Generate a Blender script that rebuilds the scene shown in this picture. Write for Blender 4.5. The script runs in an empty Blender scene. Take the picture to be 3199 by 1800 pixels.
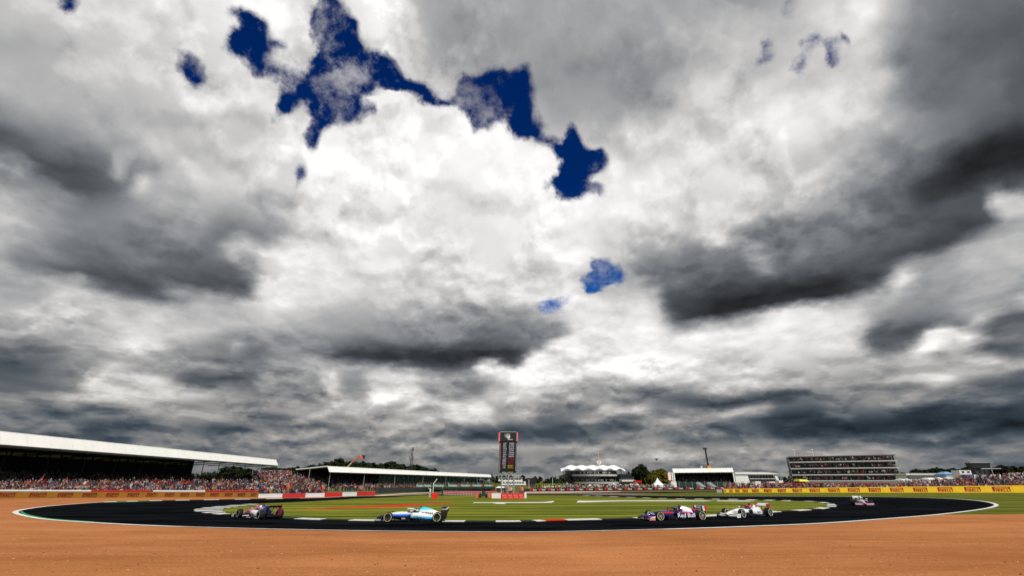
import bpy, bmesh, math, random
from mathutils import Vector, Matrix, Euler
R = math.radians
C = bpy.context.scene.collection
SC = bpy.context.scene

# ------------------------------------------------------------------ camera, sun, exposure
CAM_H = 2.8
PITCH = R(23.047)
cam_data = bpy.data.cameras.new('camera')
cam = bpy.data.objects.new('camera', cam_data); C.objects.link(cam)
cam_data.lens = 16.0; cam_data.sensor_width = 36.0
cam_data.clip_start = 0.1; cam_data.clip_end = 6000
cam.location = (0, 0, CAM_H)
cam.rotation_euler = (R(90) + PITCH, 0, 0)
SC.camera = cam

SUN_EL, SUN_AZ = R(48), R(142)        # azimuth clockwise from +Y: behind the camera, to its right
sun_data = bpy.data.lights.new('sun', 'SUN'); sun_data.energy = 4.2; sun_data.angle = R(0.53)
sun_data.color = (1.0, 0.955, 0.88)
sun = bpy.data.objects.new('sun', sun_data); C.objects.link(sun)
sun_dir = Vector((math.sin(SUN_AZ)*math.cos(SUN_EL), math.cos(SUN_AZ)*math.cos(SUN_EL), math.sin(SUN_EL)))
sun.rotation_euler = sun_dir.to_track_quat('Z', 'Y').to_euler()

SC.view_settings.view_transform = 'Standard'
SC.view_settings.look = 'None'
SC.view_settings.exposure = 0.0
SC.view_settings.gamma = 1.0
SC.view_settings.use_curve_mapping = False
SC.render.film_transparent = False

# Cloud cover seen from the circuit: one row per elevation (degrees), 200 values from azimuth -64 to +64 degrees.
CLOUD_EL = [0.0, 0.62, 1.24, 1.86, 2.48, 3.1, 3.72, 4.34, 4.96, 5.58, 6.2, 6.82, 7.44, 8.06, 8.68, 9.3, 9.92, 10.54, 11.16, 11.78, 12.4, 13.02, 13.64, 14.26, 14.88, 15.96, 17.04, 18.12, 19.2, 20.28, 21.36, 22.44, 23.52, 24.6, 25.68, 26.76, 27.84, 28.92, 30.0, 31.08, 32.16, 33.24, 34.32, 35.4, 36.48, 37.56, 38.64, 39.72, 40.8, 41.88, 42.96, 44.04, 45.12, 46.2, 47.28, 48.36, 49.44, 50.52, 51.6, 52.68, 53.76, 54.84, 55.92, 57.0, 58.08, 59.16, 60.24]
CLOUD_TONE = [
[65,65,65,65,65,65,65,65,65,65,65,65,65,65,65,65,65,63,61,59,57,55,53,52,50,48,47,45,44,44,44,44,44,44,44,44,44,44,44,45,45,45,45,46,46,46,46,46,47,47,47,47,47,48,48,48,48,48,48,48,49,49,49,49,49,49,49,49,49,49,50,50,50,50,50,50,50,50,50,50,50,49,49,49,48,48,48,48,47,47,47,47,46,46,46,46,46,47,47,47,47,47,48,48,48,48,48,48,48,49,49,49,49,49,50,50,50,50,51,51,51,51,51,51,51,51,51,51,51,51,51,51,51,51,51,51,51,51,51,51,51,50,50,50,50,50,50,49,49,49,49,48,48,48,48,47,47,47,46,46,45,44,44,43,43,42,41,40,39,38,37,36,38,41,43,45,47,50,52,54,57,60,62,65,65,65,65,65,65,65,65,65,65,65,65,65,65,65,65,65],
[65,65,65,65,65,65,65,65,65,65,65,65,65,65,65,65,64,62,60,58,57,55,53,51,50,48,47,45,44,44,44,44,44,44,44,44,44,45,45,45,45,45,46,46,47,47,47,47,48,48,48,48,48,48,46,46,47,49,55,56,55,49,50,53,53,52,51,51,50,50,50,50,51,53,52,51,50,50,50,50,50,50,50,49,49,54,56,56,54,51,48,48,46,43,43,42,43,45,48,49,49,49,49,49,49,49,50,53,56,56,56,56,55,50,48,48,47,49,52,53,53,53,53,53,52,53,53,53,53,55,56,58,60,60,59,56,53,53,53,53,52,52,52,52,52,52,52,54,56,55,55,51,51,50,49,48,45,47,45,47,48,47,46,45,44,44,43,41,40,39,38,37,38,40,42,44,47,49,51,54,56,59,61,64,65,65,65,65,65,65,65,65,65,65,65,65,65,65,65,65],
[65,65,65,65,65,65,65,65,65,65,65,65,65,65,65,65,64,62,60,58,56,55,53,51,50,48,47,45,45,45,45,45,44,44,44,44,45,45,44,44,45,46,46,47,48,48,48,48,49,49,49,49,49,49,48,49,50,50,50,50,50,50,50,50,50,50,48,45,44,43,43,43,48,49,50,51,50,50,50,50,51,50,50,50,49,50,50,50,50,50,50,50,50,50,51,51,50,50,50,50,51,51,51,51,51,51,51,52,54,54,54,55,55,54,52,50,49,47,49,50,50,53,57,58,57,54,54,54,53,53,53,53,53,53,54,58,58,56,55,55,55,54,53,52,52,52,50,50,47,43,43,46,52,54,53,54,53,53,52,51,50,47,47,46,46,47,46,45,43,44,43,42,42,43,45,47,48,50,52,54,56,58,61,63,65,65,65,65,65,65,65,65,65,65,65,65,65,65,65,65],
[65,65,65,65,65,65,65,65,65,65,65,65,65,65,65,65,63,61,59,57,55,54,52,50,49,47,46,44,44,44,44,44,44,44,44,44,45,47,52,53,54,53,51,45,46,47,48,49,49,49,50,50,50,50,50,50,50,50,50,51,51,51,51,53,56,54,50,50,50,50,50,50,50,51,51,52,52,52,52,52,52,53,54,55,57,56,52,51,51,55,55,55,55,56,58,58,58,55,53,53,53,53,53,53,53,53,53,53,53,53,53,53,53,53,53,53,53,54,54,55,56,56,56,56,57,57,57,56,56,56,57,58,58,58,58,57,56,59,60,61,61,61,58,56,52,53,54,55,55,55,55,56,56,56,56,55,51,49,47,47,47,44,43,44,46,45,45,44,43,42,41,40,39,40,42,44,46,48,51,53,55,58,60,63,65,65,65,65,65,65,65,65,65,65,65,65,65,65,65,65],
[65,65,65,65,65,65,65,65,65,65,65,65,65,65,65,64,62,60,58,56,54,52,50,48,47,45,44,42,43,43,43,43,44,47,45,44,43,41,41,42,47,47,47,47,48,48,48,48,52,55,54,52,47,47,50,51,51,51,51,51,51,51,52,52,52,52,52,52,52,52,52,51,50,50,50,50,50,52,52,52,51,50,48,47,46,46,47,47,47,47,48,49,50,52,56,57,57,56,54,54,54,54,54,54,54,54,53,53,52,52,52,52,54,55,56,57,57,58,59,59,60,60,62,63,65,65,68,69,69,66,63,63,63,63,63,60,60,60,61,60,59,60,59,57,56,57,57,58,58,59,61,61,61,61,62,62,58,56,53,52,51,50,46,45,45,44,44,43,42,42,43,42,43,44,46,48,49,51,53,54,56,58,60,62,64,65,65,65,65,65,65,65,65,65,65,65,65,65,65,65],
[65,65,65,65,65,65,65,65,65,65,65,65,65,65,65,63,61,59,57,55,53,51,50,48,47,45,43,44,45,45,41,40,39,40,42,42,43,44,45,48,49,48,47,46,44,41,40,37,39,40,41,46,47,49,48,46,46,46,46,47,47,49,53,54,57,58,58,58,58,58,60,62,60,57,54,54,53,53,53,55,57,57,57,56,55,54,52,51,51,51,53,56,57,57,61,61,60,57,54,54,54,54,54,53,53,53,53,53,54,55,55,56,56,57,58,59,59,59,59,59,59,59,60,67,71,71,71,69,63,58,58,59,61,61,59,60,62,62,59,56,56,58,60,62,63,62,60,59,58,54,53,51,50,52,50,49,49,49,48,48,48,48,46,45,45,42,40,38,33,33,36,38,39,41,42,43,45,46,48,50,53,55,58,60,63,65,65,65,65,65,65,65,65,65,65,65,65,65,65,65],
[65,65,65,65,65,65,65,65,65,65,65,65,65,65,65,63,61,59,57,55,53,51,49,48,46,44,42,40,39,40,38,37,37,39,38,36,35,34,36,39,44,51,49,48,48,49,52,52,51,52,52,51,51,51,51,50,49,47,43,41,40,41,42,45,47,51,54,56,65,68,68,66,63,60,54,54,53,50,52,60,63,64,64,63,60,56,56,57,58,57,57,56,55,54,56,56,56,59,61,62,61,61,61,60,60,60,60,60,60,60,59,59,58,58,57,58,58,58,58,57,57,57,56,58,60,60,60,59,57,55,56,56,57,56,54,54,54,54,54,53,52,50,51,53,52,48,45,43,41,39,39,39,38,38,37,36,36,36,36,35,34,33,31,35,37,35,29,29,31,31,31,32,31,31,33,34,36,38,40,43,46,49,53,57,61,65,65,65,65,65,65,65,65,65,65,65,65,65,65,65],
[65,65,65,65,65,65,65,65,65,65,65,65,65,65,64,62,60,58,56,55,53,52,50,48,47,45,44,43,44,44,42,41,42,40,34,31,31,32,32,34,42,50,50,48,47,47,47,42,41,38,40,42,45,48,53,57,59,58,57,58,55,51,51,52,52,53,55,58,59,60,61,61,55,55,54,52,52,53,55,57,60,62,62,60,59,58,59,61,60,58,55,52,48,45,46,45,43,43,44,43,43,45,45,45,40,35,34,34,37,41,43,44,46,47,49,52,55,57,58,58,58,58,58,58,57,57,56,51,47,43,41,41,42,44,44,44,44,44,45,43,43,43,42,40,37,32,27,25,25,25,25,27,29,28,24,21,20,23,24,24,24,23,22,23,23,25,27,25,24,22,21,19,19,21,24,28,32,35,39,42,45,49,52,56,60,64,65,65,65,65,65,65,65,65,65,65,65,65,65,65],
[65,65,65,65,65,65,65,65,65,65,65,65,65,65,64,63,61,59,57,55,52,50,48,45,44,42,41,42,43,45,51,53,47,43,37,34,33,33,33,34,38,43,49,51,50,41,40,41,38,32,31,35,36,39,41,47,52,54,57,59,59,58,57,57,57,56,55,53,53,56,57,55,56,56,55,55,58,61,60,59,58,58,56,55,55,55,55,54,51,46,43,39,35,32,32,32,32,31,31,30,29,29,29,30,30,32,32,31,32,33,33,33,34,35,39,40,43,45,47,48,49,50,50,52,53,53,52,50,49,47,45,45,50,53,54,53,51,50,45,43,39,37,36,34,31,24,22,23,23,23,24,24,22,23,23,24,23,23,24,23,21,21,21,21,21,22,22,21,21,24,26,24,24,24,26,29,32,36,39,43,45,48,51,55,59,63,65,65,65,65,65,65,65,65,65,65,65,65,65,65],
[65,65,65,65,65,65,65,65,65,65,65,65,65,65,63,62,62,62,62,62,61,59,56,54,51,49,47,47,46,36,33,42,48,51,52,51,49,49,49,46,45,45,47,51,51,50,50,49,48,46,46,47,48,47,46,44,43,41,41,42,43,45,46,48,48,44,43,43,45,47,50,52,55,58,59,61,62,63,62,56,51,48,46,45,46,46,46,48,47,45,42,34,32,31,31,31,30,30,30,29,28,27,28,29,31,32,32,32,32,35,37,38,41,41,41,39,34,34,34,35,35,37,40,46,51,53,53,53,53,53,52,52,51,49,45,40,36,33,32,33,35,34,31,29,26,25,26,26,24,23,21,20,21,23,28,31,32,33,34,33,32,27,26,25,25,25,25,25,27,26,23,22,23,23,25,30,35,39,44,47,50,53,56,58,60,63,65,65,65,65,65,65,65,65,65,65,65,65,65,65],
[65,65,65,65,65,65,65,65,65,65,65,65,65,64,62,60,58,56,55,54,53,53,54,55,56,58,61,59,54,56,55,54,46,43,45,45,47,50,53,55,58,59,57,57,60,57,57,57,58,58,57,56,54,48,43,43,38,36,36,38,42,49,54,55,56,56,56,56,58,61,62,63,64,68,72,72,72,72,72,71,67,62,61,60,60,59,59,58,56,54,53,51,48,45,44,44,44,44,43,40,39,41,44,45,44,43,40,37,35,32,31,32,35,37,36,37,37,35,34,33,32,33,39,48,53,54,54,54,54,54,54,54,53,51,48,49,49,47,44,41,39,36,32,26,24,22,21,21,21,21,21,23,28,36,41,43,43,43,44,44,44,44,42,34,30,29,28,29,29,34,38,42,42,40,39,41,43,45,47,48,50,52,54,56,58,61,64,65,65,65,65,65,65,65,65,65,65,65,65,65],
[65,65,65,65,65,65,65,65,65,65,65,65,65,63,61,58,56,54,53,52,50,48,46,45,44,44,45,46,47,50,65,69,68,68,66,65,62,62,65,64,64,62,55,54,55,54,56,60,62,63,63,61,57,56,56,58,60,60,60,61,62,63,63,64,63,68,69,62,55,53,56,64,66,66,66,66,67,68,68,69,71,73,74,74,73,71,70,71,74,78,81,80,74,70,69,66,64,64,64,63,61,61,60,56,46,41,41,44,44,45,46,52,57,59,59,58,57,55,52,48,46,46,50,55,54,52,50,50,52,54,55,55,55,53,53,60,64,66,67,67,67,67,65,58,48,41,35,33,31,31,31,35,42,47,49,50,51,55,57,55,54,54,54,54,52,52,52,53,52,49,46,44,41,39,37,37,39,40,42,44,47,49,52,55,58,61,63,65,65,65,65,65,65,65,65,65,65,65,65,65],
[65,65,65,65,65,65,65,65,65,65,65,65,65,62,60,57,55,54,52,50,47,43,41,41,41,42,42,42,43,44,49,56,63,70,76,76,77,76,76,76,76,75,73,72,71,71,66,62,59,56,55,54,55,56,58,62,64,64,64,64,64,64,64,67,68,68,68,65,69,69,70,69,68,68,67,68,69,70,78,81,79,80,81,82,81,76,74,78,80,81,81,81,83,88,87,81,69,68,69,72,73,75,78,76,70,58,53,51,50,52,53,54,54,55,56,57,60,62,62,62,63,63,64,65,63,57,49,47,51,55,55,55,52,48,44,41,43,42,44,47,51,56,61,65,66,58,47,43,44,44,45,48,53,54,54,54,54,57,60,60,57,55,56,57,53,51,50,48,46,42,39,37,35,34,34,34,37,39,42,45,49,53,56,60,63,64,65,65,65,65,65,65,65,65,65,65,65,65,65,65],
[65,65,65,65,65,65,65,65,65,65,65,65,64,62,59,56,54,51,49,47,45,44,42,41,40,40,41,43,46,48,50,52,65,84,84,85,84,83,83,83,84,83,83,82,83,83,83,80,73,66,61,58,57,57,58,61,62,62,63,63,63,63,62,62,63,64,66,67,69,72,70,67,68,71,75,76,74,74,77,91,90,79,76,75,75,74,76,84,85,83,80,83,92,93,92,86,70,68,67,68,74,77,77,77,75,68,56,53,52,52,52,52,52,52,53,55,60,64,66,65,64,64,64,63,60,55,53,52,51,50,47,44,40,37,35,34,33,33,32,32,30,33,34,35,36,33,32,33,36,46,51,53,55,55,55,54,54,55,58,60,60,56,59,62,63,66,77,67,63,59,53,49,47,44,42,41,46,52,57,61,64,66,66,65,64,63,63,64,65,65,65,65,65,65,65,65,65,65,65,65],
[65,65,65,65,65,65,65,65,65,65,65,65,64,62,60,57,55,52,49,47,44,41,39,37,36,36,36,39,45,49,49,50,58,83,89,81,81,83,84,84,83,83,79,74,72,74,71,74,75,71,62,54,54,55,58,59,57,57,58,58,58,58,58,57,58,61,68,75,70,63,60,60,65,80,91,91,87,80,76,78,90,93,77,74,73,72,72,74,74,71,69,77,87,89,86,76,70,70,69,70,70,70,70,69,64,58,54,53,53,53,54,53,54,53,54,56,60,61,63,63,63,63,62,61,58,54,50,47,44,41,39,38,38,39,40,41,43,44,46,48,49,42,39,41,43,44,39,38,39,41,45,50,54,56,53,49,48,52,56,60,63,66,67,68,71,76,81,80,77,76,74,73,73,71,69,66,67,66,65,62,60,58,56,56,57,59,61,63,65,65,65,65,65,65,65,65,65,65,65,65],
[65,65,65,65,65,65,65,65,65,65,65,65,63,62,60,58,57,55,52,50,47,45,42,39,37,37,38,42,47,49,50,52,56,76,86,87,84,80,77,75,73,71,64,49,39,39,38,39,41,46,48,46,45,48,54,53,53,54,54,56,56,55,55,55,56,61,74,80,69,58,56,56,60,76,91,93,93,89,77,74,73,78,73,69,69,68,66,66,66,68,67,67,69,70,72,75,79,82,81,81,80,78,75,73,70,66,63,62,62,62,61,61,61,61,61,62,62,62,62,61,61,60,58,57,55,53,52,51,50,48,48,50,52,55,58,61,64,66,68,68,67,65,63,61,60,58,57,58,63,65,64,63,57,58,59,58,57,56,56,57,58,59,65,74,76,78,77,77,77,77,76,76,75,73,67,58,53,50,48,47,48,50,52,54,57,59,61,63,65,65,65,65,65,65,65,65,65,65,65,65],
[65,65,65,65,65,65,65,65,65,65,65,65,64,63,61,60,58,56,54,52,50,49,46,44,43,44,45,47,49,52,55,57,59,64,68,67,63,60,57,55,54,54,51,45,40,37,35,35,34,34,35,35,37,43,50,54,53,51,49,48,51,56,56,55,56,63,78,78,64,56,56,56,58,68,83,90,91,89,82,79,77,72,68,66,65,65,64,60,56,53,51,50,50,51,55,64,72,75,77,77,77,76,76,76,75,74,71,69,68,67,67,65,64,64,63,63,63,62,62,62,60,56,50,49,47,47,48,50,52,58,66,70,71,73,74,75,76,76,76,76,76,75,75,74,73,73,72,71,71,71,70,66,66,67,68,68,66,64,62,62,63,64,68,73,76,76,75,70,70,71,70,67,62,52,42,39,40,42,44,47,49,51,53,55,57,59,61,62,64,65,65,65,65,65,65,65,65,65,65,65],
[65,65,65,65,65,65,65,65,65,65,65,65,65,65,64,63,61,59,57,55,53,51,49,47,48,48,49,51,54,58,61,62,63,66,67,67,64,61,58,55,54,54,53,52,50,48,45,44,44,43,42,42,42,47,51,54,56,55,56,56,56,56,56,55,57,65,79,76,60,52,52,55,60,73,82,82,80,81,84,84,83,78,68,63,61,60,60,58,54,51,50,49,49,50,53,61,69,72,73,74,75,74,74,74,73,73,71,69,68,68,68,67,67,67,67,67,67,67,67,67,65,61,57,58,60,63,69,73,77,79,80,80,80,80,78,77,77,77,78,79,81,82,83,84,84,84,82,77,73,72,72,72,72,72,72,73,73,72,71,71,71,69,68,69,70,72,82,70,56,68,72,70,53,43,41,41,43,45,47,48,50,52,53,55,56,58,60,62,64,65,65,65,65,65,65,65,65,65,65,65],
[65,65,65,65,65,65,65,65,65,65,65,65,66,66,66,66,65,64,63,61,59,57,54,52,53,53,55,58,61,65,67,68,69,71,74,75,75,73,70,65,61,57,55,54,53,53,52,51,51,50,50,49,49,49,50,55,56,56,56,56,56,56,56,56,59,67,79,75,60,56,56,57,63,76,83,84,84,84,84,85,85,80,69,62,61,60,60,60,59,57,57,57,57,58,59,63,66,68,70,74,88,88,88,89,90,90,90,90,85,84,83,79,77,76,73,73,72,72,71,70,73,73,74,75,78,82,84,85,85,85,85,85,84,82,80,79,78,78,81,84,87,88,89,89,89,88,86,81,75,74,74,74,74,74,74,74,74,74,74,74,72,66,60,59,60,62,94,97,95,78,65,71,65,45,43,44,44,45,47,48,49,51,52,54,56,57,59,61,63,65,65,65,65,65,65,65,65,65,65,65],
[65,65,65,65,65,65,65,65,65,65,65,65,66,66,67,67,67,67,67,66,65,64,62,61,61,61,63,64,66,68,70,71,72,73,76,80,83,82,79,74,69,62,58,55,54,53,52,52,51,51,50,50,50,49,50,55,56,56,56,56,56,56,56,58,62,67,75,72,61,59,58,59,65,73,80,82,83,84,84,84,82,77,69,65,64,64,63,63,63,62,63,63,63,64,66,70,75,83,88,91,95,96,96,96,96,96,96,96,96,96,95,95,95,95,92,90,90,91,90,87,86,85,85,85,86,87,87,87,87,87,87,87,87,87,86,82,79,79,80,83,85,84,84,84,83,83,82,81,79,78,78,77,77,77,77,76,76,76,76,74,66,55,46,44,45,47,67,97,97,97,88,96,96,62,43,44,44,45,46,47,49,50,52,53,55,57,60,63,66,65,65,65,65,65,65,65,65,65,65,65],
[65,65,65,65,65,65,65,65,65,65,65,65,66,66,67,67,67,68,68,68,68,68,68,67,67,67,68,69,69,70,71,71,72,74,78,86,90,90,88,81,74,68,62,58,55,53,52,52,51,51,50,50,49,48,49,54,58,57,56,56,56,57,59,61,64,65,67,66,62,61,61,60,61,63,66,69,71,73,73,71,68,63,61,61,60,60,60,60,59,60,62,64,66,74,86,92,94,95,95,95,95,96,96,96,96,96,95,95,95,95,95,95,96,96,96,96,97,96,96,95,95,94,94,93,92,91,91,91,93,94,94,94,95,95,95,87,80,77,77,76,76,75,75,76,77,79,82,85,86,86,84,83,81,81,82,82,80,79,78,74,59,43,38,37,37,37,39,83,96,97,96,77,66,59,43,43,44,44,45,46,48,50,52,56,63,70,72,69,66,65,65,65,65,65,65,65,65,65,65,65],
[65,65,65,65,65,65,65,65,65,65,65,66,66,66,66,67,67,68,68,68,69,69,69,69,70,71,72,72,72,73,73,73,74,76,80,84,88,89,89,84,77,73,68,62,58,55,53,52,52,61,58,50,49,48,48,55,62,60,59,59,60,61,61,60,59,56,53,50,48,45,44,43,41,40,39,39,40,41,41,39,36,35,35,36,35,36,36,37,36,37,40,45,59,85,93,94,93,93,88,71,66,83,96,96,96,96,96,95,95,95,95,95,96,96,96,96,96,96,96,96,96,96,96,96,96,96,96,96,96,96,96,96,96,96,95,88,84,80,79,78,78,79,80,82,84,86,88,89,90,89,87,84,83,84,85,86,85,84,83,78,58,39,35,35,35,35,35,38,47,64,52,45,57,80,55,43,43,43,45,49,56,66,75,78,74,69,66,65,65,65,65,65,65,65,65,65,65,65,65,65],
[65,65,65,65,65,65,65,65,65,65,66,67,67,67,67,67,67,67,68,69,69,69,69,70,71,72,73,73,74,75,76,76,76,77,80,82,83,84,84,81,78,75,73,69,64,59,55,53,54,65,63,51,50,50,50,54,60,61,61,60,59,57,55,51,46,41,36,33,30,29,28,28,27,27,26,26,26,26,26,25,25,25,25,25,25,25,25,25,25,25,25,26,32,45,57,69,76,69,43,27,28,43,82,96,96,96,96,95,95,95,95,95,96,94,93,91,91,93,94,95,95,96,96,96,96,96,96,96,96,96,96,96,95,94,91,88,87,87,87,88,89,89,89,89,89,90,89,86,88,90,90,89,87,86,87,87,87,86,86,83,66,42,36,37,37,38,38,39,40,42,45,50,57,62,67,60,52,59,72,81,83,78,71,66,66,66,66,66,66,65,65,65,65,65,65,65,65,65,65,65],
[65,65,65,65,65,65,65,65,65,65,66,67,68,69,69,69,68,68,68,68,68,69,68,68,69,71,73,75,78,80,80,80,79,79,78,79,81,82,82,79,77,76,75,74,71,67,62,59,56,55,54,53,54,55,55,55,54,54,54,54,53,52,51,49,45,41,37,34,32,30,29,28,27,27,26,26,26,26,25,25,25,25,25,25,25,25,25,25,24,24,24,24,23,23,24,26,30,27,23,22,23,27,46,92,96,96,95,95,95,95,95,95,95,89,86,84,84,86,87,89,90,93,94,94,95,95,95,94,94,94,93,91,89,88,88,87,87,87,89,90,91,91,91,90,89,90,90,89,89,92,94,93,90,89,89,89,88,87,87,86,76,54,43,43,44,45,46,47,48,50,53,56,63,67,66,64,68,77,80,71,66,66,67,67,67,67,67,66,66,66,65,65,65,65,65,65,65,65,65,65],
[65,65,65,65,65,65,65,65,65,65,66,67,68,69,70,71,71,71,70,70,69,68,67,66,67,68,71,75,79,81,82,82,82,81,76,75,78,80,79,78,76,75,75,75,75,73,71,68,65,62,60,60,61,61,61,59,57,56,55,54,54,54,53,52,50,48,45,43,42,40,38,37,35,34,33,31,30,30,29,29,28,28,27,27,26,26,26,26,26,25,25,25,24,24,24,23,23,23,23,24,25,27,35,67,95,96,95,95,95,95,94,94,94,87,88,88,88,89,90,90,91,91,91,92,92,92,92,92,91,90,89,88,87,91,95,95,95,95,95,94,93,93,93,93,94,94,95,96,96,96,94,90,90,90,90,90,89,87,87,87,83,72,60,56,54,53,53,53,54,54,55,57,62,67,69,69,68,68,67,68,68,69,68,68,68,67,67,67,66,66,65,65,65,65,65,65,65,65,65,65],
[65,65,65,65,65,65,65,65,65,65,65,65,66,66,67,69,71,72,74,74,75,73,71,69,69,69,72,75,75,75,75,74,74,72,72,72,73,74,75,75,75,75,76,76,76,75,75,75,75,75,74,74,73,73,72,71,69,66,64,62,61,60,59,59,58,57,56,55,54,54,53,52,52,51,51,50,50,49,48,47,46,45,44,43,42,41,40,39,38,37,36,35,34,33,32,33,35,36,38,39,39,40,43,47,52,62,78,92,95,95,94,94,93,87,87,87,88,90,91,92,92,92,92,93,93,93,93,93,92,92,91,90,93,96,96,96,96,97,97,97,97,97,97,97,97,97,97,97,97,97,96,94,92,91,91,92,92,87,86,86,86,85,79,72,69,68,66,63,61,60,61,62,64,68,69,70,70,70,70,70,70,69,69,68,68,68,67,67,67,66,66,65,65,65,65,65,65,65,65,65],
[65,65,65,65,65,65,65,65,65,66,66,66,66,65,66,66,66,67,68,70,71,69,68,67,68,69,71,72,69,55,44,40,38,37,38,38,39,40,43,48,53,58,70,75,76,76,76,76,76,76,76,77,77,78,78,78,77,75,73,71,69,67,66,65,64,64,64,63,63,62,61,61,61,60,60,60,60,59,58,58,57,56,56,55,55,54,54,53,52,52,51,50,50,49,48,48,48,47,47,46,46,47,50,52,54,56,56,57,59,64,75,82,86,88,89,90,91,91,92,92,93,93,93,93,93,93,93,93,93,91,86,79,69,62,59,61,62,66,64,65,64,65,66,67,70,72,76,80,85,90,91,88,87,86,83,82,78,68,64,66,68,70,72,72,70,71,72,67,63,62,62,62,63,65,69,70,70,70,70,70,70,70,70,69,69,69,69,68,67,66,66,65,65,65,65,65,65,65,65,65],
[65,65,65,65,65,65,65,65,66,67,68,68,68,68,67,67,66,66,66,66,59,53,50,48,45,41,39,39,36,34,33,33,33,33,33,33,32,35,51,60,62,58,54,56,64,69,71,74,75,75,75,76,79,83,86,86,86,85,83,81,79,77,75,74,72,71,70,69,68,68,67,66,66,65,65,64,63,63,62,61,61,60,60,60,59,59,59,58,58,57,56,56,55,54,53,52,52,52,52,53,54,55,56,57,58,58,58,58,59,63,72,83,89,90,91,91,92,92,92,92,92,93,93,93,93,93,93,92,90,84,72,56,43,35,31,27,24,22,21,20,19,19,19,19,20,20,20,21,21,21,22,24,25,24,23,22,22,22,24,26,29,33,37,40,47,67,86,87,77,67,66,66,66,68,69,69,70,71,73,73,72,72,71,71,70,69,67,65,65,68,68,67,66,65,65,65,65,65,65,65],
[65,65,65,65,65,65,65,65,66,67,68,69,70,70,70,70,70,69,68,65,57,54,52,50,48,46,44,42,41,40,39,39,38,38,38,38,37,37,36,35,35,34,33,33,34,36,38,42,48,55,65,77,86,90,92,92,92,91,90,87,85,84,83,82,81,80,79,78,76,75,74,73,72,71,70,69,68,67,66,66,65,65,64,64,63,63,62,62,62,61,61,60,59,59,58,58,58,58,59,59,59,59,59,59,59,60,61,62,66,72,80,86,90,91,91,91,91,91,91,91,91,91,91,91,91,91,90,88,83,72,55,40,32,28,27,26,25,24,23,21,20,20,20,20,20,20,20,20,20,20,20,20,20,20,20,20,20,20,21,22,25,27,28,29,29,33,42,52,55,57,58,57,56,59,66,69,70,72,74,74,73,71,69,66,65,69,72,73,72,71,69,68,66,64,65,65,65,65,65,65],
[65,65,65,65,65,65,64,63,64,65,67,68,70,71,72,72,73,73,73,69,66,64,61,58,54,51,49,48,48,48,47,47,46,46,46,45,45,44,44,43,42,41,38,35,34,33,32,32,33,38,53,76,89,92,93,93,93,93,92,90,88,87,87,88,87,86,85,83,82,81,80,80,80,80,79,79,78,77,76,75,75,74,73,72,71,70,69,68,67,67,66,65,64,64,63,63,62,62,62,62,62,62,62,63,65,68,72,78,83,87,89,90,91,91,91,91,91,91,90,89,86,83,82,82,82,82,81,79,76,69,52,39,33,31,30,30,29,28,27,25,25,25,25,26,26,26,27,27,27,27,28,28,28,28,27,27,27,27,28,29,30,30,31,31,31,31,31,31,31,31,30,30,29,30,36,47,52,55,60,63,64,69,76,77,77,76,75,74,72,66,56,56,59,61,64,65,65,65,65,65],
[65,65,65,65,65,64,64,64,62,61,61,62,64,67,69,71,73,74,72,69,66,64,62,59,57,54,53,52,51,50,49,49,48,48,48,47,47,46,46,46,45,45,45,44,44,43,43,44,46,49,56,71,86,90,92,92,92,92,91,89,88,88,92,93,93,92,88,85,83,82,82,82,83,83,84,84,84,84,83,83,83,82,82,81,81,80,79,78,78,77,76,75,74,73,72,71,70,69,68,69,72,73,75,77,81,85,88,90,91,91,91,91,91,91,90,89,87,85,82,80,79,79,79,79,79,79,79,78,76,68,53,44,40,38,36,36,35,34,33,32,32,32,33,33,33,34,34,36,38,39,38,36,37,37,37,38,38,39,39,39,39,39,39,40,40,40,40,39,38,37,36,35,34,32,30,29,30,32,35,52,80,80,80,79,78,74,60,46,46,50,52,53,54,57,61,65,65,65,65,65],
[65,65,65,65,63,62,61,62,63,64,63,60,59,59,60,63,66,69,68,65,63,60,58,55,53,52,53,53,54,53,53,52,51,51,50,50,49,49,49,48,48,48,48,49,53,58,62,65,66,67,69,75,82,87,89,89,89,88,88,87,87,88,90,92,92,91,88,87,86,85,85,85,85,86,86,87,86,86,86,86,86,86,86,86,85,85,85,84,84,83,83,82,82,81,81,80,80,79,80,82,86,89,90,90,91,91,92,92,91,91,91,91,91,91,88,84,79,76,75,75,76,77,77,77,76,73,70,65,60,54,50,47,45,44,43,42,42,42,41,41,41,41,40,40,41,41,45,54,58,58,52,46,45,46,47,47,47,47,47,47,46,46,45,45,44,44,44,43,43,43,42,41,39,37,37,36,36,36,36,75,82,78,70,48,36,38,41,43,43,43,44,47,50,54,58,62,65,65,65,65],
[65,65,65,64,61,59,57,56,56,57,60,63,64,62,59,57,56,60,62,63,62,61,60,57,54,51,51,53,55,56,56,56,56,55,55,55,54,54,53,52,50,49,49,51,59,68,73,75,73,72,74,78,82,86,87,87,87,87,87,87,87,87,88,88,88,88,88,88,88,89,89,88,88,92,95,94,92,88,87,87,87,87,87,87,87,86,86,86,86,86,85,85,85,85,85,85,85,85,85,87,90,92,92,92,92,92,91,91,91,91,91,91,91,90,87,81,77,75,74,73,72,71,71,70,68,64,60,55,52,50,49,48,48,48,47,46,45,45,45,45,45,44,44,44,44,46,53,61,63,58,52,50,51,51,52,51,50,49,49,49,50,50,49,48,47,46,45,45,44,43,42,39,35,34,36,36,36,35,35,46,45,31,33,34,34,33,32,32,34,37,40,44,48,52,56,60,64,65,65,65],
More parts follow.
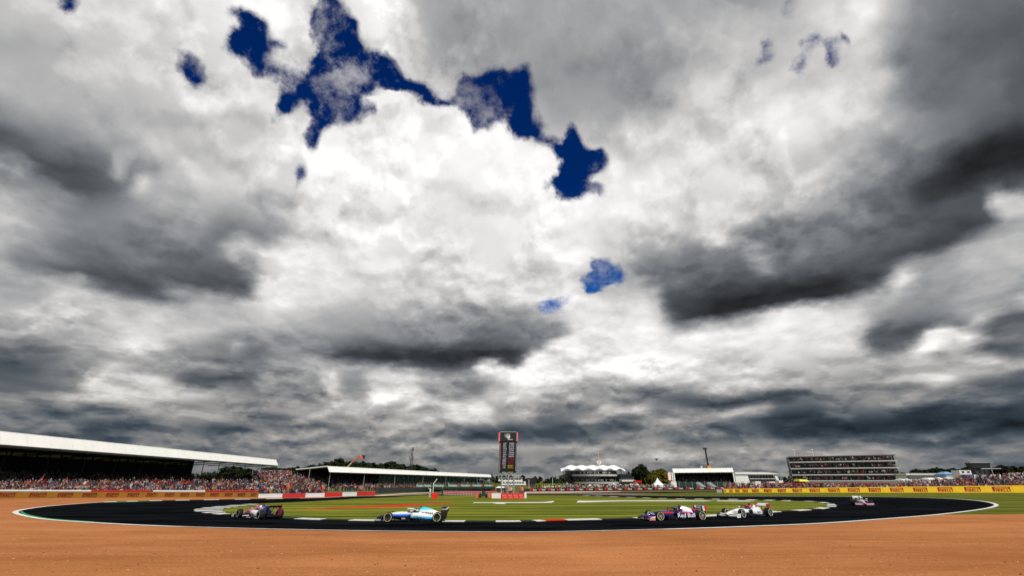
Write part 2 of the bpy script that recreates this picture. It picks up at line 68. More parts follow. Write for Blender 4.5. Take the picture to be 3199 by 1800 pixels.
[65,65,65,64,61,58,55,52,50,50,50,51,54,58,62,63,64,66,64,58,57,56,55,53,49,46,46,49,52,55,57,58,59,60,60,60,60,60,59,58,55,52,50,48,50,55,60,63,62,59,59,66,75,82,85,87,87,87,87,87,87,88,88,88,88,88,89,93,95,95,95,95,93,95,96,96,96,93,87,86,86,86,86,86,86,86,86,86,86,86,86,86,86,86,86,86,86,86,87,88,90,90,90,90,89,89,89,89,89,89,90,91,91,91,88,84,80,77,76,75,75,74,74,74,71,66,60,55,51,49,49,51,54,53,50,48,48,48,48,48,48,48,50,50,49,48,49,52,52,51,52,53,53,53,52,52,51,50,50,51,52,53,54,53,51,49,47,46,45,44,41,35,30,27,27,26,25,25,25,25,25,25,24,22,21,23,25,28,31,34,39,43,47,52,56,59,62,65,65,65],
[65,65,65,64,63,61,58,54,49,46,43,42,43,44,47,50,57,58,50,40,37,36,35,34,35,37,39,43,47,53,57,60,62,64,64,64,64,64,64,64,62,59,55,52,50,49,51,53,53,51,53,58,65,71,78,82,85,86,87,87,88,88,88,88,88,88,92,95,95,95,95,95,93,92,95,96,95,92,85,84,84,84,84,84,84,84,85,85,85,86,86,86,86,87,87,87,87,87,87,88,89,89,88,87,87,87,87,87,87,88,88,90,91,91,91,89,85,82,80,79,79,79,79,78,75,69,63,58,54,52,51,53,55,55,54,54,54,55,56,57,62,71,77,77,67,58,55,53,52,52,53,53,53,53,53,53,53,53,54,56,58,59,59,57,54,51,48,47,46,46,42,34,28,25,24,22,20,19,18,18,18,18,18,17,17,19,22,26,31,35,40,45,49,53,56,59,61,63,65,65],
[65,65,66,66,65,64,63,60,57,52,46,41,37,36,36,37,39,38,36,33,32,32,32,34,36,40,44,48,52,64,80,74,67,68,69,69,69,69,69,69,68,67,64,60,58,56,57,58,58,58,59,61,64,68,74,79,82,84,85,86,87,87,88,88,88,88,90,94,95,94,93,91,89,88,87,87,86,85,84,83,83,83,83,83,83,83,83,84,84,85,86,86,87,87,88,88,88,88,89,89,90,90,90,90,90,90,90,90,90,90,91,91,92,92,92,91,90,87,84,83,83,83,82,81,79,75,71,67,64,61,61,62,64,66,68,68,68,68,69,72,79,86,87,83,75,68,66,64,61,59,58,58,58,58,59,60,61,61,62,63,63,63,61,58,54,52,51,51,52,51,46,39,32,27,25,23,21,19,17,17,17,17,17,18,18,19,24,29,34,39,44,48,51,53,55,57,59,62,64,65],
[65,65,66,67,67,67,66,65,63,60,57,51,45,39,35,37,41,43,44,44,44,45,46,47,48,53,77,73,59,72,88,80,70,69,68,66,66,66,68,71,72,72,71,69,67,66,66,67,68,68,69,71,74,77,81,86,88,87,87,87,87,87,87,88,88,88,88,89,90,89,89,89,89,89,88,88,87,86,85,85,84,84,84,84,83,83,83,84,84,85,86,87,88,88,89,89,89,89,89,90,91,92,92,92,92,93,94,95,94,93,92,92,92,92,92,92,91,88,87,86,85,85,85,84,83,82,80,78,77,77,79,82,84,85,85,83,81,78,77,78,80,81,81,78,76,75,74,73,72,71,69,68,68,68,67,67,67,67,68,68,68,67,64,60,57,56,57,58,58,57,53,47,42,38,34,31,28,26,24,23,22,23,23,24,25,26,30,35,40,43,46,48,50,52,54,56,58,60,62,64],
[65,65,66,67,68,68,69,69,68,66,63,61,57,53,51,51,53,53,53,53,53,53,53,54,55,59,75,71,63,66,69,70,76,81,78,76,77,78,80,80,77,77,77,76,75,75,75,75,75,76,77,78,80,82,85,93,94,94,94,94,94,93,92,91,91,90,90,90,90,90,90,90,90,90,90,90,89,88,88,87,86,86,85,85,85,85,85,85,85,86,87,88,88,89,89,89,89,89,89,90,91,92,92,92,92,94,95,95,94,93,92,92,92,92,92,92,91,90,88,88,87,86,86,86,85,85,85,84,84,84,85,85,86,85,85,84,83,82,81,81,81,81,81,81,80,80,80,80,80,79,78,78,77,76,75,75,75,75,75,75,74,72,68,63,60,59,60,61,61,59,57,53,50,48,46,44,41,39,38,37,36,35,35,35,35,36,36,39,41,43,45,47,49,50,52,54,56,58,61,63],
[65,65,65,66,67,68,69,70,70,70,69,67,65,63,62,61,61,61,61,60,60,60,61,61,62,63,64,66,69,72,74,75,77,80,84,86,87,87,86,85,83,83,82,82,81,81,80,80,80,80,81,81,82,83,89,95,95,95,94,94,94,93,93,93,93,93,93,93,93,93,94,94,93,93,93,93,92,91,90,90,89,88,87,87,87,86,86,86,87,87,88,88,88,89,89,89,89,89,90,90,91,92,92,92,92,92,92,92,92,92,92,92,92,92,92,92,91,91,90,89,88,88,87,87,87,87,87,87,87,86,86,86,86,85,85,85,84,84,83,83,83,82,82,82,83,83,84,84,84,83,82,81,80,80,79,79,78,78,78,77,76,75,72,69,66,66,65,65,64,62,58,55,53,52,52,51,50,49,48,47,46,44,43,43,43,42,40,39,40,42,44,45,47,49,51,53,55,57,59,61],
[67,67,66,66,66,66,67,69,70,71,72,72,71,70,68,68,67,67,67,68,68,69,69,69,69,69,69,70,73,75,76,77,77,77,77,77,78,78,78,79,81,82,84,84,85,85,84,84,83,83,83,83,83,84,91,96,95,95,94,94,93,92,91,91,91,91,92,92,93,93,94,94,94,94,94,94,94,94,94,93,92,91,91,90,90,90,90,90,90,90,90,91,91,91,91,92,92,93,93,93,93,93,93,94,94,94,94,94,94,95,95,95,95,95,94,93,92,92,91,91,90,90,90,90,90,90,91,90,90,90,89,88,88,88,87,86,85,84,84,83,83,83,83,84,84,85,86,86,86,84,83,82,80,79,78,77,77,76,75,75,75,75,75,76,75,74,73,72,70,66,62,58,56,55,54,54,53,52,51,49,48,46,46,45,45,44,41,39,39,41,42,44,46,48,49,51,53,55,57,60],
[68,68,68,68,67,67,66,67,68,69,71,72,72,71,70,69,69,69,69,69,71,72,73,73,73,73,73,73,74,75,75,76,76,77,78,78,79,78,77,76,76,77,78,80,81,83,84,85,85,85,84,84,84,84,91,96,96,95,95,94,93,92,91,90,90,90,90,91,92,93,94,94,94,95,95,95,94,94,94,94,92,92,91,91,90,90,91,91,91,91,92,92,92,92,93,93,94,95,95,96,96,96,96,96,96,96,96,96,96,96,96,96,96,96,96,95,94,93,93,93,92,92,92,92,92,92,92,92,92,92,91,90,90,89,89,88,87,86,85,85,85,86,86,87,88,88,89,88,88,86,84,82,79,77,76,75,75,75,75,75,76,77,78,79,79,78,77,75,74,71,68,65,63,61,60,59,56,53,50,48,47,46,46,46,45,45,43,40,38,39,41,43,44,46,48,50,52,54,57,59],
[68,69,70,70,70,69,68,67,67,67,68,69,69,70,70,71,71,71,71,72,72,73,74,74,74,74,74,75,75,75,75,75,76,76,77,78,79,79,78,77,77,76,76,76,77,79,81,83,84,85,85,85,85,85,90,96,96,96,95,95,94,94,93,92,91,91,92,92,93,94,94,95,95,95,95,95,95,94,94,94,93,92,92,91,91,91,92,92,92,93,93,93,93,93,93,93,94,94,95,96,96,96,96,96,96,96,96,96,96,96,96,96,96,96,95,94,94,94,94,93,93,93,93,93,93,93,93,93,92,92,92,91,90,90,90,89,89,88,88,88,88,89,89,90,91,91,91,91,90,89,87,84,81,79,78,78,78,79,80,81,82,82,83,83,82,82,81,81,80,79,76,73,71,68,65,61,57,53,49,48,47,46,46,46,45,45,44,42,40,38,40,41,43,45,47,49,52,54,56,58],
[69,70,71,72,72,72,72,71,69,68,67,67,67,69,70,71,73,74,74,75,75,75,74,74,74,74,75,75,76,76,76,76,76,76,76,77,78,79,80,80,79,78,78,78,79,80,82,84,85,86,86,86,86,86,90,96,96,96,96,96,95,95,95,94,94,94,94,94,94,95,95,95,96,96,96,95,95,94,94,94,93,93,92,92,92,92,93,93,93,94,94,94,94,94,94,94,94,95,95,96,96,96,96,96,96,96,96,96,96,96,96,95,95,95,95,94,94,94,94,93,93,92,92,92,92,92,92,92,92,91,91,90,90,90,90,90,90,90,90,90,90,91,92,93,93,93,93,93,92,91,90,89,87,86,85,85,86,86,87,88,88,88,88,88,88,88,89,89,89,87,85,82,78,72,67,61,56,51,49,47,47,46,46,45,45,44,43,42,41,39,39,40,42,45,47,50,52,53,55,56],
[70,71,71,72,73,74,74,74,74,72,69,68,68,69,70,70,72,75,76,76,76,76,76,75,75,75,76,76,77,77,77,77,78,78,78,78,78,79,80,80,79,78,78,79,81,83,85,86,88,93,93,91,87,87,93,96,96,96,96,96,96,96,96,96,95,95,95,95,96,96,96,96,96,96,96,96,95,95,95,94,94,94,93,93,93,93,94,94,94,94,94,95,95,95,95,95,95,95,96,96,96,96,96,96,96,96,96,96,95,95,95,95,94,94,94,94,94,93,93,92,92,92,92,92,91,90,90,90,90,89,89,89,89,89,89,89,90,90,91,92,93,94,94,94,94,94,94,93,92,91,91,90,90,89,89,89,90,90,91,91,91,92,92,92,92,91,91,90,88,86,84,82,79,75,69,63,56,51,48,47,47,47,46,45,44,43,42,42,41,40,40,41,43,46,48,49,51,52,54,55],
[71,71,72,73,74,74,75,76,76,75,74,73,72,72,72,72,74,76,76,77,77,77,76,75,75,75,76,77,78,78,80,83,87,88,88,88,87,86,84,81,79,79,78,79,80,83,85,86,88,92,93,92,88,88,89,93,95,96,96,96,96,96,96,96,96,96,96,96,96,96,96,96,96,96,96,96,96,96,95,95,95,95,95,94,94,94,95,95,95,95,95,95,95,96,96,96,96,96,96,96,96,96,96,96,95,95,95,95,95,94,94,94,94,94,94,93,93,92,92,91,93,95,95,95,95,92,88,88,87,87,87,88,88,88,88,89,91,92,94,94,94,94,94,94,94,93,92,91,91,90,90,90,89,89,90,90,91,92,92,93,93,93,93,93,93,92,91,87,83,80,79,78,78,78,76,72,62,52,49,48,47,47,46,45,43,42,42,42,42,42,42,43,44,46,47,48,50,51,52,54],
[71,72,73,74,74,74,75,75,76,76,76,75,75,75,75,75,76,77,77,77,77,77,77,75,75,75,75,77,78,81,87,90,90,87,86,87,88,89,88,85,83,82,82,82,83,85,86,87,87,87,88,88,88,88,88,89,94,96,96,96,96,96,96,96,96,96,96,96,96,96,96,96,96,96,96,96,96,96,96,96,96,96,95,95,95,95,95,96,96,96,96,96,96,96,96,96,96,96,96,96,96,96,96,95,95,95,95,95,95,95,94,94,94,93,93,92,92,91,91,90,90,93,95,95,94,91,86,86,85,86,86,85,85,86,86,88,90,92,93,93,93,92,91,91,90,90,90,90,89,89,89,88,88,88,89,90,91,92,93,93,93,93,92,92,90,88,85,82,80,79,78,79,79,77,73,67,60,54,51,49,48,48,47,45,44,43,43,43,44,44,45,45,45,46,47,48,49,50,51,53],
[71,72,72,73,73,74,74,74,75,75,75,75,75,75,77,79,79,78,77,78,78,78,78,78,78,78,78,79,79,80,83,84,84,82,81,82,84,87,90,92,92,91,89,89,89,88,87,87,88,88,88,88,89,89,89,89,92,95,96,96,96,96,96,96,96,96,96,96,96,96,96,96,96,96,96,96,96,96,96,96,96,96,96,96,96,96,96,96,96,96,96,96,96,96,96,96,96,96,96,96,96,96,96,96,96,95,95,95,96,96,96,95,93,91,91,90,89,89,88,87,86,86,85,84,84,84,84,85,85,85,85,85,85,84,84,85,86,87,87,87,87,87,87,87,87,88,88,88,88,88,87,86,86,85,85,86,87,88,88,88,88,87,86,84,82,81,79,79,79,79,80,81,81,82,79,74,67,61,57,54,52,51,50,49,47,46,45,45,45,46,46,47,47,48,48,49,50,51,52,53],
[70,71,71,72,72,73,73,73,74,74,74,74,74,75,78,83,84,80,78,78,79,79,79,79,80,80,80,80,81,81,81,82,82,82,82,84,90,93,94,94,94,94,93,92,92,91,89,88,88,88,89,89,89,90,90,90,91,91,93,95,96,96,96,96,96,96,96,96,96,96,96,96,95,95,95,96,96,96,96,96,96,96,96,96,96,96,96,96,96,96,96,96,96,95,95,94,95,95,96,96,96,96,96,96,96,96,96,96,95,94,93,90,87,86,85,85,84,84,83,82,81,80,79,79,79,81,83,84,84,85,85,84,84,83,83,83,83,84,84,84,84,84,84,85,85,86,86,86,85,84,84,83,82,82,81,81,81,81,81,80,80,80,79,79,78,78,78,79,79,80,81,82,84,85,84,82,76,71,66,62,60,58,56,55,52,50,48,47,47,47,48,49,49,49,50,51,52,53,53,54],
[69,70,70,71,71,72,72,72,73,73,73,73,74,76,80,82,80,79,78,79,80,80,80,79,80,80,81,81,82,82,83,83,83,83,84,85,91,94,94,94,94,94,93,92,91,89,88,88,89,89,89,90,90,90,91,91,91,92,92,93,93,94,94,95,95,96,96,96,96,96,96,96,95,95,95,95,96,96,96,96,96,96,96,96,96,96,96,96,96,96,96,96,96,96,95,95,95,95,96,96,96,96,95,94,92,88,86,85,83,82,81,80,79,78,78,77,77,76,76,75,74,73,72,72,73,75,77,80,81,82,81,81,80,79,79,80,80,81,81,81,81,81,82,82,83,83,84,84,84,83,81,80,79,79,78,77,77,77,77,77,77,77,77,77,78,78,78,79,80,81,82,83,84,85,86,85,83,79,75,71,68,66,63,60,57,54,51,49,49,49,49,50,51,51,52,52,53,54,55,56],
[69,69,70,70,71,71,71,72,72,72,72,73,75,78,80,79,77,77,78,80,81,83,84,84,82,81,82,83,83,84,84,84,84,85,85,85,86,88,90,91,91,90,89,88,87,88,88,89,89,90,90,90,91,91,91,91,92,92,92,92,93,93,93,94,94,94,95,96,96,96,96,96,96,96,96,96,96,96,96,96,96,96,96,96,96,96,96,96,96,96,96,96,96,96,96,96,96,96,97,97,95,91,85,83,82,81,80,78,77,75,73,72,71,70,70,69,69,69,69,68,67,67,66,66,67,68,69,71,72,72,73,73,73,73,74,75,75,76,76,77,78,80,82,84,86,87,88,87,86,84,82,80,79,77,76,75,74,75,75,75,75,76,76,76,77,77,78,79,80,82,83,83,84,84,86,90,93,91,82,76,73,70,66,63,60,57,55,52,51,51,51,51,52,53,54,54,55,56,57,58],
[68,68,69,69,70,70,70,71,71,71,72,73,76,78,78,76,76,77,78,79,81,84,86,89,89,89,88,87,87,86,86,86,86,86,86,86,87,87,87,87,87,87,87,87,88,88,89,89,89,90,90,91,91,92,92,92,92,92,92,92,92,92,94,96,96,96,96,96,96,96,96,96,96,96,96,96,96,96,96,96,96,96,96,96,96,96,96,96,96,95,94,93,92,92,93,94,96,97,96,94,88,82,80,79,77,76,74,72,70,69,67,66,65,65,65,65,65,65,65,65,64,64,64,64,64,64,65,65,65,66,66,67,68,69,70,71,71,73,74,76,79,82,85,87,88,88,88,87,85,84,82,79,77,75,73,73,73,73,73,74,74,74,75,75,75,76,78,80,82,84,84,84,84,83,87,92,92,88,84,79,75,72,69,66,63,60,58,56,54,53,53,53,54,54,55,56,56,57,58,59],
[67,67,68,68,69,69,69,70,70,70,72,74,76,76,75,75,75,77,78,79,81,84,87,89,90,91,91,91,91,90,89,88,88,88,88,88,88,88,88,88,88,88,88,88,88,88,89,89,89,89,89,90,91,91,92,91,91,91,91,91,91,91,91,92,94,94,95,96,96,96,96,96,96,96,95,94,93,92,91,91,91,91,91,90,90,90,90,89,89,89,88,88,87,86,85,84,84,84,83,80,78,77,76,74,73,72,70,68,67,65,64,64,63,63,63,63,63,63,63,63,63,63,63,64,64,64,64,64,64,64,64,65,65,66,66,67,68,70,72,75,77,79,81,82,82,81,80,79,78,76,75,73,72,71,71,71,72,72,72,72,73,73,73,73,74,75,78,81,83,84,84,83,82,81,81,83,86,87,85,81,77,73,71,68,65,63,61,59,57,55,55,55,55,56,57,57,58,59,60,61],
[66,67,67,67,68,68,69,69,69,70,73,75,74,73,73,74,75,76,77,79,82,84,86,88,89,90,90,91,91,91,91,90,90,90,90,90,90,90,89,89,89,88,88,88,88,88,89,89,89,89,89,90,90,91,91,91,91,91,91,91,90,90,90,90,90,90,90,90,91,91,90,90,89,88,87,86,86,85,85,84,84,84,84,83,83,83,82,82,82,81,81,80,80,79,78,77,77,76,75,74,73,72,71,70,69,68,67,66,65,64,63,63,63,63,63,63,63,63,63,63,63,63,63,63,63,63,63,63,63,63,63,63,63,63,63,64,65,66,67,68,70,71,71,71,71,71,70,70,69,69,69,69,69,70,72,73,73,73,73,73,72,72,72,72,73,74,76,78,80,80,80,79,79,79,79,80,82,84,84,83,79,75,72,70,67,65,63,61,60,58,57,57,57,57,58,59,60,61,61,62],
[65,66,66,67,67,67,68,68,69,71,73,73,72,72,73,73,74,76,77,79,82,84,85,86,87,88,88,89,89,90,90,91,92,92,92,92,92,91,90,90,90,89,89,89,88,88,88,87,87,87,88,89,89,90,90,90,90,90,90,90,90,90,90,90,90,90,89,89,88,87,85,83,80,78,77,76,75,75,75,75,76,76,76,76,75,75,74,74,74,73,73,72,72,71,71,71,70,70,69,68,68,67,66,66,65,64,64,63,62,62,62,62,62,62,62,62,61,61,61,61,61,61,61,61,61,61,61,61,61,61,61,61,61,61,62,62,63,63,64,64,65,65,65,66,66,66,66,66,66,66,67,68,70,72,73,74,75,75,74,73,72,71,71,71,71,71,72,73,74,75,77,77,78,78,78,78,78,80,82,82,80,77,73,71,69,67,65,63,62,61,60,59,59,59,60,60,61,62,63,64],
[65,65,65,66,66,67,67,68,69,71,71,70,70,71,72,73,74,75,77,79,81,83,84,84,85,86,86,87,87,88,89,90,91,92,93,93,93,92,91,91,90,90,89,89,89,88,87,86,85,86,87,88,89,89,89,89,90,90,90,90,90,90,90,90,91,90,90,89,88,85,82,78,74,72,71,70,70,69,69,69,69,69,69,69,69,68,68,67,67,66,66,65,65,65,65,64,64,64,64,63,63,62,62,61,61,61,60,60,60,60,60,60,60,60,60,60,60,60,60,60,60,60,60,60,60,60,60,60,60,60,60,61,61,61,61,62,62,63,63,63,63,64,64,64,65,65,65,66,66,67,68,69,71,73,74,74,74,74,73,72,71,70,70,70,70,70,71,71,72,73,75,76,76,76,76,76,76,77,78,80,80,78,75,72,70,68,66,65,64,63,62,61,61,61,61,62,63,64,65,65],
[65,65,65,65,65,66,66,68,69,69,69,69,70,70,71,72,74,75,77,79,80,81,82,83,83,84,84,85,85,86,87,88,89,90,91,91,91,91,91,91,91,90,90,89,89,87,86,85,85,86,87,88,88,88,89,89,89,89,90,90,91,91,92,92,92,92,91,90,88,85,82,78,75,72,71,70,70,69,68,67,66,66,66,66,66,66,65,65,64,64,63,63,63,63,62,62,62,62,62,61,61,61,60,60,60,60,60,59,59,59,59,59,59,59,59,59,59,59,59,59,59,59,59,60,60,60,60,60,60,60,61,61,61,61,62,62,62,63,63,63,64,64,65,65,66,66,67,67,67,67,68,69,70,70,71,71,71,71,70,70,70,70,70,70,70,70,70,70,71,72,73,74,75,75,75,75,75,75,75,77,78,77,76,73,71,69,67,66,65,64,63,63,62,63,63,64,64,65,65,65],
[65,65,65,65,65,65,66,67,67,67,68,68,69,70,70,72,73,75,76,77,78,79,80,81,81,82,82,83,84,84,85,87,88,88,89,89,89,89,89,89,89,89,89,89,88,87,86,85,86,86,87,87,88,88,88,89,89,89,90,91,93,94,94,94,94,93,91,89,87,84,80,76,74,72,72,71,70,69,67,66,65,64,64,64,63,63,63,63,63,63,63,62,62,62,62,62,62,62,62,62,62,61,61,60,60,60,60,60,59,59,59,59,60,60,60,60,60,60,60,60,60,60,60,60,61,61,61,61,61,61,61,62,62,62,62,63,63,63,64,64,65,65,66,67,67,67,67,67,67,68,68,68,68,69,69,69,69,69,69,69,69,69,69,69,69,69,69,69,70,70,71,72,73,73,74,74,74,73,73,74,75,75,75,73,71,69,68,67,66,65,64,64,64,64,64,65,65,65,65,65],
[65,65,65,65,65,65,65,65,66,66,67,67,68,69,70,71,72,74,75,76,76,77,78,79,79,80,80,81,82,83,84,85,86,86,86,87,87,87,87,87,87,87,87,87,86,85,85,85,86,87,87,87,88,88,89,89,90,91,91,92,93,94,94,94,94,94,92,89,86,82,78,75,73,72,71,71,70,69,67,65,63,62,62,61,61,61,61,61,61,61,61,61,61,61,61,61,61,62,62,62,62,62,61,61,61,61,60,60,60,60,60,60,60,61,61,61,61,61,61,61,61,62,62,62,62,62,62,62,62,62,62,62,63,63,63,63,63,64,64,64,65,66,66,66,67,67,67,67,67,68,68,68,68,68,68,69,69,69,69,69,69,69,69,69,69,69,69,69,69,69,70,70,71,72,72,72,72,72,72,72,72,72,73,73,71,70,68,67,66,65,65,65,65,65,65,65,65,65,65,65],
[65,65,65,65,65,65,65,65,65,65,66,66,67,68,69,70,71,72,73,74,75,75,76,77,77,78,78,79,80,81,82,83,83,84,84,84,84,85,85,85,85,85,85,84,83,83,83,84,85,85,86,87,89,90,91,92,92,92,92,92,92,92,93,93,93,92,91,89,86,82,78,75,73,72,71,71,69,68,66,64,62,61,61,60,60,60,60,60,60,60,60,60,60,60,60,60,60,60,61,61,61,62,62,62,62,62,61,61,61,61,62,62,62,62,62,62,62,62,62,62,62,63,63,63,63,63,63,63,63,63,63,63,63,63,63,63,64,64,64,64,65,65,65,66,66,66,67,67,67,67,68,68,68,68,68,68,68,68,68,68,69,68,68,68,68,68,68,68,68,68,69,69,69,70,71,71,71,71,71,70,70,70,70,70,70,69,68,67,66,65,65,65,65,65,65,65,65,65,65,65],
[65,65,65,65,65,65,65,65,65,65,65,65,66,67,67,68,69,70,71,72,73,73,74,74,75,76,77,77,78,79,80,81,81,81,82,82,82,82,83,83,83,83,82,82,81,81,82,83,83,84,85,86,88,89,90,90,91,91,91,92,92,92,92,92,92,91,90,89,86,83,79,76,73,71,70,69,68,66,65,64,63,62,62,61,61,61,61,60,60,60,60,60,60,60,60,60,60,60,61,61,61,61,61,61,62,62,62,62,62,62,62,62,63,63,63,63,63,63,63,63,63,63,63,63,63,63,63,63,63,63,63,63,63,63,63,63,63,64,64,64,65,65,65,65,66,66,66,67,67,67,67,67,67,68,68,68,68,68,68,68,68,68,68,68,68,68,68,68,68,68,68,68,68,69,69,69,70,70,69,69,69,68,68,68,68,67,67,66,65,65,65,65,65,65,65,65,65,65,65,65],
[65,65,65,65,65,65,65,65,65,65,65,65,65,65,66,67,67,68,69,70,70,71,72,72,73,74,75,76,77,77,78,78,79,79,79,80,80,80,80,81,81,80,80,79,80,80,81,81,82,83,84,85,87,87,88,88,89,89,89,90,90,90,90,91,91,90,90,88,86,83,80,76,73,70,68,67,66,65,65,64,64,64,64,63,63,63,63,62,62,62,62,62,62,62,62,62,61,61,61,61,61,61,61,61,61,61,61,62,62,62,62,62,63,63,63,63,63,63,63,63,63,63,63,63,63,63,63,63,63,63,63,63,63,63,63,63,63,64,64,64,64,65,65,65,65,66,66,66,66,67,67,67,67,67,67,67,67,67,68,68,68,68,68,68,68,67,67,67,67,67,67,67,67,67,68,68,68,68,68,68,67,67,67,66,66,66,65,65,65,65,65,65,65,65,65,65,65,65,65,65],
[65,65,65,65,65,65,65,65,65,65,65,65,65,65,65,65,65,66,67,68,68,69,70,70,71,72,73,74,74,75,76,76,76,77,77,77,78,78,78,78,78,78,78,78,78,79,79,80,80,81,83,84,85,86,86,86,87,87,87,88,88,88,88,89,88,88,87,86,83,81,77,74,72,70,68,66,66,65,65,65,64,64,64,64,64,64,64,64,64,64,63,63,63,63,63,63,63,63,63,62,62,62,62,62,62,62,62,62,62,62,63,63,63,63,63,63,63,63,64,64,64,64,64,64,64,64,63,63,63,63,63,63,63,63,63,63,63,64,64,64,64,64,65,65,65,65,66,66,66,66,66,67,67,67,67,67,67,67,67,67,67,67,67,67,67,67,67,67,67,67,67,67,67,67,67,67,67,67,67,67,66,66,65,65,65,65,65,65,65,65,65,65,65,65,65,65,65,65,65,65],
[65,65,65,65,65,65,65,65,65,65,65,65,65,65,65,65,65,65,65,66,66,67,68,68,69,70,71,71,72,73,73,74,74,74,75,75,76,76,76,76,76,76,76,76,77,77,78,78,79,80,81,82,83,83,84,84,84,85,85,85,86,86,86,86,86,86,85,83,81,78,75,73,70,68,67,66,65,65,65,65,64,64,64,64,64,64,64,64,64,64,64,64,64,64,63,63,63,63,63,63,63,63,63,63,63,63,63,63,63,63,63,63,63,63,63,63,63,63,64,64,64,64,64,64,64,64,64,64,64,63,63,63,63,63,63,63,63,64,64,64,64,64,65,65,65,65,65,66,66,66,66,66,66,66,67,67,67,67,67,67,67,67,67,67,67,67,67,66,66,66,66,66,66,66,66,66,66,66,66,65,65,65,65,65,65,65,65,65,65,65,65,65,65,65,65,65,65,65,65,65],
[65,65,65,65,65,65,65,65,65,65,65,65,65,65,65,65,65,65,65,65,65,65,66,66,67,68,68,69,70,70,71,71,72,72,73,73,73,74,74,74,74,74,74,75,75,76,76,77,78,79,80,81,81,81,82,82,82,83,83,83,84,84,84,84,84,83,82,80,78,75,73,71,69,68,66,66,65,65,65,65,64,64,64,64,64,64,64,64,64,64,64,64,64,64,64,63,63,63,63,63,63,63,63,63,63,63,63,63,63,63,63,63,63,63,63,63,63,64,64,64,64,64,64,64,64,64,64,64,64,64,64,64,63,63,63,63,64,64,64,64,64,64,64,65,65,65,65,65,66,66,66,66,66,66,66,66,66,66,66,66,66,66,66,66,66,66,66,66,66,66,66,66,66,65,65,65,65,65,65,65,65,65,65,65,65,65,65,65,65,65,65,65,65,65,65,65,65,65,65,65],
[65,65,65,65,65,65,65,65,65,65,65,65,65,65,65,65,65,65,65,65,65,65,65,65,65,65,66,67,67,68,69,69,70,70,70,71,71,71,71,71,72,72,73,73,74,74,75,75,76,77,78,78,79,79,80,80,80,81,81,81,81,82,82,82,81,80,79,77,75,73,71,69,68,67,66,65,65,65,65,65,64,64,64,64,64,64,64,64,64,64,64,64,64,64,64,64,64,63,63,63,63,63,63,63,63,63,63,63,63,63,63,63,63,63,63,63,64,64,64,64,64,64,64,64,64,64,64,64,64,64,64,64,64,64,64,64,64,64,64,64,64,64,64,65,65,65,65,65,65,65,66,66,66,66,66,66,66,66,66,66,66,66,66,66,66,66,66,66,66,65,65,65,65,65,65,65,65,65,65,65,65,65,65,65,65,65,65,65,65,65,65,65,65,65,65,65,65,65,65,65],
[65,65,65,65,65,65,65,65,65,65,65,65,65,65,65,65,65,65,65,65,65,65,65,65,65,65,65,65,65,66,66,67,67,68,68,69,69,69,69,70,70,70,71,71,72,72,73,74,75,75,76,76,77,77,77,78,78,78,79,79,79,79,79,79,79,78,76,75,73,71,70,68,67,66,66,65,65,65,65,65,64,64,64,64,64,64,64,64,64,64,64,64,64,64,64,64,64,64,64,63,63,63,63,63,63,63,63,63,63,63,63,63,63,63,64,64,64,64,64,64,64,64,64,64,64,64,64,64,64,64,64,64,64,64,64,64,64,64,64,64,64,64,64,64,65,65,65,65,65,65,65,65,65,66,66,66,66,66,66,66,66,66,66,65,65,65,65,65,65,65,65,65,65,65,65,65,65,65,65,65,65,65,65,65,65,65,65,65,65,65,65,65,65,65,65,65,65,65,65,65],
[65,65,65,65,65,65,65,65,65,65,65,65,65,65,65,65,65,65,65,65,65,65,65,65,65,65,65,65,65,65,65,65,65,66,66,66,67,67,67,68,68,69,69,70,70,71,71,72,73,73,74,74,74,75,75,75,76,76,76,77,77,77,77,77,76,75,74,72,71,69,68,67,66,66,65,65,65,65,65,65,64,64,64,64,64,64,64,64,64,64,64,64,64,64,64,64,64,64,64,64,64,63,63,63,63,63,63,63,63,63,63,63,64,64,64,64,64,64,64,64,64,64,64,64,64,64,64,64,64,64,64,64,64,64,64,64,64,64,64,64,64,64,64,64,65,65,65,65,65,65,65,65,65,65,65,65,65,65,65,65,65,65,65,65,65,65,65,65,65,65,65,65,65,65,65,65,65,65,65,65,65,65,65,65,65,65,65,65,65,65,65,65,65,65,65,65,65,65,65,65],
]
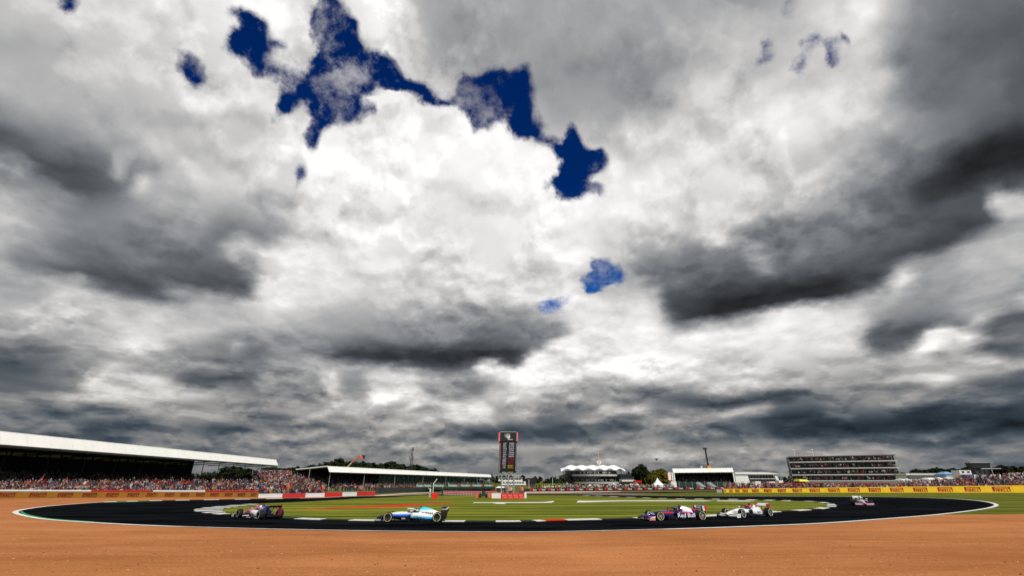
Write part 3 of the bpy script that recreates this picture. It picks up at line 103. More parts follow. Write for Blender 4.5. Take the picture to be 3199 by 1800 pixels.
# Openings to the blue: first column, then values 0 to 9.
CLOUD_GAP = [
[],
[],
[],
[],
[],
[],
[],
[],
[],
[],
[],
[],
[],
[],
[],
[],
[],
[],
[],
[],
[],
[],
[],
[],
[],
[178,1,5,4,2],
[],
[],
[],
[105,1,2,3,3,3,2,1],
[105,1,3,4,5,4,3,3,3,1,0,0,1],
[115,3,9,9,5,1],
[114,3,7,9,9,9,9,9,9,7,1],
[103,1,1,1,0,0,0,0,0,0,0,0,0,0,4,9,9,9,9,6,3],
[56,1,2,1,0,0,0,0,0,0,0,0,0,0,0,0,0,0,0,0,0,0,0,0,0,0,0,0,0,0,0,0,0,0,0,0,0,0,0,0,0,0,0,0,0,0,0,0,0,0,0,0,0,0,0,0,0,0,0,0,0,3,9,9,8,5,0,0,0,0,0,0,0,0,0,0,1,1],
[],
[],
[],
[34,1],
[34,1,1],
[52,1,4,1],
[52,1,8,8,2,0,0,0,0,0,0,0,0,0,0,0,0,0,0,0,0,0,0,0,0,0,0,0,0,0,0,0,0,0,0,0,0,0,0,0,0,0,0,0,0,0,0,0,0,0,0,0,0,0,0,0,0,0,0,0,0,0,1,1],
[53,2,4,1,0,0,0,0,0,0,0,0,0,0,0,0,0,0,0,0,0,0,0,0,0,0,0,0,0,0,0,0,0,0,0,0,0,0,0,0,0,0,0,0,0,0,0,0,0,0,0,0,0,0,0,0,0,1,3,5,7,8,9,7,4,3,4,6,4,1],
[107,1,4,8,9,9,9,9,9,9,9,9,9,8,6,2],
[52,1,4,6,5,2,0,0,0,0,0,0,0,0,0,0,0,0,0,0,0,0,0,0,0,0,0,0,0,0,0,0,0,0,0,0,0,0,0,0,0,0,0,0,0,0,0,0,0,0,0,0,0,0,0,0,1,4,8,9,9,9,9,9,9,9,5,1],
[33,1,1,0,0,0,0,0,0,0,0,0,0,0,0,0,0,0,0,0,1,5,8,8,3,0,0,0,0,0,0,0,0,0,0,0,0,0,0,0,0,0,0,0,0,0,0,0,0,0,0,0,0,0,0,0,0,0,0,0,0,0,0,0,0,0,0,0,0,0,0,0,0,0,0,0,0,2,6,9,9,9,9,9,9,9,8,8,6,3],
[14,1,0,0,0,0,0,0,0,0,0,0,0,0,0,0,0,0,2,5,7,4,1,0,0,0,0,0,0,0,0,0,1,4,4,1,0,0,0,0,1,5,8,5,1,0,0,0,0,0,0,0,0,0,0,0,0,0,0,0,0,0,0,0,0,0,0,0,0,0,0,0,0,0,0,0,0,0,0,0,0,0,0,0,0,0,0,0,0,0,0,0,0,0,0,0,0,1,4,7,9,9,9,9,9,9,9,9,7,2],
[13,4,7,3,0,0,0,0,0,0,0,0,0,0,0,0,0,0,2,5,5,4,1,0,0,0,0,0,0,0,0,0,0,3,8,9,8,4,1,0,0,0,2,6,8,5,2,1,0,0,0,0,0,0,0,0,0,0,0,0,0,0,0,0,0,0,0,0,0,0,0,0,0,0,0,0,0,0,0,0,0,0,0,0,0,0,0,0,0,0,0,0,0,0,0,0,0,1,5,9,9,9,9,9,9,9,9,9,8,3,0,0,0,0,0,0,0,0,0,0,0,0,0,0,0,0,0,0,0,0,0,0,0,0,0,0,0,0,0,0,0,0,0,0,0,0,0,0,0,0,0,0,0,0,0,1,5,2],
[12,2,4,4,1,0,0,0,0,0,0,0,0,0,0,0,0,0,0,0,0,0,0,0,0,0,0,0,0,0,0,0,1,1,1,6,9,9,8,7,6,5,6,7,8,9,9,9,8,6,5,3,3,2,2,1,0,0,0,0,0,0,0,0,0,0,0,0,0,0,0,0,0,0,0,0,0,0,0,0,0,0,0,0,0,0,0,0,0,0,1,1,2,2,3,4,5,5,5,4,3,6,9,9,9,7,3,1,1,1,0,0,0,0,0,0,0,0,0,0,0,0,0,0,0,0,0,0,0,0,0,0,0,0,0,0,0,0,0,0,0,0,0,0,0,0,0,0,0,0,0,0,3,4,1,0,0,3,3,2,4],
[12,1,2,1,0,0,0,0,0,0,0,0,0,0,0,0,0,0,0,0,0,0,0,0,0,0,0,0,3,6,7,6,4,5,5,6,6,7,9,9,9,9,9,9,9,9,9,9,9,9,8,6,4,4,4,3,1,0,0,0,0,0,0,0,0,0,0,0,0,0,0,0,0,0,0,0,0,0,0,1,2,2,1,1,0,0,0,0,2,6,8,8,9,9,9,8,6,4,2,1,0,0,2,5,5,2,0,0,0,0,0,0,0,0,0,0,0,0,0,0,0,0,0,0,0,0,0,0,0,0,0,0,0,0,0,0,0,0,0,0,0,0,0,0,0,0,0,0,0,0,0,0,1,0,3,4,4,1],
[34,1,3,5,6,6,7,8,8,7,5,6,6,6,6,6,6,6,8,9,9,9,9,9,9,9,9,9,8,6,3,1,0,0,0,0,0,0,0,0,0,0,0,0,0,0,1,1,1,1,1,1,0,0,0,0,2,5,8,9,8,7,4,2,1,2,5,8,9,9,9,9,7,7,6,4,2,0,0,0,0,0,0,0,0,0,0,0,0,0,0,0,0,0,0,0,0,0,0,0,0,0,0,0,0,0,0,0,0,0,0,0,0,0,0,0,0,0,0,0,0,0,0,0,1,2,3,2,1],
[35,3,7,8,8,8,8,8,8,7,4,2,2,2,2,2,2,5,8,9,9,9,9,9,9,9,9,9,9,9,8,6,3,2,1,1,0,0,0,1,1,1,2,4,6,7,8,8,8,8,8,7,7,7,7,8,8,9,9,9,9,9,8,8,8,9,9,9,9,9,9,7,6,5,2,1,0,0,0,0,0,0,0,0,0,0,0,0,0,0,0,0,0,0,0,0,0,0,0,0,0,0,0,0,0,0,0,0,0,0,0,0,0,0,0,0,0,0,0,0,0,0,0,0,1,3,3,1],
[34,1,3,6,8,8,8,8,8,7,8,8,7,3,0,0,0,0,3,8,9,9,9,9,9,9,9,9,9,9,9,9,9,9,9,9,8,7,7,7,7,6,6,6,6,6,6,5,5,5,6,7,9,9,9,9,9,9,9,9,9,9,9,9,9,9,9,9,9,9,9,9,7,6,3,1,0,0,0,0,0,0,0,0,0,0,0,0,0,0,0,0,0,0,0,0,0,0,0,0,0,0,0,0,0,0,0,0,0,0,0,0,0,0,0,0,0,0,0,0,0,0,0,0,0,0,0,0,0,0,1,2,2,1],
[34,1,3,7,8,8,8,8,7,3,1,2,3,2,0,0,0,1,4,8,9,9,9,9,9,9,9,9,9,9,9,9,9,9,9,9,9,7,5,2,1,1,1,1,1,1,1,1,1,1,1,2,5,8,9,9,9,9,9,9,9,9,9,9,9,9,9,9,9,9,9,8,6,5,2,1,0,0,0,0,0,0,0,0,0,0,0,0,0,0,0,0,0,0,0,0,0,0,0,0,0,0,0,0,0,0,0,0,0,0,0,0,0,0,0,0,0,0,0,0,0,0,0,0,0,0,0,0,0,0,0,1,2,2,1],
[37,1,2,2,1,1,0,0,0,0,0,0,0,1,4,7,9,9,9,9,9,9,9,9,9,8,7,6,5,6,8,8,7,4,2,0,0,0,0,0,0,0,0,0,0,0,0,0,0,0,2,4,7,8,9,9,9,9,9,9,9,9,9,9,9,9,8,7,7,6,3,1,0,0,0,0,0,0,0,0,0,0,0,0,0,0,0,0,0,0,0,0,0,0,0,0,0,0,0,0,0,0,0,0,0,0,0,0,0,0,0,0,0,0,0,0,0,0,0,0,0,0,0,0,0,0,0,0,0,0,1,1],
[48,2,6,8,9,9,9,9,9,9,9,9,7,4,2,1,0,0,0,0,1,0,0,0,0,0,0,0,0,0,0,0,0,0,0,0,0,0,0,0,0,1,1,2,3,4,5,6,7,7,7,7,7,6,5,5,4,4,3,1],
[47,1,4,8,9,9,9,9,9,9,9,9,8,5,1,0,0,0,0,0,0,0,0,0,0,0,0,0,0,0,0,0,0,0,0,0,0,0,0,0,0,0,0,0,0,0,0,0,0,0,0,0,0,0,0,0,0,0,0,0,0,0,0,0,0,0,0,0,0,0,0,0,0,0,0,0,0,0,0,0,0,0,0,0,0,0,0,0,0,0,0,0,0,0,0,0,1,2,2,2,1],
[48,1,5,8,9,8,7,6,5,5,3,2,1,0,0,0,0,0,0,0,0,0,0,0,0,0,0,0,0,0,0,0,0,0,0,0,0,0,0,0,0,0,0,0,0,0,0,0,0,0,0,0,0,0,0,0,0,0,0,0,0,0,0,0,0,0,0,0,0,0,0,0,0,0,0,0,0,0,0,0,0,0,0,0,0,0,0,0,0,0,0,0,0,0,0,0,1,1,1],
[47,1,2,5,7,6,3,1],
[47,1,3,4,4,2,1],
[48,1,1,1,1],
[],
[],
[],
[],
[],
[],
]
# ------------------------------------------------------------------ world: blue sky with a layer of broken cumulus
world = bpy.data.worlds.new('World'); SC.world = world; world.use_nodes = True
WN = world.node_tree; WN.nodes.clear()
def wn(t, **k):
    n = WN.nodes.new(t)
    for a, v in k.items(): setattr(n, a, v)
    return n
def wset(sock, v):
    if hasattr(v, 'is_linked') or hasattr(v, 'links'): WN.links.new(v, sock)
    else: sock.default_value = v
def wm(op, a, b=0.0, c=None, clamp=False):
    n = wn('ShaderNodeMath', operation=op); n.use_clamp = clamp
    wset(n.inputs[0], a); wset(n.inputs[1], b)
    if c is not None: wset(n.inputs[2], c)
    return n.outputs[0]
def wv(op, a, b=(0, 0, 0), c=None, scale=None):
    n = wn('ShaderNodeVectorMath', operation=op)
    wset(n.inputs[0], a)
    if len(n.inputs) > 1 and op not in ('NORMALIZE', 'SCALE', 'LENGTH'): wset(n.inputs[1], b)
    if c is not None: wset(n.inputs[2], c)
    if scale is not None: wset(n.inputs['Scale'], scale)
    return n.outputs['Value'] if op in ('DOT_PRODUCT', 'LENGTH') else n.outputs['Vector']
def wmix(f, a, b, t='FLOAT', blend='MIX'):
    n = wn('ShaderNodeMix', data_type=t)
    ins = [s for s in n.inputs if s.enabled]
    if t == 'RGBA': n.blend_type = blend
    wset(ins[0], f); wset(ins[1], a); wset(ins[2], b)
    return [s for s in n.outputs if s.enabled][0]
def wnoise(vec, scale, detail, rough=0.55, lac=2.0, dist=0.0):
    n = wn('ShaderNodeTexNoise'); n.noise_dimensions = '3D'
    wset(n.inputs['Vector'], vec); n.inputs['Scale'].default_value = scale
    n.inputs['Detail'].default_value = detail; n.inputs['Roughness'].default_value = rough
    n.inputs['Lacunarity'].default_value = lac; n.inputs['Distortion'].default_value = dist
    return n
def wsep(v):
    n = wn('ShaderNodeSeparateXYZ'); wset(n.inputs[0], v); return n.outputs
def wcomb(x, y, z):
    n = wn('ShaderNodeCombineXYZ'); wset(n.inputs[0], x); wset(n.inputs[1], y); wset(n.inputs[2], z); return n.outputs[0]
def wrange(v, a, b, c=0.0, d=1.0, smooth=True):
    n = wn('ShaderNodeMapRange'); n.interpolation_type = 'SMOOTHSTEP' if smooth else 'LINEAR'
    wset(n.inputs[0], v)
    for i, x in enumerate((a, b, c, d)): wset(n.inputs[i+1], x)
    return n.outputs[0]

direction = wn('ShaderNodeTexCoord').outputs['Generated']
D0 = wv('NORMALIZE', direction)
dx, dy, dz = wsep(D0)
zc = wm('MAXIMUM', dz, 0.0)
inv = wrange(zc, 0.0, 0.5, 1.5, 1.0)
Q = wcomb(wm('MULTIPLY', dx, inv), wm('MULTIPLY', dy, inv), wm('MULTIPLY', wm('SQRT', wm('ADD', zc, 0.03)), 1.5))   # position in the cloud layer
# billowing edges: the cover is looked up through a turbulent offset, flatter near the horizon
big = wnoise(Q, 5.0, 7.0, 0.56)
w = wv('SUBTRACT', big.outputs['Color'], (0.5, 0.5, 0.5))
hz = wrange(dz, 0.0, 0.5, 0.12, 1.0)
wamp = wcomb(0.062, 0.062, wm('MULTIPLY', hz, 0.07))
wisp = wnoise(Q, 11.0, 9.0, 0.64)
w2 = wv('MULTIPLY', wv('SUBTRACT', wisp.outputs['Color'], (0.5, 0.5, 0.5)), wcomb(0.035, 0.035, wm('MULTIPLY', hz, 0.045)))
Dw = wv('NORMALIZE', wv('ADD', wv('ADD', D0, wv('MULTIPLY', w, wamp)), w2))
wx, wy, wz = wsep(Dw)
az = wm('MULTIPLY', wm('ARCTAN2', wx, wy), 180/math.pi)
el = wm('MULTIPLY', wm('ARCSINE', wz), 180/math.pi)
u = wm('MULTIPLY_ADD', az, 1/128.0, 0.5, clamp=True)
def cover_row(v):
    n = wn('ShaderNodeFloatCurve'); N = len(v); cv = n.mapping.curves[0]
    ks = [k for k in range(1, N-1) if abs(v[k]-v[k-1]) > 0.004 or abs(v[k+1]-v[k]) > 0.004]
    cv.points[0].location = (0.0, v[0]); cv.points[1].location = (1.0, v[-1])
    for k in ks: cv.points.new(k/(N-1), v[k])
    for p in cv.points: p.handle_type = 'VECTOR'
    n.mapping.update(); WN.links.new(u, n.inputs['Value']); return n.outputs[0]
tone = gap = None
for i, e in enumerate(CLOUD_EL):
    N = len(CLOUD_TONE[i]); t_ = cover_row([t/100 for t in CLOUD_TONE[i]]); gv = [0.0]*N
    for k, g in enumerate(CLOUD_GAP[i][1:]): gv[CLOUD_GAP[i][0]+k] = g/9
    g_ = cover_row(gv) if max(gv) > 0 else 0.0
    if i == 0: tone, gap = t_, g_; continue
    f = wrange(el, CLOUD_EL[i-1], e, smooth=False)
    tone = wmix(f, tone, t_)
    if not (isinstance(gap, float) and isinstance(g_, float)): gap = wmix(f, gap, g_)
# outside the mapped span the same kind of sky goes on
free = wnoise(Q, 1.7, 5.0, 0.6)
fv = free.outputs['Fac']
side = wrange(wm('ABSOLUTE', az), 58.0, 66.0)
high = wrange(el, 55.0, 60.0)
off = wm('MAXIMUM', side, high)
tone = wmix(off, tone, wrange(fv, 0.3, 0.7, 0.32, 0.95))
gap = wmix(off, gap, wrange(wnoise(Q, 1.1, 3.0).outputs['Fac'], 0.56, 0.66))
# relief of the billows: difference of density towards the sun
fine = wnoise(Q, 6.5, 7.0, 0.52)
fine2 = wnoise(wv('ADD', Q, (0.006, -0.010, 0.026)), 6.5, 7.0, 0.52)
rel = wm('SUBTRACT', fine.outputs['Fac'], fine2.outputs['Fac'])
def rim(lo, hi):               # outlines of the billows: lit above, shaded beneath
    return wm('SUBTRACT', wrange(fine.outputs['Fac'], lo, hi), wrange(fine2.outputs['Fac'], lo, hi))
crisp = wm('ADD', wm('MULTIPLY', rim(0.44, 0.52), 0.075), wm('MULTIPLY', rim(0.53, 0.60), 0.085))
# low in the sky the layers are seen edge on: small flat-based clouds in rows
Ql = wcomb(wm('MULTIPLY', dx, 2.2), wm('MULTIPLY', dy, 2.2), wm('MULTIPLY', dz, 6.5))
low1 = wnoise(Ql, 4.2, 6.0, 0.55); low2 = wnoise(wv('ADD', Ql, (0.0, 0.0, 0.075)), 4.2, 6.0, 0.55)
lows = wm('SUBTRACT', wrange(low1.outputs['Fac'], 0.46, 0.55), wrange(low2.outputs['Fac'], 0.46, 0.55))
lows = wm('MULTIPLY_ADD', wm('SUBTRACT', low1.outputs['Fac'], 0.5), 0.35, wm('MULTIPLY', lows, 0.15))
lowband = wm('MULTIPLY', wrange(dz, 0.08, 0.38, 0.62, 0.0), lows)
soft = wrange(tone, 0.2, 0.75, 0.30, 1.0)
patch = wrange(free.outputs['Fac'], 0.38, 0.62, 0.25, 1.0)
tone = wm('ADD', tone, wm('MULTIPLY', wm('MULTIPLY_ADD', rel, 0.30, crisp), wm('MULTIPLY', soft, patch)))
tone = wm('ADD', tone, wm('MULTIPLY', wm('SUBTRACT', big.outputs['Fac'], 0.5), 0.07))
tone = wm('ADD', tone, wm('MULTIPLY', lowband, wrange(tone, 0.2, 0.5, 0.4, 1.0)))
# thin shreds where cloud gives way to blue
g2 = wm('ADD', gap, wm('MULTIPLY', wm('SUBTRACT', wisp.outputs['Fac'], 0.5), wmix(wrange(gap, 0.0, 0.25), 0.0, wrange(gap, 0.7, 1.0, 2.6, 1.2))))
veil = wrange(wnoise(wv('ADD', Q, (3.0, 1.0, 2.0)), 8.0, 9.0, 0.66, dist=0.1).outputs['Fac'], 0.52, 0.72, 0.0, 0.5)
clear = wm('MULTIPLY', wrange(g2, 0.08, 0.82), wm('SUBTRACT', 1.0, veil))
tone = wm('MAXIMUM', wm('MINIMUM', tone, 1.0), 0.1)
lin = wm('POWER', tone, 2.25)
# colour: slate near the horizon and in thick bases, faintly warm in the lit parts
tint = wmix(wrange(tone, 0.3, 0.85), (0.88, 0.96, 1.06, 1), (1.02, 1.0, 0.985, 1), 'RGBA')
slate = wmix(wrange(tone, 0.2, 0.62), (0.66, 0.95, 1.28, 1), (1.03, 1.0, 0.96, 1), 'RGBA')
tint = wmix(wrange(dz, 0.06, 0.27), slate, tint, 'RGBA')
cloud = wv('SCALE', tint, scale=lin)
sky = wn('ShaderNodeTexSky'); sky.sky_type = 'NISHITA'; sky.sun_disc = False
sky.sun_elevation = SUN_EL; sky.sun_rotation = SUN_AZ
sky.air_density = 1.0; sky.dust_density = 0.3; sky.ozone_density = 3.0
blue = wv('MULTIPLY', sky.outputs[0], wmix(wrange(dz, 0.25, 0.6), (0.014, 0.058, 0.115, 1), (0.0, 0.014, 0.046, 1), 'RGBA'))
final = wmix(clear, cloud, blue, 'VECTOR')
bg = wn('ShaderNodeBackground'); WN.links.new(final, bg.inputs['Color']); bg.inputs['Strength'].default_value = 1.0
wo = wn('ShaderNodeOutputWorld'); WN.links.new(bg.outputs[0], wo.inputs['Surface'])
world.cycles.sampling_method = 'MANUAL'; world.cycles.sample_map_resolution = 256

# ------------------------------------------------------------------ where things stand: photograph pixel -> place
FOC = 1422.0
cp, sp = math.cos(PITCH), math.sin(PITCH)
def look(px, py):
    dx, dd = px-1599.5, py-900.0
    return Vector((dx, FOC*cp + dd*sp, FOC*sp - dd*cp))
def at(px, py, Y):                 # the point seen at a pixel, Y metres ahead of the camera
    r = look(px, py); t = Y/r.y
    return Vector((r.x*t, Y, CAM_H + r.z*t))
def on(px, py, z=0.0):             # the point seen at a pixel on the ground
    r = look(px, py); t = (z-CAM_H)/r.z
    return Vector((r.x*t, r.y*t, z))
def gx(px, Y):                     # ground point below a pixel column at distance Y
    p = at(px, 1520, Y); p.z = 0; return p
rnd = random.Random(7)

# ------------------------------------------------------------------ materials
MATS = {}
def mat(name, col, rough=0.6, vary=0.15, scale=6.0, metal=0.0, spec=0.4, bump=0.0, stretch=(1, 1, 1), col2=None, detail=5.0, coords='Object', attr=None, coat=0.0):
    if name in MATS: return MATS[name]
    m = bpy.data.materials.new(name); m.use_nodes = True; nt = m.node_tree
    b = nt.nodes['Principled BSDF']; b.inputs['Roughness'].default_value = rough; b.inputs['Metallic'].default_value = metal
    b.inputs['Specular IOR Level'].default_value = spec
    b.inputs['Coat Weight'].default_value = coat
    tc = nt.nodes.new('ShaderNodeTexCoord'); mp = nt.nodes.new('ShaderNodeMapping'); mp.inputs['Scale'].default_value = stretch
    nt.links.new(tc.outputs[coords], mp.inputs[0])
    n = nt.nodes.new('ShaderNodeTexNoise'); n.inputs['Scale'].default_value = scale; n.inputs['Detail'].default_value = detail; n.inputs['Roughness'].default_value = 0.6
    nt.links.new(mp.outputs[0], n.inputs['Vector'])
    mr = nt.nodes.new('ShaderNodeMapRange'); mr.inputs[1].default_value = 0.3; mr.inputs[2].default_value = 0.7
    nt.links.new(n.outputs['Fac'], mr.inputs[0])
    mx = nt.nodes.new('ShaderNodeMix'); mx.data_type = 'RGBA'
    a, c = mx.inputs[6], mx.inputs[7]
    if attr:
        at_ = nt.nodes.new('ShaderNodeAttribute'); at_.attribute_name = attr
        dk = nt.nodes.new('ShaderNodeVectorMath'); dk.operation = 'SCALE'; dk.inputs['Scale'].default_value = 1-vary
        nt.links.new(at_.outputs['Color'], dk.inputs[0]); nt.links.new(at_.outputs['Color'], a); nt.links.new(dk.outputs[0], c)
    else:
        a.default_value = (*col, 1)
        c.default_value = (*(col2 if col2 else [x*(1-vary) for x in col]), 1)
    nt.links.new(mr.outputs[0], mx.inputs[0]); nt.links.new(mx.outputs[2], b.inputs['Base Color'])
    if bump:
        bp = nt.nodes.new('ShaderNodeBump'); bp.inputs['Strength'].default_value = bump; bp.inputs['Distance'].default_value = 0.02
        nt.links.new(n.outputs['Fac'], bp.inputs['Height']); nt.links.new(bp.outputs[0], b.inputs['Normal'])
    MATS[name] = m; return m

# ------------------------------------------------------------------ mesh helpers
class MB:
    def __init__(s): s.v = []; s.f = []; s.m = []; s.cur = 0; s.col = []; s.c = (1, 1, 1)
    def _add(s, vs, fs):
        k = len(s.v); s.v += [tuple(v) for v in vs]
        s.f += [tuple(i+k for i in f) for f in fs]; s.m += [s.cur]*len(fs); s.col += [s.c]*len(fs)
    def hexa(s, a, b, c, d, e, f, g, h):      # bottom a b c d, top e f g h
        s._add([a, b, c, d, e, f, g, h], [(3, 2, 1, 0), (4, 5, 6, 7), (0, 1, 5, 4), (1, 2, 6, 5), (2, 3, 7, 6), (3, 0, 4, 7)])
    def box(s, x0, x1, y0, y1, z0, z1):
        s.hexa((x0, y0, z0), (x1, y0, z0), (x1, y1, z0), (x0, y1, z0), (x0, y0, z1), (x1, y0, z1), (x1, y1, z1), (x0, y1, z1))
    def slab(s, p, q, w, z0, z1, off=0.0):   # an upright wall from p to q in plan, thickness w, behind by off
        d = Vector((q[0]-p[0], q[1]-p[1])); d.normalize(); n = Vector((-d.y, d.x))
        a = Vector(p[:2])+n*off; b = Vector(q[:2])+n*off; a2 = a+n*w; b2 = b+n*w
        zz = z0 if isinstance(z0, (tuple, list)) else (z0, z0); zt = z1 if isinstance(z1, (tuple, list)) else (z1, z1)
        s.hexa((*a, zz[0]), (*b, zz[1]), (*b2, zz[1]), (*a2, zz[0]), (*a, zt[0]), (*b, zt[1]), (*b2, zt[1]), (*a2, zt[0]))
    def quad(s, a, b, c, d): s._add([a, b, c, d], [(0, 1, 2, 3)])
    def sheet(s, a, b, c, d, th):            # quad with thickness along its normal
        a, b, c, d = [Vector(x) for x in (a, b, c, d)]; n = (b-a).cross(d-a).normalized()*th
        s.hexa(a-n, b-n, c-n, d-n, a, b, c, d)
    def poly(s, pts): s._add(pts, [tuple(range(len(pts)))])
    def tube(s, p, q, r, n=6, r2=None):
        p, q = Vector(p), Vector(q); d = (q-p)
        if d.length < 1e-6: return
        d.normalize(); u = d.orthogonal().normalized(); w = d.cross(u); r2 = r if r2 is None else r2
        vs = [p+(u*math.cos(2*math.pi*i/n)+w*math.sin(2*math.pi*i/n))*r for i in range(n)]+[q+(u*math.cos(2*math.pi*i/n)+w*math.sin(2*math.pi*i/n))*r2 for i in range(n)]
        s._add(vs, [(i, (i+1) % n, n+(i+1) % n, n+i) for i in range(n)]+[tuple(range(n-1, -1, -1)), tuple(range(n, 2*n))])
    def loft(s, rings, cap=True):
        n = len(rings[0]); k = len(rings)
        vs = [v for r in rings for v in r]
        fs = [(j*n+i, j*n+(i+1) % n, (j+1)*n+(i+1) % n, (j+1)*n+i) for j in range(k-1) for i in range(n)]
        if cap: fs += [tuple(range(n-1, -1, -1)), tuple(range((k-1)*n, k*n))]
        s._add(vs, fs)
    def ball(s, c, rx, ry=None, rz=None, n=8, k=6):
        ry = rx if ry is None else ry; rz = rx if rz is None else rz; c = Vector(c)
        rings = [[(c.x+rx*math.sin(t)*math.cos(2*math.pi*i/n), c.y+ry*math.sin(t)*math.sin(2*math.pi*i/n), c.z-rz*math.cos(t)) for i in range(n)] for t in [math.pi*(j+.35)/(k-.3) for j in range(k)]]
        s.loft(rings)
    def build(s, name, mats, parent=None, smooth=False, world=True, colors=False):
        me = bpy.data.meshes.new(name)
        vs = s.v
        if parent is not None and world:
            mi = (Matrix.Translation(parent.location) @ parent.rotation_euler.to_matrix().to_4x4()).inverted()
            if parent.parent is not None:
                pp = parent.parent; mi = mi @ (Matrix.Translation(pp.location) @ pp.rotation_euler.to_matrix().to_4x4()).inverted()
            vs = [tuple(mi @ Vector(v)) for v in vs]
        org = None
        if parent is None and world and vs:      # origin at the base of the thing
            n = len(vs); ox = sum(v[0] for v in vs)/n; oy = sum(v[1] for v in vs)/n; oz = min(v[2] for v in vs)
            vs = [(v[0]-ox, v[1]-oy, v[2]-oz) for v in vs]; org = (ox, oy, oz)
        me.from_pydata(vs, [], s.f)
        for m in (mats if isinstance(mats, (list, tuple)) else [mats]): me.materials.append(m)
        if any(s.m): me.polygons.foreach_set('material_index', s.m)
        if colors:
            a = me.color_attributes.new('tone', 'FLOAT_COLOR', 'CORNER'); d = []
            for p, c in zip(me.polygons, s.col): d += [*c, 1.0]*p.loop_total
            a.data.foreach_set('color', d)
        if smooth: me.polygons.foreach_set('use_smooth', [True]*len(me.polygons))
        me.update()
        o = bpy.data.objects.new(name, me); C.objects.link(o)
        if parent is not None: o.parent = parent
        if org: o.location = org
        return o
def tag(o, label, cat, group=None):
    o['label'] = label; o['category'] = cat
    if group: o['group'] = group
    return o
def thing(name, label, cat, loc=(0, 0, 0), rz=0.0, group=None):
    o = bpy.data.objects.new(name, None); C.objects.link(o); o.empty_display_size = 0.3
    o.location = loc; o.rotation_euler = (0, 0, rz); return tag(o, label, cat, group)
def structure(o): o['kind'] = 'structure'; return o
def stuff(o, label=None, cat=None):
    o['kind'] = 'stuff'
    if label: o['label'] = label; o['category'] = cat
    return o
def copy_thing(o, loc, rz, label=None):
    r = o.copy(); C.objects.link(r); r.location = loc; r.rotation_euler = (0, 0, rz)
    if label: r['label'] = label
    for ch in list(o.children):
        c = ch.copy(); C.objects.link(c); c.parent = r
        for g in ch.children:
            d = g.copy(); C.objects.link(d); d.parent = c
    return r
def text_part(name, body, m, parent, size, M4, xs=1.0, align='CENTER', th=0.004, world=False):
    cu = bpy.data.curves.new(name, 'FONT'); cu.body = body; cu.size = size; cu.extrude = th; cu.resolution_u = 2
    cu.align_x = align; cu.align_y = 'CENTER'; cu.offset = size*0.018
    t = bpy.data.objects.new(name, cu); C.objects.link(t)
    bpy.context.view_layer.update()
    me = bpy.data.meshes.new_from_object(t.evaluated_get(bpy.context.evaluated_depsgraph_get()))
    bpy.data.objects.remove(t); bpy.data.curves.remove(cu)
    S4 = M4 @ Matrix.Diagonal((xs, 1, 1, 1))
    if parent is not None and world:
        S4 = (Matrix.Translation(parent.location) @ parent.rotation_euler.to_matrix().to_4x4()).inverted() @ S4
    me.transform(S4); me.materials.clear(); me.materials.append(m); me.name = name
    o = bpy.data.objects.new(name, me); C.objects.link(o); o.parent = parent
    return o
def frame(origin, xdir, ydir=(0, 0, 1)):
    x = Vector(xdir).normalized(); y = Vector(ydir); y = (y-x*y.dot(x)).normalized(); z = x.cross(y)
    m = Matrix.Identity(4)
    for i in range(3): m[i][0], m[i][1], m[i][2], m[i][3] = x[i], y[i], z[i], origin[i]
    return m
def spline(pts, n):
    out = []; P = [pts[0]]+list(pts)+[pts[-1]]
    for i in range(1, len(P)-2):
        a, b, c, d = [Vector(p) for p in P[i-1:i+3]]
        for k in range(n):
            t = k/n; out.append(0.5*((2*b)+(c-a)*t+(2*a-5*b+4*c-d)*t*t+(3*b-a-3*c+d)*t**3))
    out.append(Vector(pts[-1])); return out

WHITE = mat('white_paint', (0.78, 0.77, 0.74), 0.55, 0.12, 0.8)
SHEET = mat('white_roof_sheet', (0.80, 0.79, 0.76), 0.5, 0.10, 0.35, detail=8)
BLACK = mat('black_paint', (0.012, 0.012, 0.014), 0.5, 0.3, 3)
DARK = mat('dark_steel', (0.03, 0.033, 0.038), 0.55, 0.3, 2)
STEEL = mat('galvanised_steel', (0.42, 0.43, 0.44), 0.45, 0.25, 3, metal=0.3)
CONC = mat('dark_concrete', (0.06, 0.06, 0.058), 0.9, 0.4, 1.5, spec=0.2)
RED = mat('red_paint', (0.55, 0.012, 0.012), 0.5, 0.2, 2)
GREENM = mat('green_mesh', (0.010, 0.036, 0.030), 0.8, 0.3, 3)
GLASS = mat('dark_glass', (0.02, 0.025, 0.03), 0.12, 0.3, 0.6, spec=0.6)
YEL = mat('yellow_board', (0.80, 0.50, 0.012), 0.5, 0.10, 0.5)
LOGO = mat('red_lettering', (0.42, 0.008, 0.02), 0.5, 0.15, 2)
ORANGE = mat('orange_paint', (0.80, 0.12, 0.02), 0.5, 0.15, 3)
CROWD = mat('clothes_and_skin', (1, 1, 1), 0.85, 0.25, 12, attr='tone', spec=0.15)
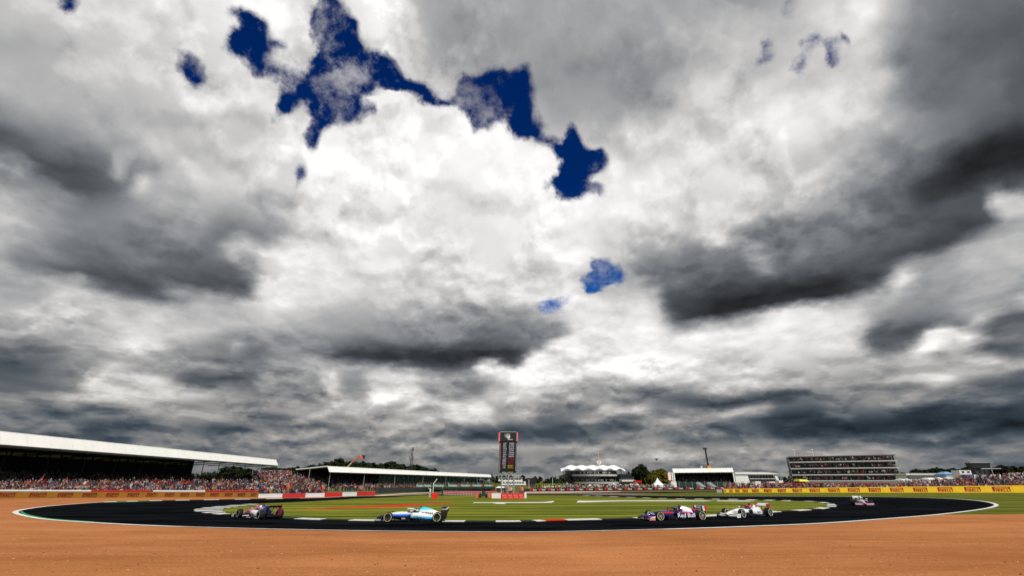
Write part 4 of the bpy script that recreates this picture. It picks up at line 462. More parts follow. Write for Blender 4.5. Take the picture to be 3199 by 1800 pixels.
# ------------------------------------------------------------------ ground, gravel, track
def ground_mat(name, cols, stripes, rough=0.95, bump=0.3, spec=0.05):
    """cols: dark, light, fleck; stripes: list of (scale vector, noise scale, weight)"""
    m = bpy.data.materials.new(name); m.use_nodes = True; nt = m.node_tree; L = nt.links
    b = nt.nodes['Principled BSDF']; b.inputs['Roughness'].default_value = rough; b.inputs['Specular IOR Level'].default_value = spec
    tc = nt.nodes.new('ShaderNodeTexCoord'); acc = None; last = None
    for sc, ns, wt in stripes:
        mp = nt.nodes.new('ShaderNodeMapping'); mp.inputs['Scale'].default_value = sc; L.new(tc.outputs['Object'], mp.inputs[0])
        n = nt.nodes.new('ShaderNodeTexNoise'); n.inputs['Scale'].default_value = ns; n.inputs['Detail'].default_value = 6; n.inputs['Roughness'].default_value = 0.62
        L.new(mp.outputs[0], n.inputs[0])
        q = nt.nodes.new('ShaderNodeMath'); q.operation = 'MULTIPLY_ADD'; q.inputs[1].default_value = wt
        L.new(n.outputs['Fac'], q.inputs[0])
        if acc is None: q.inputs[2].default_value = 0.0
        else: L.new(acc, q.inputs[2])
        acc = q.outputs[0]; last = n
    tot = sum(w for _, _, w in stripes)
    mr = nt.nodes.new('ShaderNodeMapRange'); mr.inputs[1].default_value = tot*0.43; mr.inputs[2].default_value = tot*0.57; L.new(acc, mr.inputs[0])
    mx = nt.nodes.new('ShaderNodeMix'); mx.data_type = 'RGBA'; mx.inputs[6].default_value = (*cols[0], 1); mx.inputs[7].default_value = (*cols[1], 1)
    L.new(mr.outputs[0], mx.inputs[0]); out = mx.outputs[2]
    if len(cols) > 2:
        v = nt.nodes.new('ShaderNodeTexVoronoi'); v.inputs['Scale'].default_value = 9.0; L.new(tc.outputs['Object'], v.inputs[0])
        w = nt.nodes.new('ShaderNodeMapRange'); w.inputs[1].default_value = 0.16; w.inputs[2].default_value = 0.08; L.new(v.outputs['Distance'], w.inputs[0])
        wn2 = nt.nodes.new('ShaderNodeTexNoise'); wn2.inputs['Scale'].default_value = 0.7; L.new(tc.outputs['Object'], wn2.inputs[0])
        w2 = nt.nodes.new('ShaderNodeMapRange'); w2.inputs[1].default_value = 0.52; w2.inputs[2].default_value = 0.62; L.new(wn2.outputs['Fac'], w2.inputs[0])
        mu = nt.nodes.new('ShaderNodeMath'); mu.operation = 'MULTIPLY'; L.new(w.outputs[0], mu.inputs[0]); L.new(w2.outputs[0], mu.inputs[1])
        m2 = nt.nodes.new('ShaderNodeMix'); m2.data_type = 'RGBA'; m2.inputs[7].default_value = (*cols[2], 1); L.new(mu.outputs[0], m2.inputs[0]); L.new(out, m2.inputs[6]); out = m2.outputs[2]
    L.new(out, b.inputs['Base Color'])
    bp = nt.nodes.new('ShaderNodeBump'); bp.inputs['Strength'].default_value = bump; bp.inputs['Distance'].default_value = 0.03
    L.new(last.outputs['Fac'], bp.inputs['Height']); L.new(bp.outputs[0], b.inputs['Normal'])
    return m
GRASS = ground_mat('mown_grass', [(0.032, 0.052, 0.003), (0.150, 0.148, 0.018)], [((0.035, 0.42, 1), 1.0, 1.0), ((0.3, 1.2, 1), 0.9, 0.45), ((1, 1, 1), 9.0, 0.25)])
INGRASS = ground_mat('infield_grass_blades', [(0.032, 0.060, 0.003), (0.200, 0.200, 0.020)], [((0.03, 0.55, 1), 1.0, 1.5), ((0.2, 1.6, 1), 0.7, 0.45), ((1, 1, 1), 9.0, 0.25)])
GRAVEL = ground_mat('gravel_grains', [(0.265, 0.095, 0.028), (0.44, 0.178, 0.068), (0.60, 0.42, 0.27)], [((0.6, 1.0, 1), 0.07, 0.9), ((0.25, 1.0, 1), 0.35, 0.8), ((1, 1, 1), 9.0, 1.1), ((0.4, 3, 1), 1.0, 0.35)], bump=0.5)
ASPH = ground_mat('asphalt', [(0.0018, 0.0024, 0.0032), (0.0085, 0.0095, 0.0115)], [((0.2, 1, 1), 0.5, 1.0), ((1, 1, 1), 30.0, 0.5)], rough=0.95, spec=0.0)
RUNOFF = ground_mat('worn_run_off', [(0.10, 0.075, 0.055), (0.20, 0.155, 0.12)], [((0.1, 1, 1), 0.4, 1.0), ((1, 1, 1), 4.0, 0.5)])
SAND = ground_mat('pale_sand', [(0.44, 0.33, 0.22), (0.62, 0.50, 0.36)], [((0.2, 1, 1), 0.4, 1.0), ((1, 1, 1), 4.0, 0.5)])
PAINTW = mat('road_paint_white', (0.72, 0.71, 0.68), 0.7, 0.30, 2.0, spec=0.1)
PAINTR = mat('road_paint_red', (0.60, 0.02, 0.006), 0.8, 0.25, 0.6, spec=0.1)
PAINTG = mat('road_paint_green', (0.02, 0.30, 0.09), 0.8, 0.25, 1.0, spec=0.1)
KERBD = mat('kerb_dark', (0.02, 0.03, 0.02), 0.8, 0.3, 2, spec=0.1)

from mathutils.geometry import tessellate_polygon
def flat(name, pts, z, m):
    vs = [Vector((p[0], p[1], z)) for p in pts]; fs = []
    for t in tessellate_polygon([vs]):
        q = [vs[i] for i in t]
        if (q[1]-q[0]).cross(q[2]-q[0]).z < 0: t = t[::-1]
        fs.append(tuple(t))
    me = bpy.data.meshes.new(name); me.from_pydata([tuple(v) for v in vs], [], fs); me.materials.append(m)
    o = bpy.data.objects.new(name, me); C.objects.link(o); return structure(o)
def ribbon(name, pts, w, z, m, side=1):    # strip of width w beside a line
    b = MB(); n = len(pts); offs = []
    for i in range(n):
        d = Vector((pts[min(i+1, n-1)][0]-pts[max(i-1, 0)][0], pts[min(i+1, n-1)][1]-pts[max(i-1, 0)][1])).normalized()
        ww = w(i/(n-1)) if callable(w) else w
        offs.append((pts[i][0]-d.y*ww*side, pts[i][1]+d.x*ww*side))
    for i in range(n-1):
        q = [(pts[i][0], pts[i][1], z), (pts[i+1][0], pts[i+1][1], z), (*offs[i+1], z), (*offs[i], z)]
        b.quad(*(q if side > 0 else q[::-1]))
    return b, offs
flat('ground', [(-2600, -60), (2600, -60), (2600, 3600), (-2600, 3600)], 0.0, GRASS)

OUTER = [(1336, 1546.5), (1239, 1550.5), (1100, 1553), (1007, 1557), (808, 1561.5), (610, 1564.6), (440, 1568), (310, 1572), (174, 1582), (99, 1591), (58, 1600.5), (75, 1610.6), (149, 1624), (286, 1634), (500, 1645), (800, 1654), (1200, 1661.5), (1640, 1664.5), (1900, 1660), (2125, 1654), (2299, 1648), (2559, 1637), (2770, 1622), (2920, 1610), (3031, 1597), (3090, 1587), (3104, 1577.5), (3056, 1567), (2956, 1559.8), (2783, 1555), (2559, 1553.2), (2280, 1552.5), (2100, 1551.5), (1930, 1548.5), (1789, 1545.5)]
INNER = [(1316, 1549.7), (1239, 1554.3), (1100, 1561), (982, 1568), (808, 1576), (709, 1582.5), (640, 1589), (603, 1597), (640, 1605.5), (709, 1612), (908, 1624), (1119, 1630), (1423, 1633.2), (1640, 1633), (1739, 1629.5), (1995, 1623.5), (2224, 1615.5), (2435, 1602), (2547, 1595.2), (2604, 1587), (2613, 1580.5), (2584, 1572.8), (2522, 1568), (2398, 1564.4), (2249, 1561.3), (2112, 1560.3), (1988, 1556.5), (1864, 1551.5), (1790, 1549)]
outer = spline([on(*p) for p in OUTER], 6); inner = spline([on(*p) for p in INNER], 8)
# orange run-off, all of the foreground and round the left side
gr = [on(*p) for p in [(3199, 1607.5), (3020, 1609.5), (2857, 1611.5)]]
left_back = [on(*p) for p in [(1300, 1580), (1090, 1552), (1000, 1553.5), (860, 1556), (640, 1554), (300, 1556), (0, 1558), (-300, 1560)]]
gravel_pts = [(-170, -20), (170, -20), (170, 34)] + [(p.x, p.y) for p in gr] + [(24, 52)] + [(p.x, p.y) for p in left_back] + [(-170, 88)]
flat('gravel_trap', gravel_pts, 0.008, GRAVEL)
flat('run_off_area', [on(*p) for p in [(1240, 1552), (1130, 1553.5), (1180, 1545.6), (1300, 1541.5), (1500, 1539.5), (1900, 1538.5), (2240, 1536.5), (2240, 1538.8), (2060, 1542), (2000, 1547), (1930, 1556), (1864, 1551), (1700, 1557.5), (1450, 1557.5)]], 0.014, RUNOFF)
flat('sand_strip', [on(*p) for p in [(1640, 1538.2), (1940, 1536.6), (1940, 1538), (1800, 1540.5), (1640, 1541.6)]], 0.022, SAND)
flat('sand_strip', [on(*p) for p in [(1168, 1549.5), (1250, 1543.5), (1340, 1539.6), (1344, 1541.2), (1260, 1545.6), (1180, 1552)]], 0.022, SAND)
flat('track', outer, 0.022, ASPH)
flat('infield_grass', inner, 0.030, INGRASS)
flat('link_track', [on(*p) for p in [(1784, 1544.5), (1850, 1542.3), (2060, 1542.5), (2240, 1538.9), (2240, 1537.3), (2030, 1539), (1880, 1540.3), (1800, 1542)]], 0.030, ASPH)
# edge lines
b, _ = ribbon('l', outer, lambda t: 0.42 if t < 0.42 or t > 0.55 else 0.22, 0.036, PAINTW, -1)
structure(b.build('track_edge_line', PAINTW, world=False))
seg = spline([on(*p) for p in [(300, 1571.6), (360, 1569.8), (440, 1567.6), (520, 1566.2)]], 5)
b, _ = ribbon('g', seg, lambda t: 2.6*math.sin(math.pi*min(1, t+0.05)), 0.030, PAINTG, -1); structure(b.build('green_painted_strip', PAINTG, world=False))
seg = spline([on(*p) for p in [(60, 1600.5), (78, 1610.5), (150, 1623.7), (286, 1633.7)]], 6)
b, _ = ribbon('g', seg, 0.22, 0.033, PAINTG, 1); structure(b.build('green_painted_strip', PAINTG, world=False))
flat('red_painted_strip', [on(*p) for p in [(900, 1595.2), (1000, 1589.8), (1100, 1585.2), (1200, 1580.8), (1300, 1577), (1423, 1573.6), (1400, 1577), (1330, 1580), (1230, 1586.5), (1120, 1588.8), (1000, 1592.5)]], 0.038, PAINTR)
for pts in ([(1478, 1571.5), (1600, 1571.5), (1700, 1570.6), (1728, 1567.4), (1732, 1569.5), (1722, 1573), (1690, 1573.5), (1582, 1573.6), (1575, 1577), (1552, 1576.5), (1535, 1573.3), (1478, 1573.5)],
            [(1806, 1566.5), (1840, 1567), (1960, 1566), (2100, 1566), (2199, 1566.2), (2230, 1567), (2199, 1568.6), (1960, 1568.6), (1900, 1569.5), (1840, 1571.5), (1801, 1571.8)],
            [(2240, 1566.4), (2330, 1566.6), (2361, 1567.2), (2340, 1569), (2240, 1568.4)]):
    flat('white_painted_strip', [on(*p) for p in pts], 0.040, PAINTW)

# kerbs: raised blocks along the inside of the bend, each block its own piece
def kerb(line, t0, t1, width, nblocks, pattern, label=None, lift=0.035):
    k = bpy.data.objects.new('kerb', None); C.objects.link(k); structure(k)
    n = len(line)
    def P(t):
        f = t*(n-1); i = min(int(f), n-2); return line[i].lerp(line[i+1], f-i)
    k.location = (P(t0).x, P(t0).y, 0.03)
    for j in range(nblocks):
        a = t0+(t1-t0)*j/nblocks; c = t0+(t1-t0)*(j+1)/nblocks; b = MB()
        m = pattern(j)
        if m is None: continue
        sub = 4
        for s in range(sub):
            p = P(a+(c-a)*s/sub); q = P(a+(c-a)*(s+1)/sub); e = P(min(1, a+(c-a)*(s+1.3)/sub)); d = (q-p); d.z = 0
            if d.length < 1e-4: continue
            d.normalize(); d2 = Vector((d.x, d.y, 0)); nn = Vector((-d.y, d.x, 0))
            w = width((a+c)/2)
            b.hexa(*[(v.x, v.y, z) for z in (0.02, 0.03+lift) for v in (p, q, q+nn*w, p+nn*w)])
        b.build('kerb_block', m, k)
    return k
def alt(j): return PAINTW if j % 2 == 0 else KERBD
# near side of the bend
kerb(inner, 0.30, 0.80, lambda t: 0.9, 34, lambda j: PAINTR if j == 13 else alt(j))
kerb(inner, 0.15, 0.30, lambda t: 1.1+1.6*math.sin(math.pi*(t-0.15)/0.15), 14, alt)
kerb(inner, 0.70, 0.94, lambda t: 1.0, 1, lambda j: None)
kerb(inner, 0.80, 0.985, lambda t: 0.9+1.5*max(0, 1-abs(t-0.82)/0.06), 26, alt)
kerb(list(reversed(outer)), 0.80, 0.90, lambda t: 0.8, 14, alt)
# loose stones nearest the camera
b = MB()
for i in range(2000):
    y = 15+22*rnd.random()**1.5; x = (rnd.random()*2-1)*(y*1.25); r = 0.012+0.03*rnd.random()**3
    tr = on(1599+x/max(y, 1)*1440, 1670)
    if y > 29: continue
    q = rnd.random(); b.c = (0.45, 0.32, 0.21) if q < .3 else (0.12, 0.05, 0.02) if q < .6 else (0.5, 0.2, 0.07)
    b._add([(x-r, y-r*.7, .006), (x+r, y-r*.6, .006), (x+r*.8, y+r, .006), (x-r*.9, y+r*.8, .006), (x+r*.1, y, r*1.1)], [(0, 1, 4), (1, 2, 4), (2, 3, 4), (3, 0, 4)])
stuff(b.build('gravel_stones', mat('stones', (1, 1, 1), 0.9, 0.3, 40, attr='tone', spec=0.1), world=False, colors=True), 'loose pale and brown stones scattered over the orange gravel', 'gravel')
# shallow ridges raked into the gravel
for k, yy_ in enumerate((25.2, 21.0)):
    b = MB(); xs = [-40+i*2.0 for i in range(41)]
    f = lambda x: yy_+0.004*x*x*0.5+0.12*math.sin(x*.4+k)
    for x0, x1 in zip(xs, xs[1:]):
        for s in (0, 1):
            b.quad((x0, f(x0)-.09+s*.09, .009+s*.022), (x1, f(x1)-.09+s*.09, .009+s*.022), (x1, f(x1)+s*.09, .031-s*.022), (x0, f(x0)+s*.09, .031-s*.022))
    structure(b.build('gravel_ridge', GRAVEL, world=False))
# ------------------------------------------------------------------ people
SHIRTS = [(.62, .60, .58), (.60, .58, .56), (.5, .5, .52), (.42, .02, .02), (.36, .015, .02), (.5, .05, .03), (.04, .04, .05), (.03, .03, .04), (.05, .06, .09), (.02, .04, .16), (.12, .22, .4), (.5, .22, .06), (.08, .12, .06), (.25, .2, .16), (.02, .02, .025), (.55, .3, .3)]
SKINS = [(.45, .25, .17), (.52, .32, .22), (.36, .19, .12), (.2, .1, .06)]
def seated(b, x, y, z, fx, fy, shirt, skin, hat, stand=False, r=rnd, sc=1.0):
    """one spectator of a crowd: torso, arms, head, cap; fx, fy is the way they face"""
    def P(a, s, h): return (x+fx*a*sc-fy*s*sc, y+fy*a*sc+fx*s*sc, z+h*sc)
    h0 = 0.45 if not stand else 0.85
    if stand:
        b.c = (.03, .035, .06) if r.random() < .7 else (.2, .17, .13)
        b.hexa(P(-.1, -.16, 0), P(.1, -.16, 0), P(.1, .16, 0), P(-.1, .16, 0), P(-.12, -.19, h0), P(.12, -.19, h0), P(.12, .19, h0), P(-.12, .19, h0))
    else:
        b.c = (.04, .045, .08) if r.random() < .6 else (.25, .2, .16)
        b.hexa(P(-.1, -.2, .3), P(.5, -.22, .3), P(.5, .22, .3), P(-.1, .2, .3), P(-.1, -.2, .47), P(.5, -.22, .5), P(.5, .22, .5), P(-.1, .2, .47))
    b.c = shirt; ln = r.uniform(-.05, .14)
    b.hexa(P(-.1, -.17, h0), P(.12, -.17, h0), P(.12, .17, h0), P(-.1, .17, h0), P(-.09+ln, -.22, h0+.55), P(.1+ln, -.22, h0+.55), P(.1+ln, .22, h0+.55), P(-.09+ln, .22, h0+.55))
    for s in (-1, 1):
        up = r.random() < .12
        b.c = shirt if r.random() < .5 else skin
        e = P(.25, s*.34, h0+(.95 if up else .25)); t = P(.03+ln, s*.25, h0+.5)
        b.hexa((t[0]-.05, t[1], t[2]-.05), (t[0]+.05, t[1], t[2]-.05), (e[0]+.04, e[1], e[2]-.04), (e[0]-.04, e[1], e[2]-.04), (t[0]-.05, t[1], t[2]+.05), (t[0]+.05, t[1], t[2]+.05), (e[0]+.04, e[1], e[2]+.04), (e[0]-.04, e[1], e[2]+.04))
    b.c = skin; c = P(.03+ln, 0, h0+.73)
    R1 = .115*sc
    b._add([(c[0], c[1], c[2]-.14), (c[0]+R1, c[1], c[2]), (c[0], c[1]+R1, c[2]), (c[0]-R1, c[1], c[2]), (c[0], c[1]-R1, c[2]), (c[0], c[1], c[2]+.14)], [(0, 2, 1), (0, 3, 2), (0, 4, 3), (0, 1, 4), (5, 1, 2), (5, 2, 3), (5, 3, 4), (5, 4, 1)])
    b.c = hat; q = c[2]+.03; R2 = .13*sc
    b._add([(c[0]+R2, c[1], q), (c[0], c[1]+R2, q), (c[0]-R2, c[1], q), (c[0], c[1]-R2, q), (c[0], c[1], q+.14)], [(0, 1, 4), (1, 2, 4), (2, 3, 4), (3, 0, 4), (3, 2, 1, 0)])
def crowd(name, label, rows, density=0.86, palette=SHIRTS, stand=0.12, sc=1.0):
    """rows: list of (p, q, z, spacing); people sit along p-q facing right of the run"""
    b = MB(); cnt = 0
    for p, q, z, spc in rows:
        d = Vector((q[0]-p[0], q[1]-p[1])); n = max(1, int(d.length/spc)); d.normalize(); fx, fy = d.y, -d.x
        zz = z if isinstance(z, tuple) else (z, z)
        for i in range(n):
            if rnd.random() > density: continue
            t = (i+.5+rnd.uniform(-.3, .3))/n
            sh = rnd.choice(palette); k = rnd.uniform(.45, .95); sh = tuple(c*k for c in sh)
            hat = rnd.choice([(.5, .5, .48), (.35, .02, .02), (.03, .03, .04), (.05, .03, .02), (.1, .06, .03), (.02, .03, .12), (.06, .04, .03)])
            seated(b, p[0]+(q[0]-p[0])*t+rnd.uniform(-.12, .12), p[1]+(q[1]-p[1])*t+rnd.uniform(-.12, .12), zz[0]+(zz[1]-zz[0])*t, fx, fy, sh, rnd.choice(SKINS), hat, rnd.random() < stand, sc=sc)
            cnt += 1
    return stuff(b.build(name, CROWD, world=True, colors=True), label, 'crowd')

# a single figure: one continuous skinned body, head with face, five-fingered hands left as small paws at this distance
def skin_mesh(joints, bones, level=1):
    me = bpy.data.meshes.new('body'); me.from_pydata([j[0] for j in joints], bones, [])
    o = bpy.data.objects.new('body', me); C.objects.link(o)
    md = o.modifiers.new('skin', 'SKIN'); md.use_smooth_shade = True
    for v, j in zip(me.skin_vertices[0].data, joints):
        v.radius = (j[1], j[1] if len(j) < 3 else j[2])
    me.skin_vertices[0].data[0].use_root = True
    s = o.modifiers.new('sub', 'SUBSURF'); s.levels = level; s.render_levels = level
    bpy.context.view_layer.update()
    out = bpy.data.meshes.new_from_object(o.evaluated_get(bpy.context.evaluated_depsgraph_get()))
    bpy.data.objects.remove(o); bpy.data.meshes.remove(me); return out
POSES = {}
def body_mesh(pose):
    if pose in POSES: return POSES[pose]
    A_ = {'stand': ((.25, .0, 1.15), (.27, .08, .9)), 'wave': ((.30, .1, 1.55), (.42, .15, 1.9)), 'hold': ((.25, .15, 1.2), (.18, .38, 1.25))}[pose]
    J = [((0, 0, .95), .15, .11), ((0, 0, 1.15), .14, .10), ((0, 0, 1.38), .17, .11), ((0, 0, 1.52), .06), ((0, .01, 1.62), .085, .10), ((0, .01, 1.72), .075, .09)]
    B_ = [(0, 1), (1, 2), (2, 3), (3, 4), (4, 5)]
    for s in (-1, 1):
        k = len(J)
        J += [((s*.10, 0, .86), .09), ((s*.11, .03, .48), .06), ((s*.12, 0, .08), .045), ((s*.12, .14, .04), .04)]
        B_ += [(0, k), (k, k+1), (k+1, k+2), (k+2, k+3)]
        k = len(J); e, w = (A_ if s > 0 or pose != 'wave' else ((.25, 0, 1.15), (.27, .08, .9)))
        J += [((s*.20, 0, 1.42), .06), ((s*e[0], e[1], e[2]), .045), ((s*w[0], w[1], w[2]), .033), ((s*w[0], w[1]+.06, w[2]-.06), .035)]
        B_ += [(2, k), (k, k+1), (k+1, k+2), (k+2, k+3)]
    POSES[pose] = skin_mesh(J, B_); return POSES[pose]
def person(x, y, z, rz, label, shirt, legs, pose='stand', hair=(.06, .035, .02), group=None, hat=None, sc=1.0):
    t = thing('person', label, 'person', (x, y, z), rz, group)
    me = body_mesh(pose).copy(); me.materials.clear()
    ms = [mat('cloth_%d_%d_%d' % tuple(int(c*99) for c in shirt), shirt, .85, .25, 8), mat('cloth_%d_%d_%d' % tuple(int(c*99) for c in legs), legs, .85, .25, 8), mat('skin', (.45, .26, .18), .6, .1, 5)]
    for m in ms: me.materials.append(m)
    for p in me.polygons:
        c = p.center
        p.material_index = 2 if c.z > 1.5 or (abs(c.x) > .24 and c.y > .07 and abs(c.x) > .2) else (1 if c.z < .95 else 0)
    o = bpy.data.objects.new('body', me); C.objects.link(o); o.parent = t
    h = MB(); h.ball((0, -.015, 1.70), .095, .11, .085, 8, 5); h.build('cap' if hat else 'hair', mat('hat_%d_%d_%d' % tuple(int(c*99) for c in (hat or hair)), hat or hair, .8, .2, 10), t, world=False, smooth=True)
    if sc != 1: t.scale = (sc, sc, sc)
    return t
# ------------------------------------------------------------------ barriers
def board_logo(wall, px0, px1, A0, B0, z0, z1, m, body='PIRELLI'):
    """flat lettering on a long board, between two pixel columns"""
    def hit(px):                       # where the pixel column meets the board's line in plan
        r = look(px, 1540); ax, ay = A0[0], A0[1]; ux, uy = B0[0]-ax, B0[1]-ay
        k = (ax*r.y-ay*r.x)/(uy*r.x-ux*r.y); return k
    k0, k1 = hit(px0), hit(px1); L = math.hypot(B0[0]-A0[0], B0[1]-A0[1])
    d = Vector((B0[0]-A0[0], B0[1]-A0[1], 0)).normalized(); n = Vector((d.y, -d.x, 0))
    w = (k1-k0)*L; km = (k0+k1)/2
    lo = z0[0]+(z0[1]-z0[0])*km; hi = z1[0]+(z1[1]-z1[0])*km; H = hi-lo
    org = Vector((A0[0], A0[1], 0))+d*(km*L)+n*0.03
    root = bpy.data.objects.new('logo', None); C.objects.link(root); root.location = (org.x, org.y, lo); root.parent = None
    b = MB()
    def bar(u0, u1, h0, h1, sl=0.0, th=0.012):
        pts = [(u0, h0), (u1, h0), (u1+sl, h1), (u0+sl, h1)]
        vs = [org+d*((u-.5)*w)+Vector((0, 0, lo+h*H)) for u, h in pts]
        b.hexa(*[v for v in vs], *[v+n*th for v in vs])
    return root, b, bar, org, d, n, w, lo, H
def tyre_logo(wall, px0, px1, A0, B0, z0, z1, m):
    root, b, bar, org, d, n, w, lo, H = board_logo(wall, px0, px1, A0, B0, z0, z1, m)
    bpy.data.objects.remove(root)
    bar(0.0, .92, .74, .84); bar(0.0, .11, .22, .80); bar(.03, .92, .56, .62); bar(.86, .95, .56, .84)   # the long-bowled P
    xs = [.17, .26, .40, .54, .67, .80, .93]
    # I R E L L I drawn stroke by stroke
    bar(.16, .205, .20, .50)
    bar(.245, .29, .20, .50); bar(.29, .36, .44, .50); bar(.29, .36, .31, .37); bar(.335, .37, .37, .46); bar(.325, .365, .20, .33)
    bar(.41, .455, .20, .50); bar(.455, .53, .44, .50); bar(.455, .52, .32, .38); bar(.455, .53, .20, .26)
    bar(.57, .615, .20, .50); bar(.615, .69, .20, .27)
    bar(.73, .775, .20, .50); bar(.775, .85, .20, .27)
    bar(.89, .935, .20, .50)
    o = b.build('lettering', m, wall); return o
# long yellow board on the right
YA, YB = on(2262, 1541.2), on(3260, 1541.2)
yz = (0.92, 1.86)
w = thing('advertising_barrier', 'long yellow barrier with red tyre lettering in front of the right-hand crowd', 'barrier', (YA+YB)/2)
npan = 22
for i in range(npan):
    p = YA.lerp(YB, i/npan); q = YA.lerp(YB, (i+1)/npan); b = MB()
    hz = (yz[0]+(yz[1]-yz[0])*i/npan, yz[0]+(yz[1]-yz[0])*(i+1)/npan)
    dd = (q-p).normalized()*0.015
    b.slab(p+dd, q-dd, .35, .03, hz, off=rnd.uniform(0, .02)); b.build('panel', YEL, w)
b = MB(); b.slab(YA, YB, .6, 0, (.85, 1.75), off=.37); b.build('tyre_stack', BLACK, w)
for zx0, zx1 in [(2264, 2268.5), (2280, 2290), (2298, 2312), (2321, 2338.5), (2351, 2373), (2388, 2413.5), (2431, 2458), (2477.6, 2508.7), (2531, 2565), (2589.5, 2626.7), (2651.5, 2690), (2716.7, 2756), (2783.8, 2827.3), (2856.6, 2902.8), (2932.9, 2982), (3017, 3070), (3104.6, 3164)]:
    tyre_logo(w, zx0, zx1, YA, YB, (0, 0), yz, LOGO)
# yellow board on the left, its colours darkened to paint in the vignette
LA, LB = on(-60, 1559.5), on(806, 1554.3)
DYEL = mat('yellow_board_vignette', (0.27, 0.125, 0.008), 0.6, 0.2, 0.5); DLOGO = mat('red_lettering_vignette', (0.17, 0.012, 0.005), 0.6, 0.15, 2)
w = thing('advertising_barrier', 'yellow barrier with red lettering, darkened by painted vignette, behind the gravel on the left', 'barrier', (LA+LB)/2)
lz = (1.14, .80)
for i in range(18):
    p = LA.lerp(LB, i/18); q = LA.lerp(LB, (i+1)/18); b = MB(); dd = (q-p).normalized()*0.012
    b.slab(p+dd, q-dd, .3, .02, (lz[0]+(lz[1]-lz[0])*i/18, lz[0]+(lz[1]-lz[0])*(i+1)/18), off=rnd.uniform(0, .02)); b.build('panel', DYEL, w)
for a, c in [(0, 53), (95, 151), (183, 233), (261, 308), (334, 375), (401, 438), (460, 493), (517, 548), (565.5, 594), (614, 643), (658, 687), (704, 729), (744, 769), (785, 804)]:
    tyre_logo(w, a, c, LA, LB, (0, 0), lz, DLOGO)
LA2, LB2 = LA+Vector((0, 1.6, 0)), LB+Vector((0, 1.6, 0))
w = thing('low_wall', 'low wall topped by white and red bands behind the darkened yellow barrier', 'wall', (LA2+LB2)/2)
cuts = [(-60, 140, 0), (140, 283, 0), (283, 476, 1), (476, 640, 0), (640, 806, 1)]
def lerp_px(px, P, Q):
    r = look(px, 1540); ax, ay = P.x, P.y; ux, uy = Q.x-ax, Q.y-ay
    return (ax*r.y-ay*r.x)/(uy*r.x-ux*r.y)
b = MB(); b.slab(LA2, LB2, .5, 0, (1.16, .86)); b.build('base', CONC, w)
for a, c, r_ in cuts:
    k0, k1 = lerp_px(a, LA2, LB2), lerp_px(c, LA2, LB2); p = LA2.lerp(LB2, k0+.001); q = LA2.lerp(LB2, k1-.001)
    b = MB(); h = 1.16+(.86-1.16)*(k0+k1)/2; b.slab(p, q, .56, (1.163-.3*k0, 1.163-.3*k1), (1.40-.30*k0, 1.40-.30*k1), off=-.03); b.build('top_band', RED if r_ else WHITE, w)
# white and red concrete blocks going away
BR = [(806, 881, 0, 1557.3, 1544.6), (882.5, 952, 1, 1557.2, 1544.0), (953, 1013, 0, 1555.6, 1542.7), (1014.5, 1068, 1, 1554.0, 1540.5), (1069, 1114, 0, 1552, 1539.6), (1115, 1171, 1, 1550.3, 1538.2)]
names = ['nearest white', 'nearest red', 'middle white', 'middle red', 'farthest white', 'farthest red']
for (a, c, r_, yb, yt), nm in zip(BR, names):
    p = on(a, yb); q = on(c, yb-1.2); top = at(a, yt, p.y).z
    b = MB(); b.slab(p, q, .6, 0.0, top); b.slab(p, q, .8, 0.0, .12, off=-.1)
    tag(b.build('barrier_block', mat('block_red', (.45, .012, .015), .6, .2, 1) if r_ else mat('block_white', (.60, .60, .60), .7, .2, .8)), '%s block of the striped barrier behind the leftmost car' % nm, 'barrier', 'striped barrier blocks on the left')
# dark rail barrier carrying on to the centre
p, q = on(1172, 1546), on(1345, 1537.5)
w = thing('guard_rail', 'dark guard rail running away beyond the striped barrier', 'barrier', (p+q)/2)
for z in (.15, .5, .85):
    b = MB(); b.slab(p, q, .08, z, z+.27); b.build('rail', DARK, w)
# catch fence along the far left with green advertising cloth
p, q = on(1180, 1540), on(1546, 1536)
w = thing('catch_fence', 'tall green mesh catch fence with lettered banners below the far grandstand', 'fence', (p+q)/2)
n = 26
for i in range(n+1):
    a = p.lerp(q, i/n); b = MB(); b.tube(a, a+Vector((0, 0, 4.2)), .04, 5); b.build('post', GREENM, w)
b = MB()
for z in [.6+.3*k for k in range(13)]: b.tube(p+Vector((0, 0, z)), q+Vector((0, 0, z)), .012, 3)
for i in range(150):
    a = p.lerp(q, i/150); b.tube(a+Vector((0, 0, .5)), a+Vector((0, 0, 4.1)), .010, 3)
stuff(b.build('wire_mesh', mat('green_wire', (.06, .12, .09), .7, .2, 2), w))
pd, qd = p+Vector((0, 1.5, 0)), q+Vector((0, 1.5, 0))
b = MB(); b.slab(pd, qd, .8, 0, 1.12); tag(b.build('low_wall', mat('low_wall_dark', (.02, .03, .025), .9, .4, 2)), 'low dark wall standing behind the green catch fence', 'wall')  # low dark slab along the foot of the fence
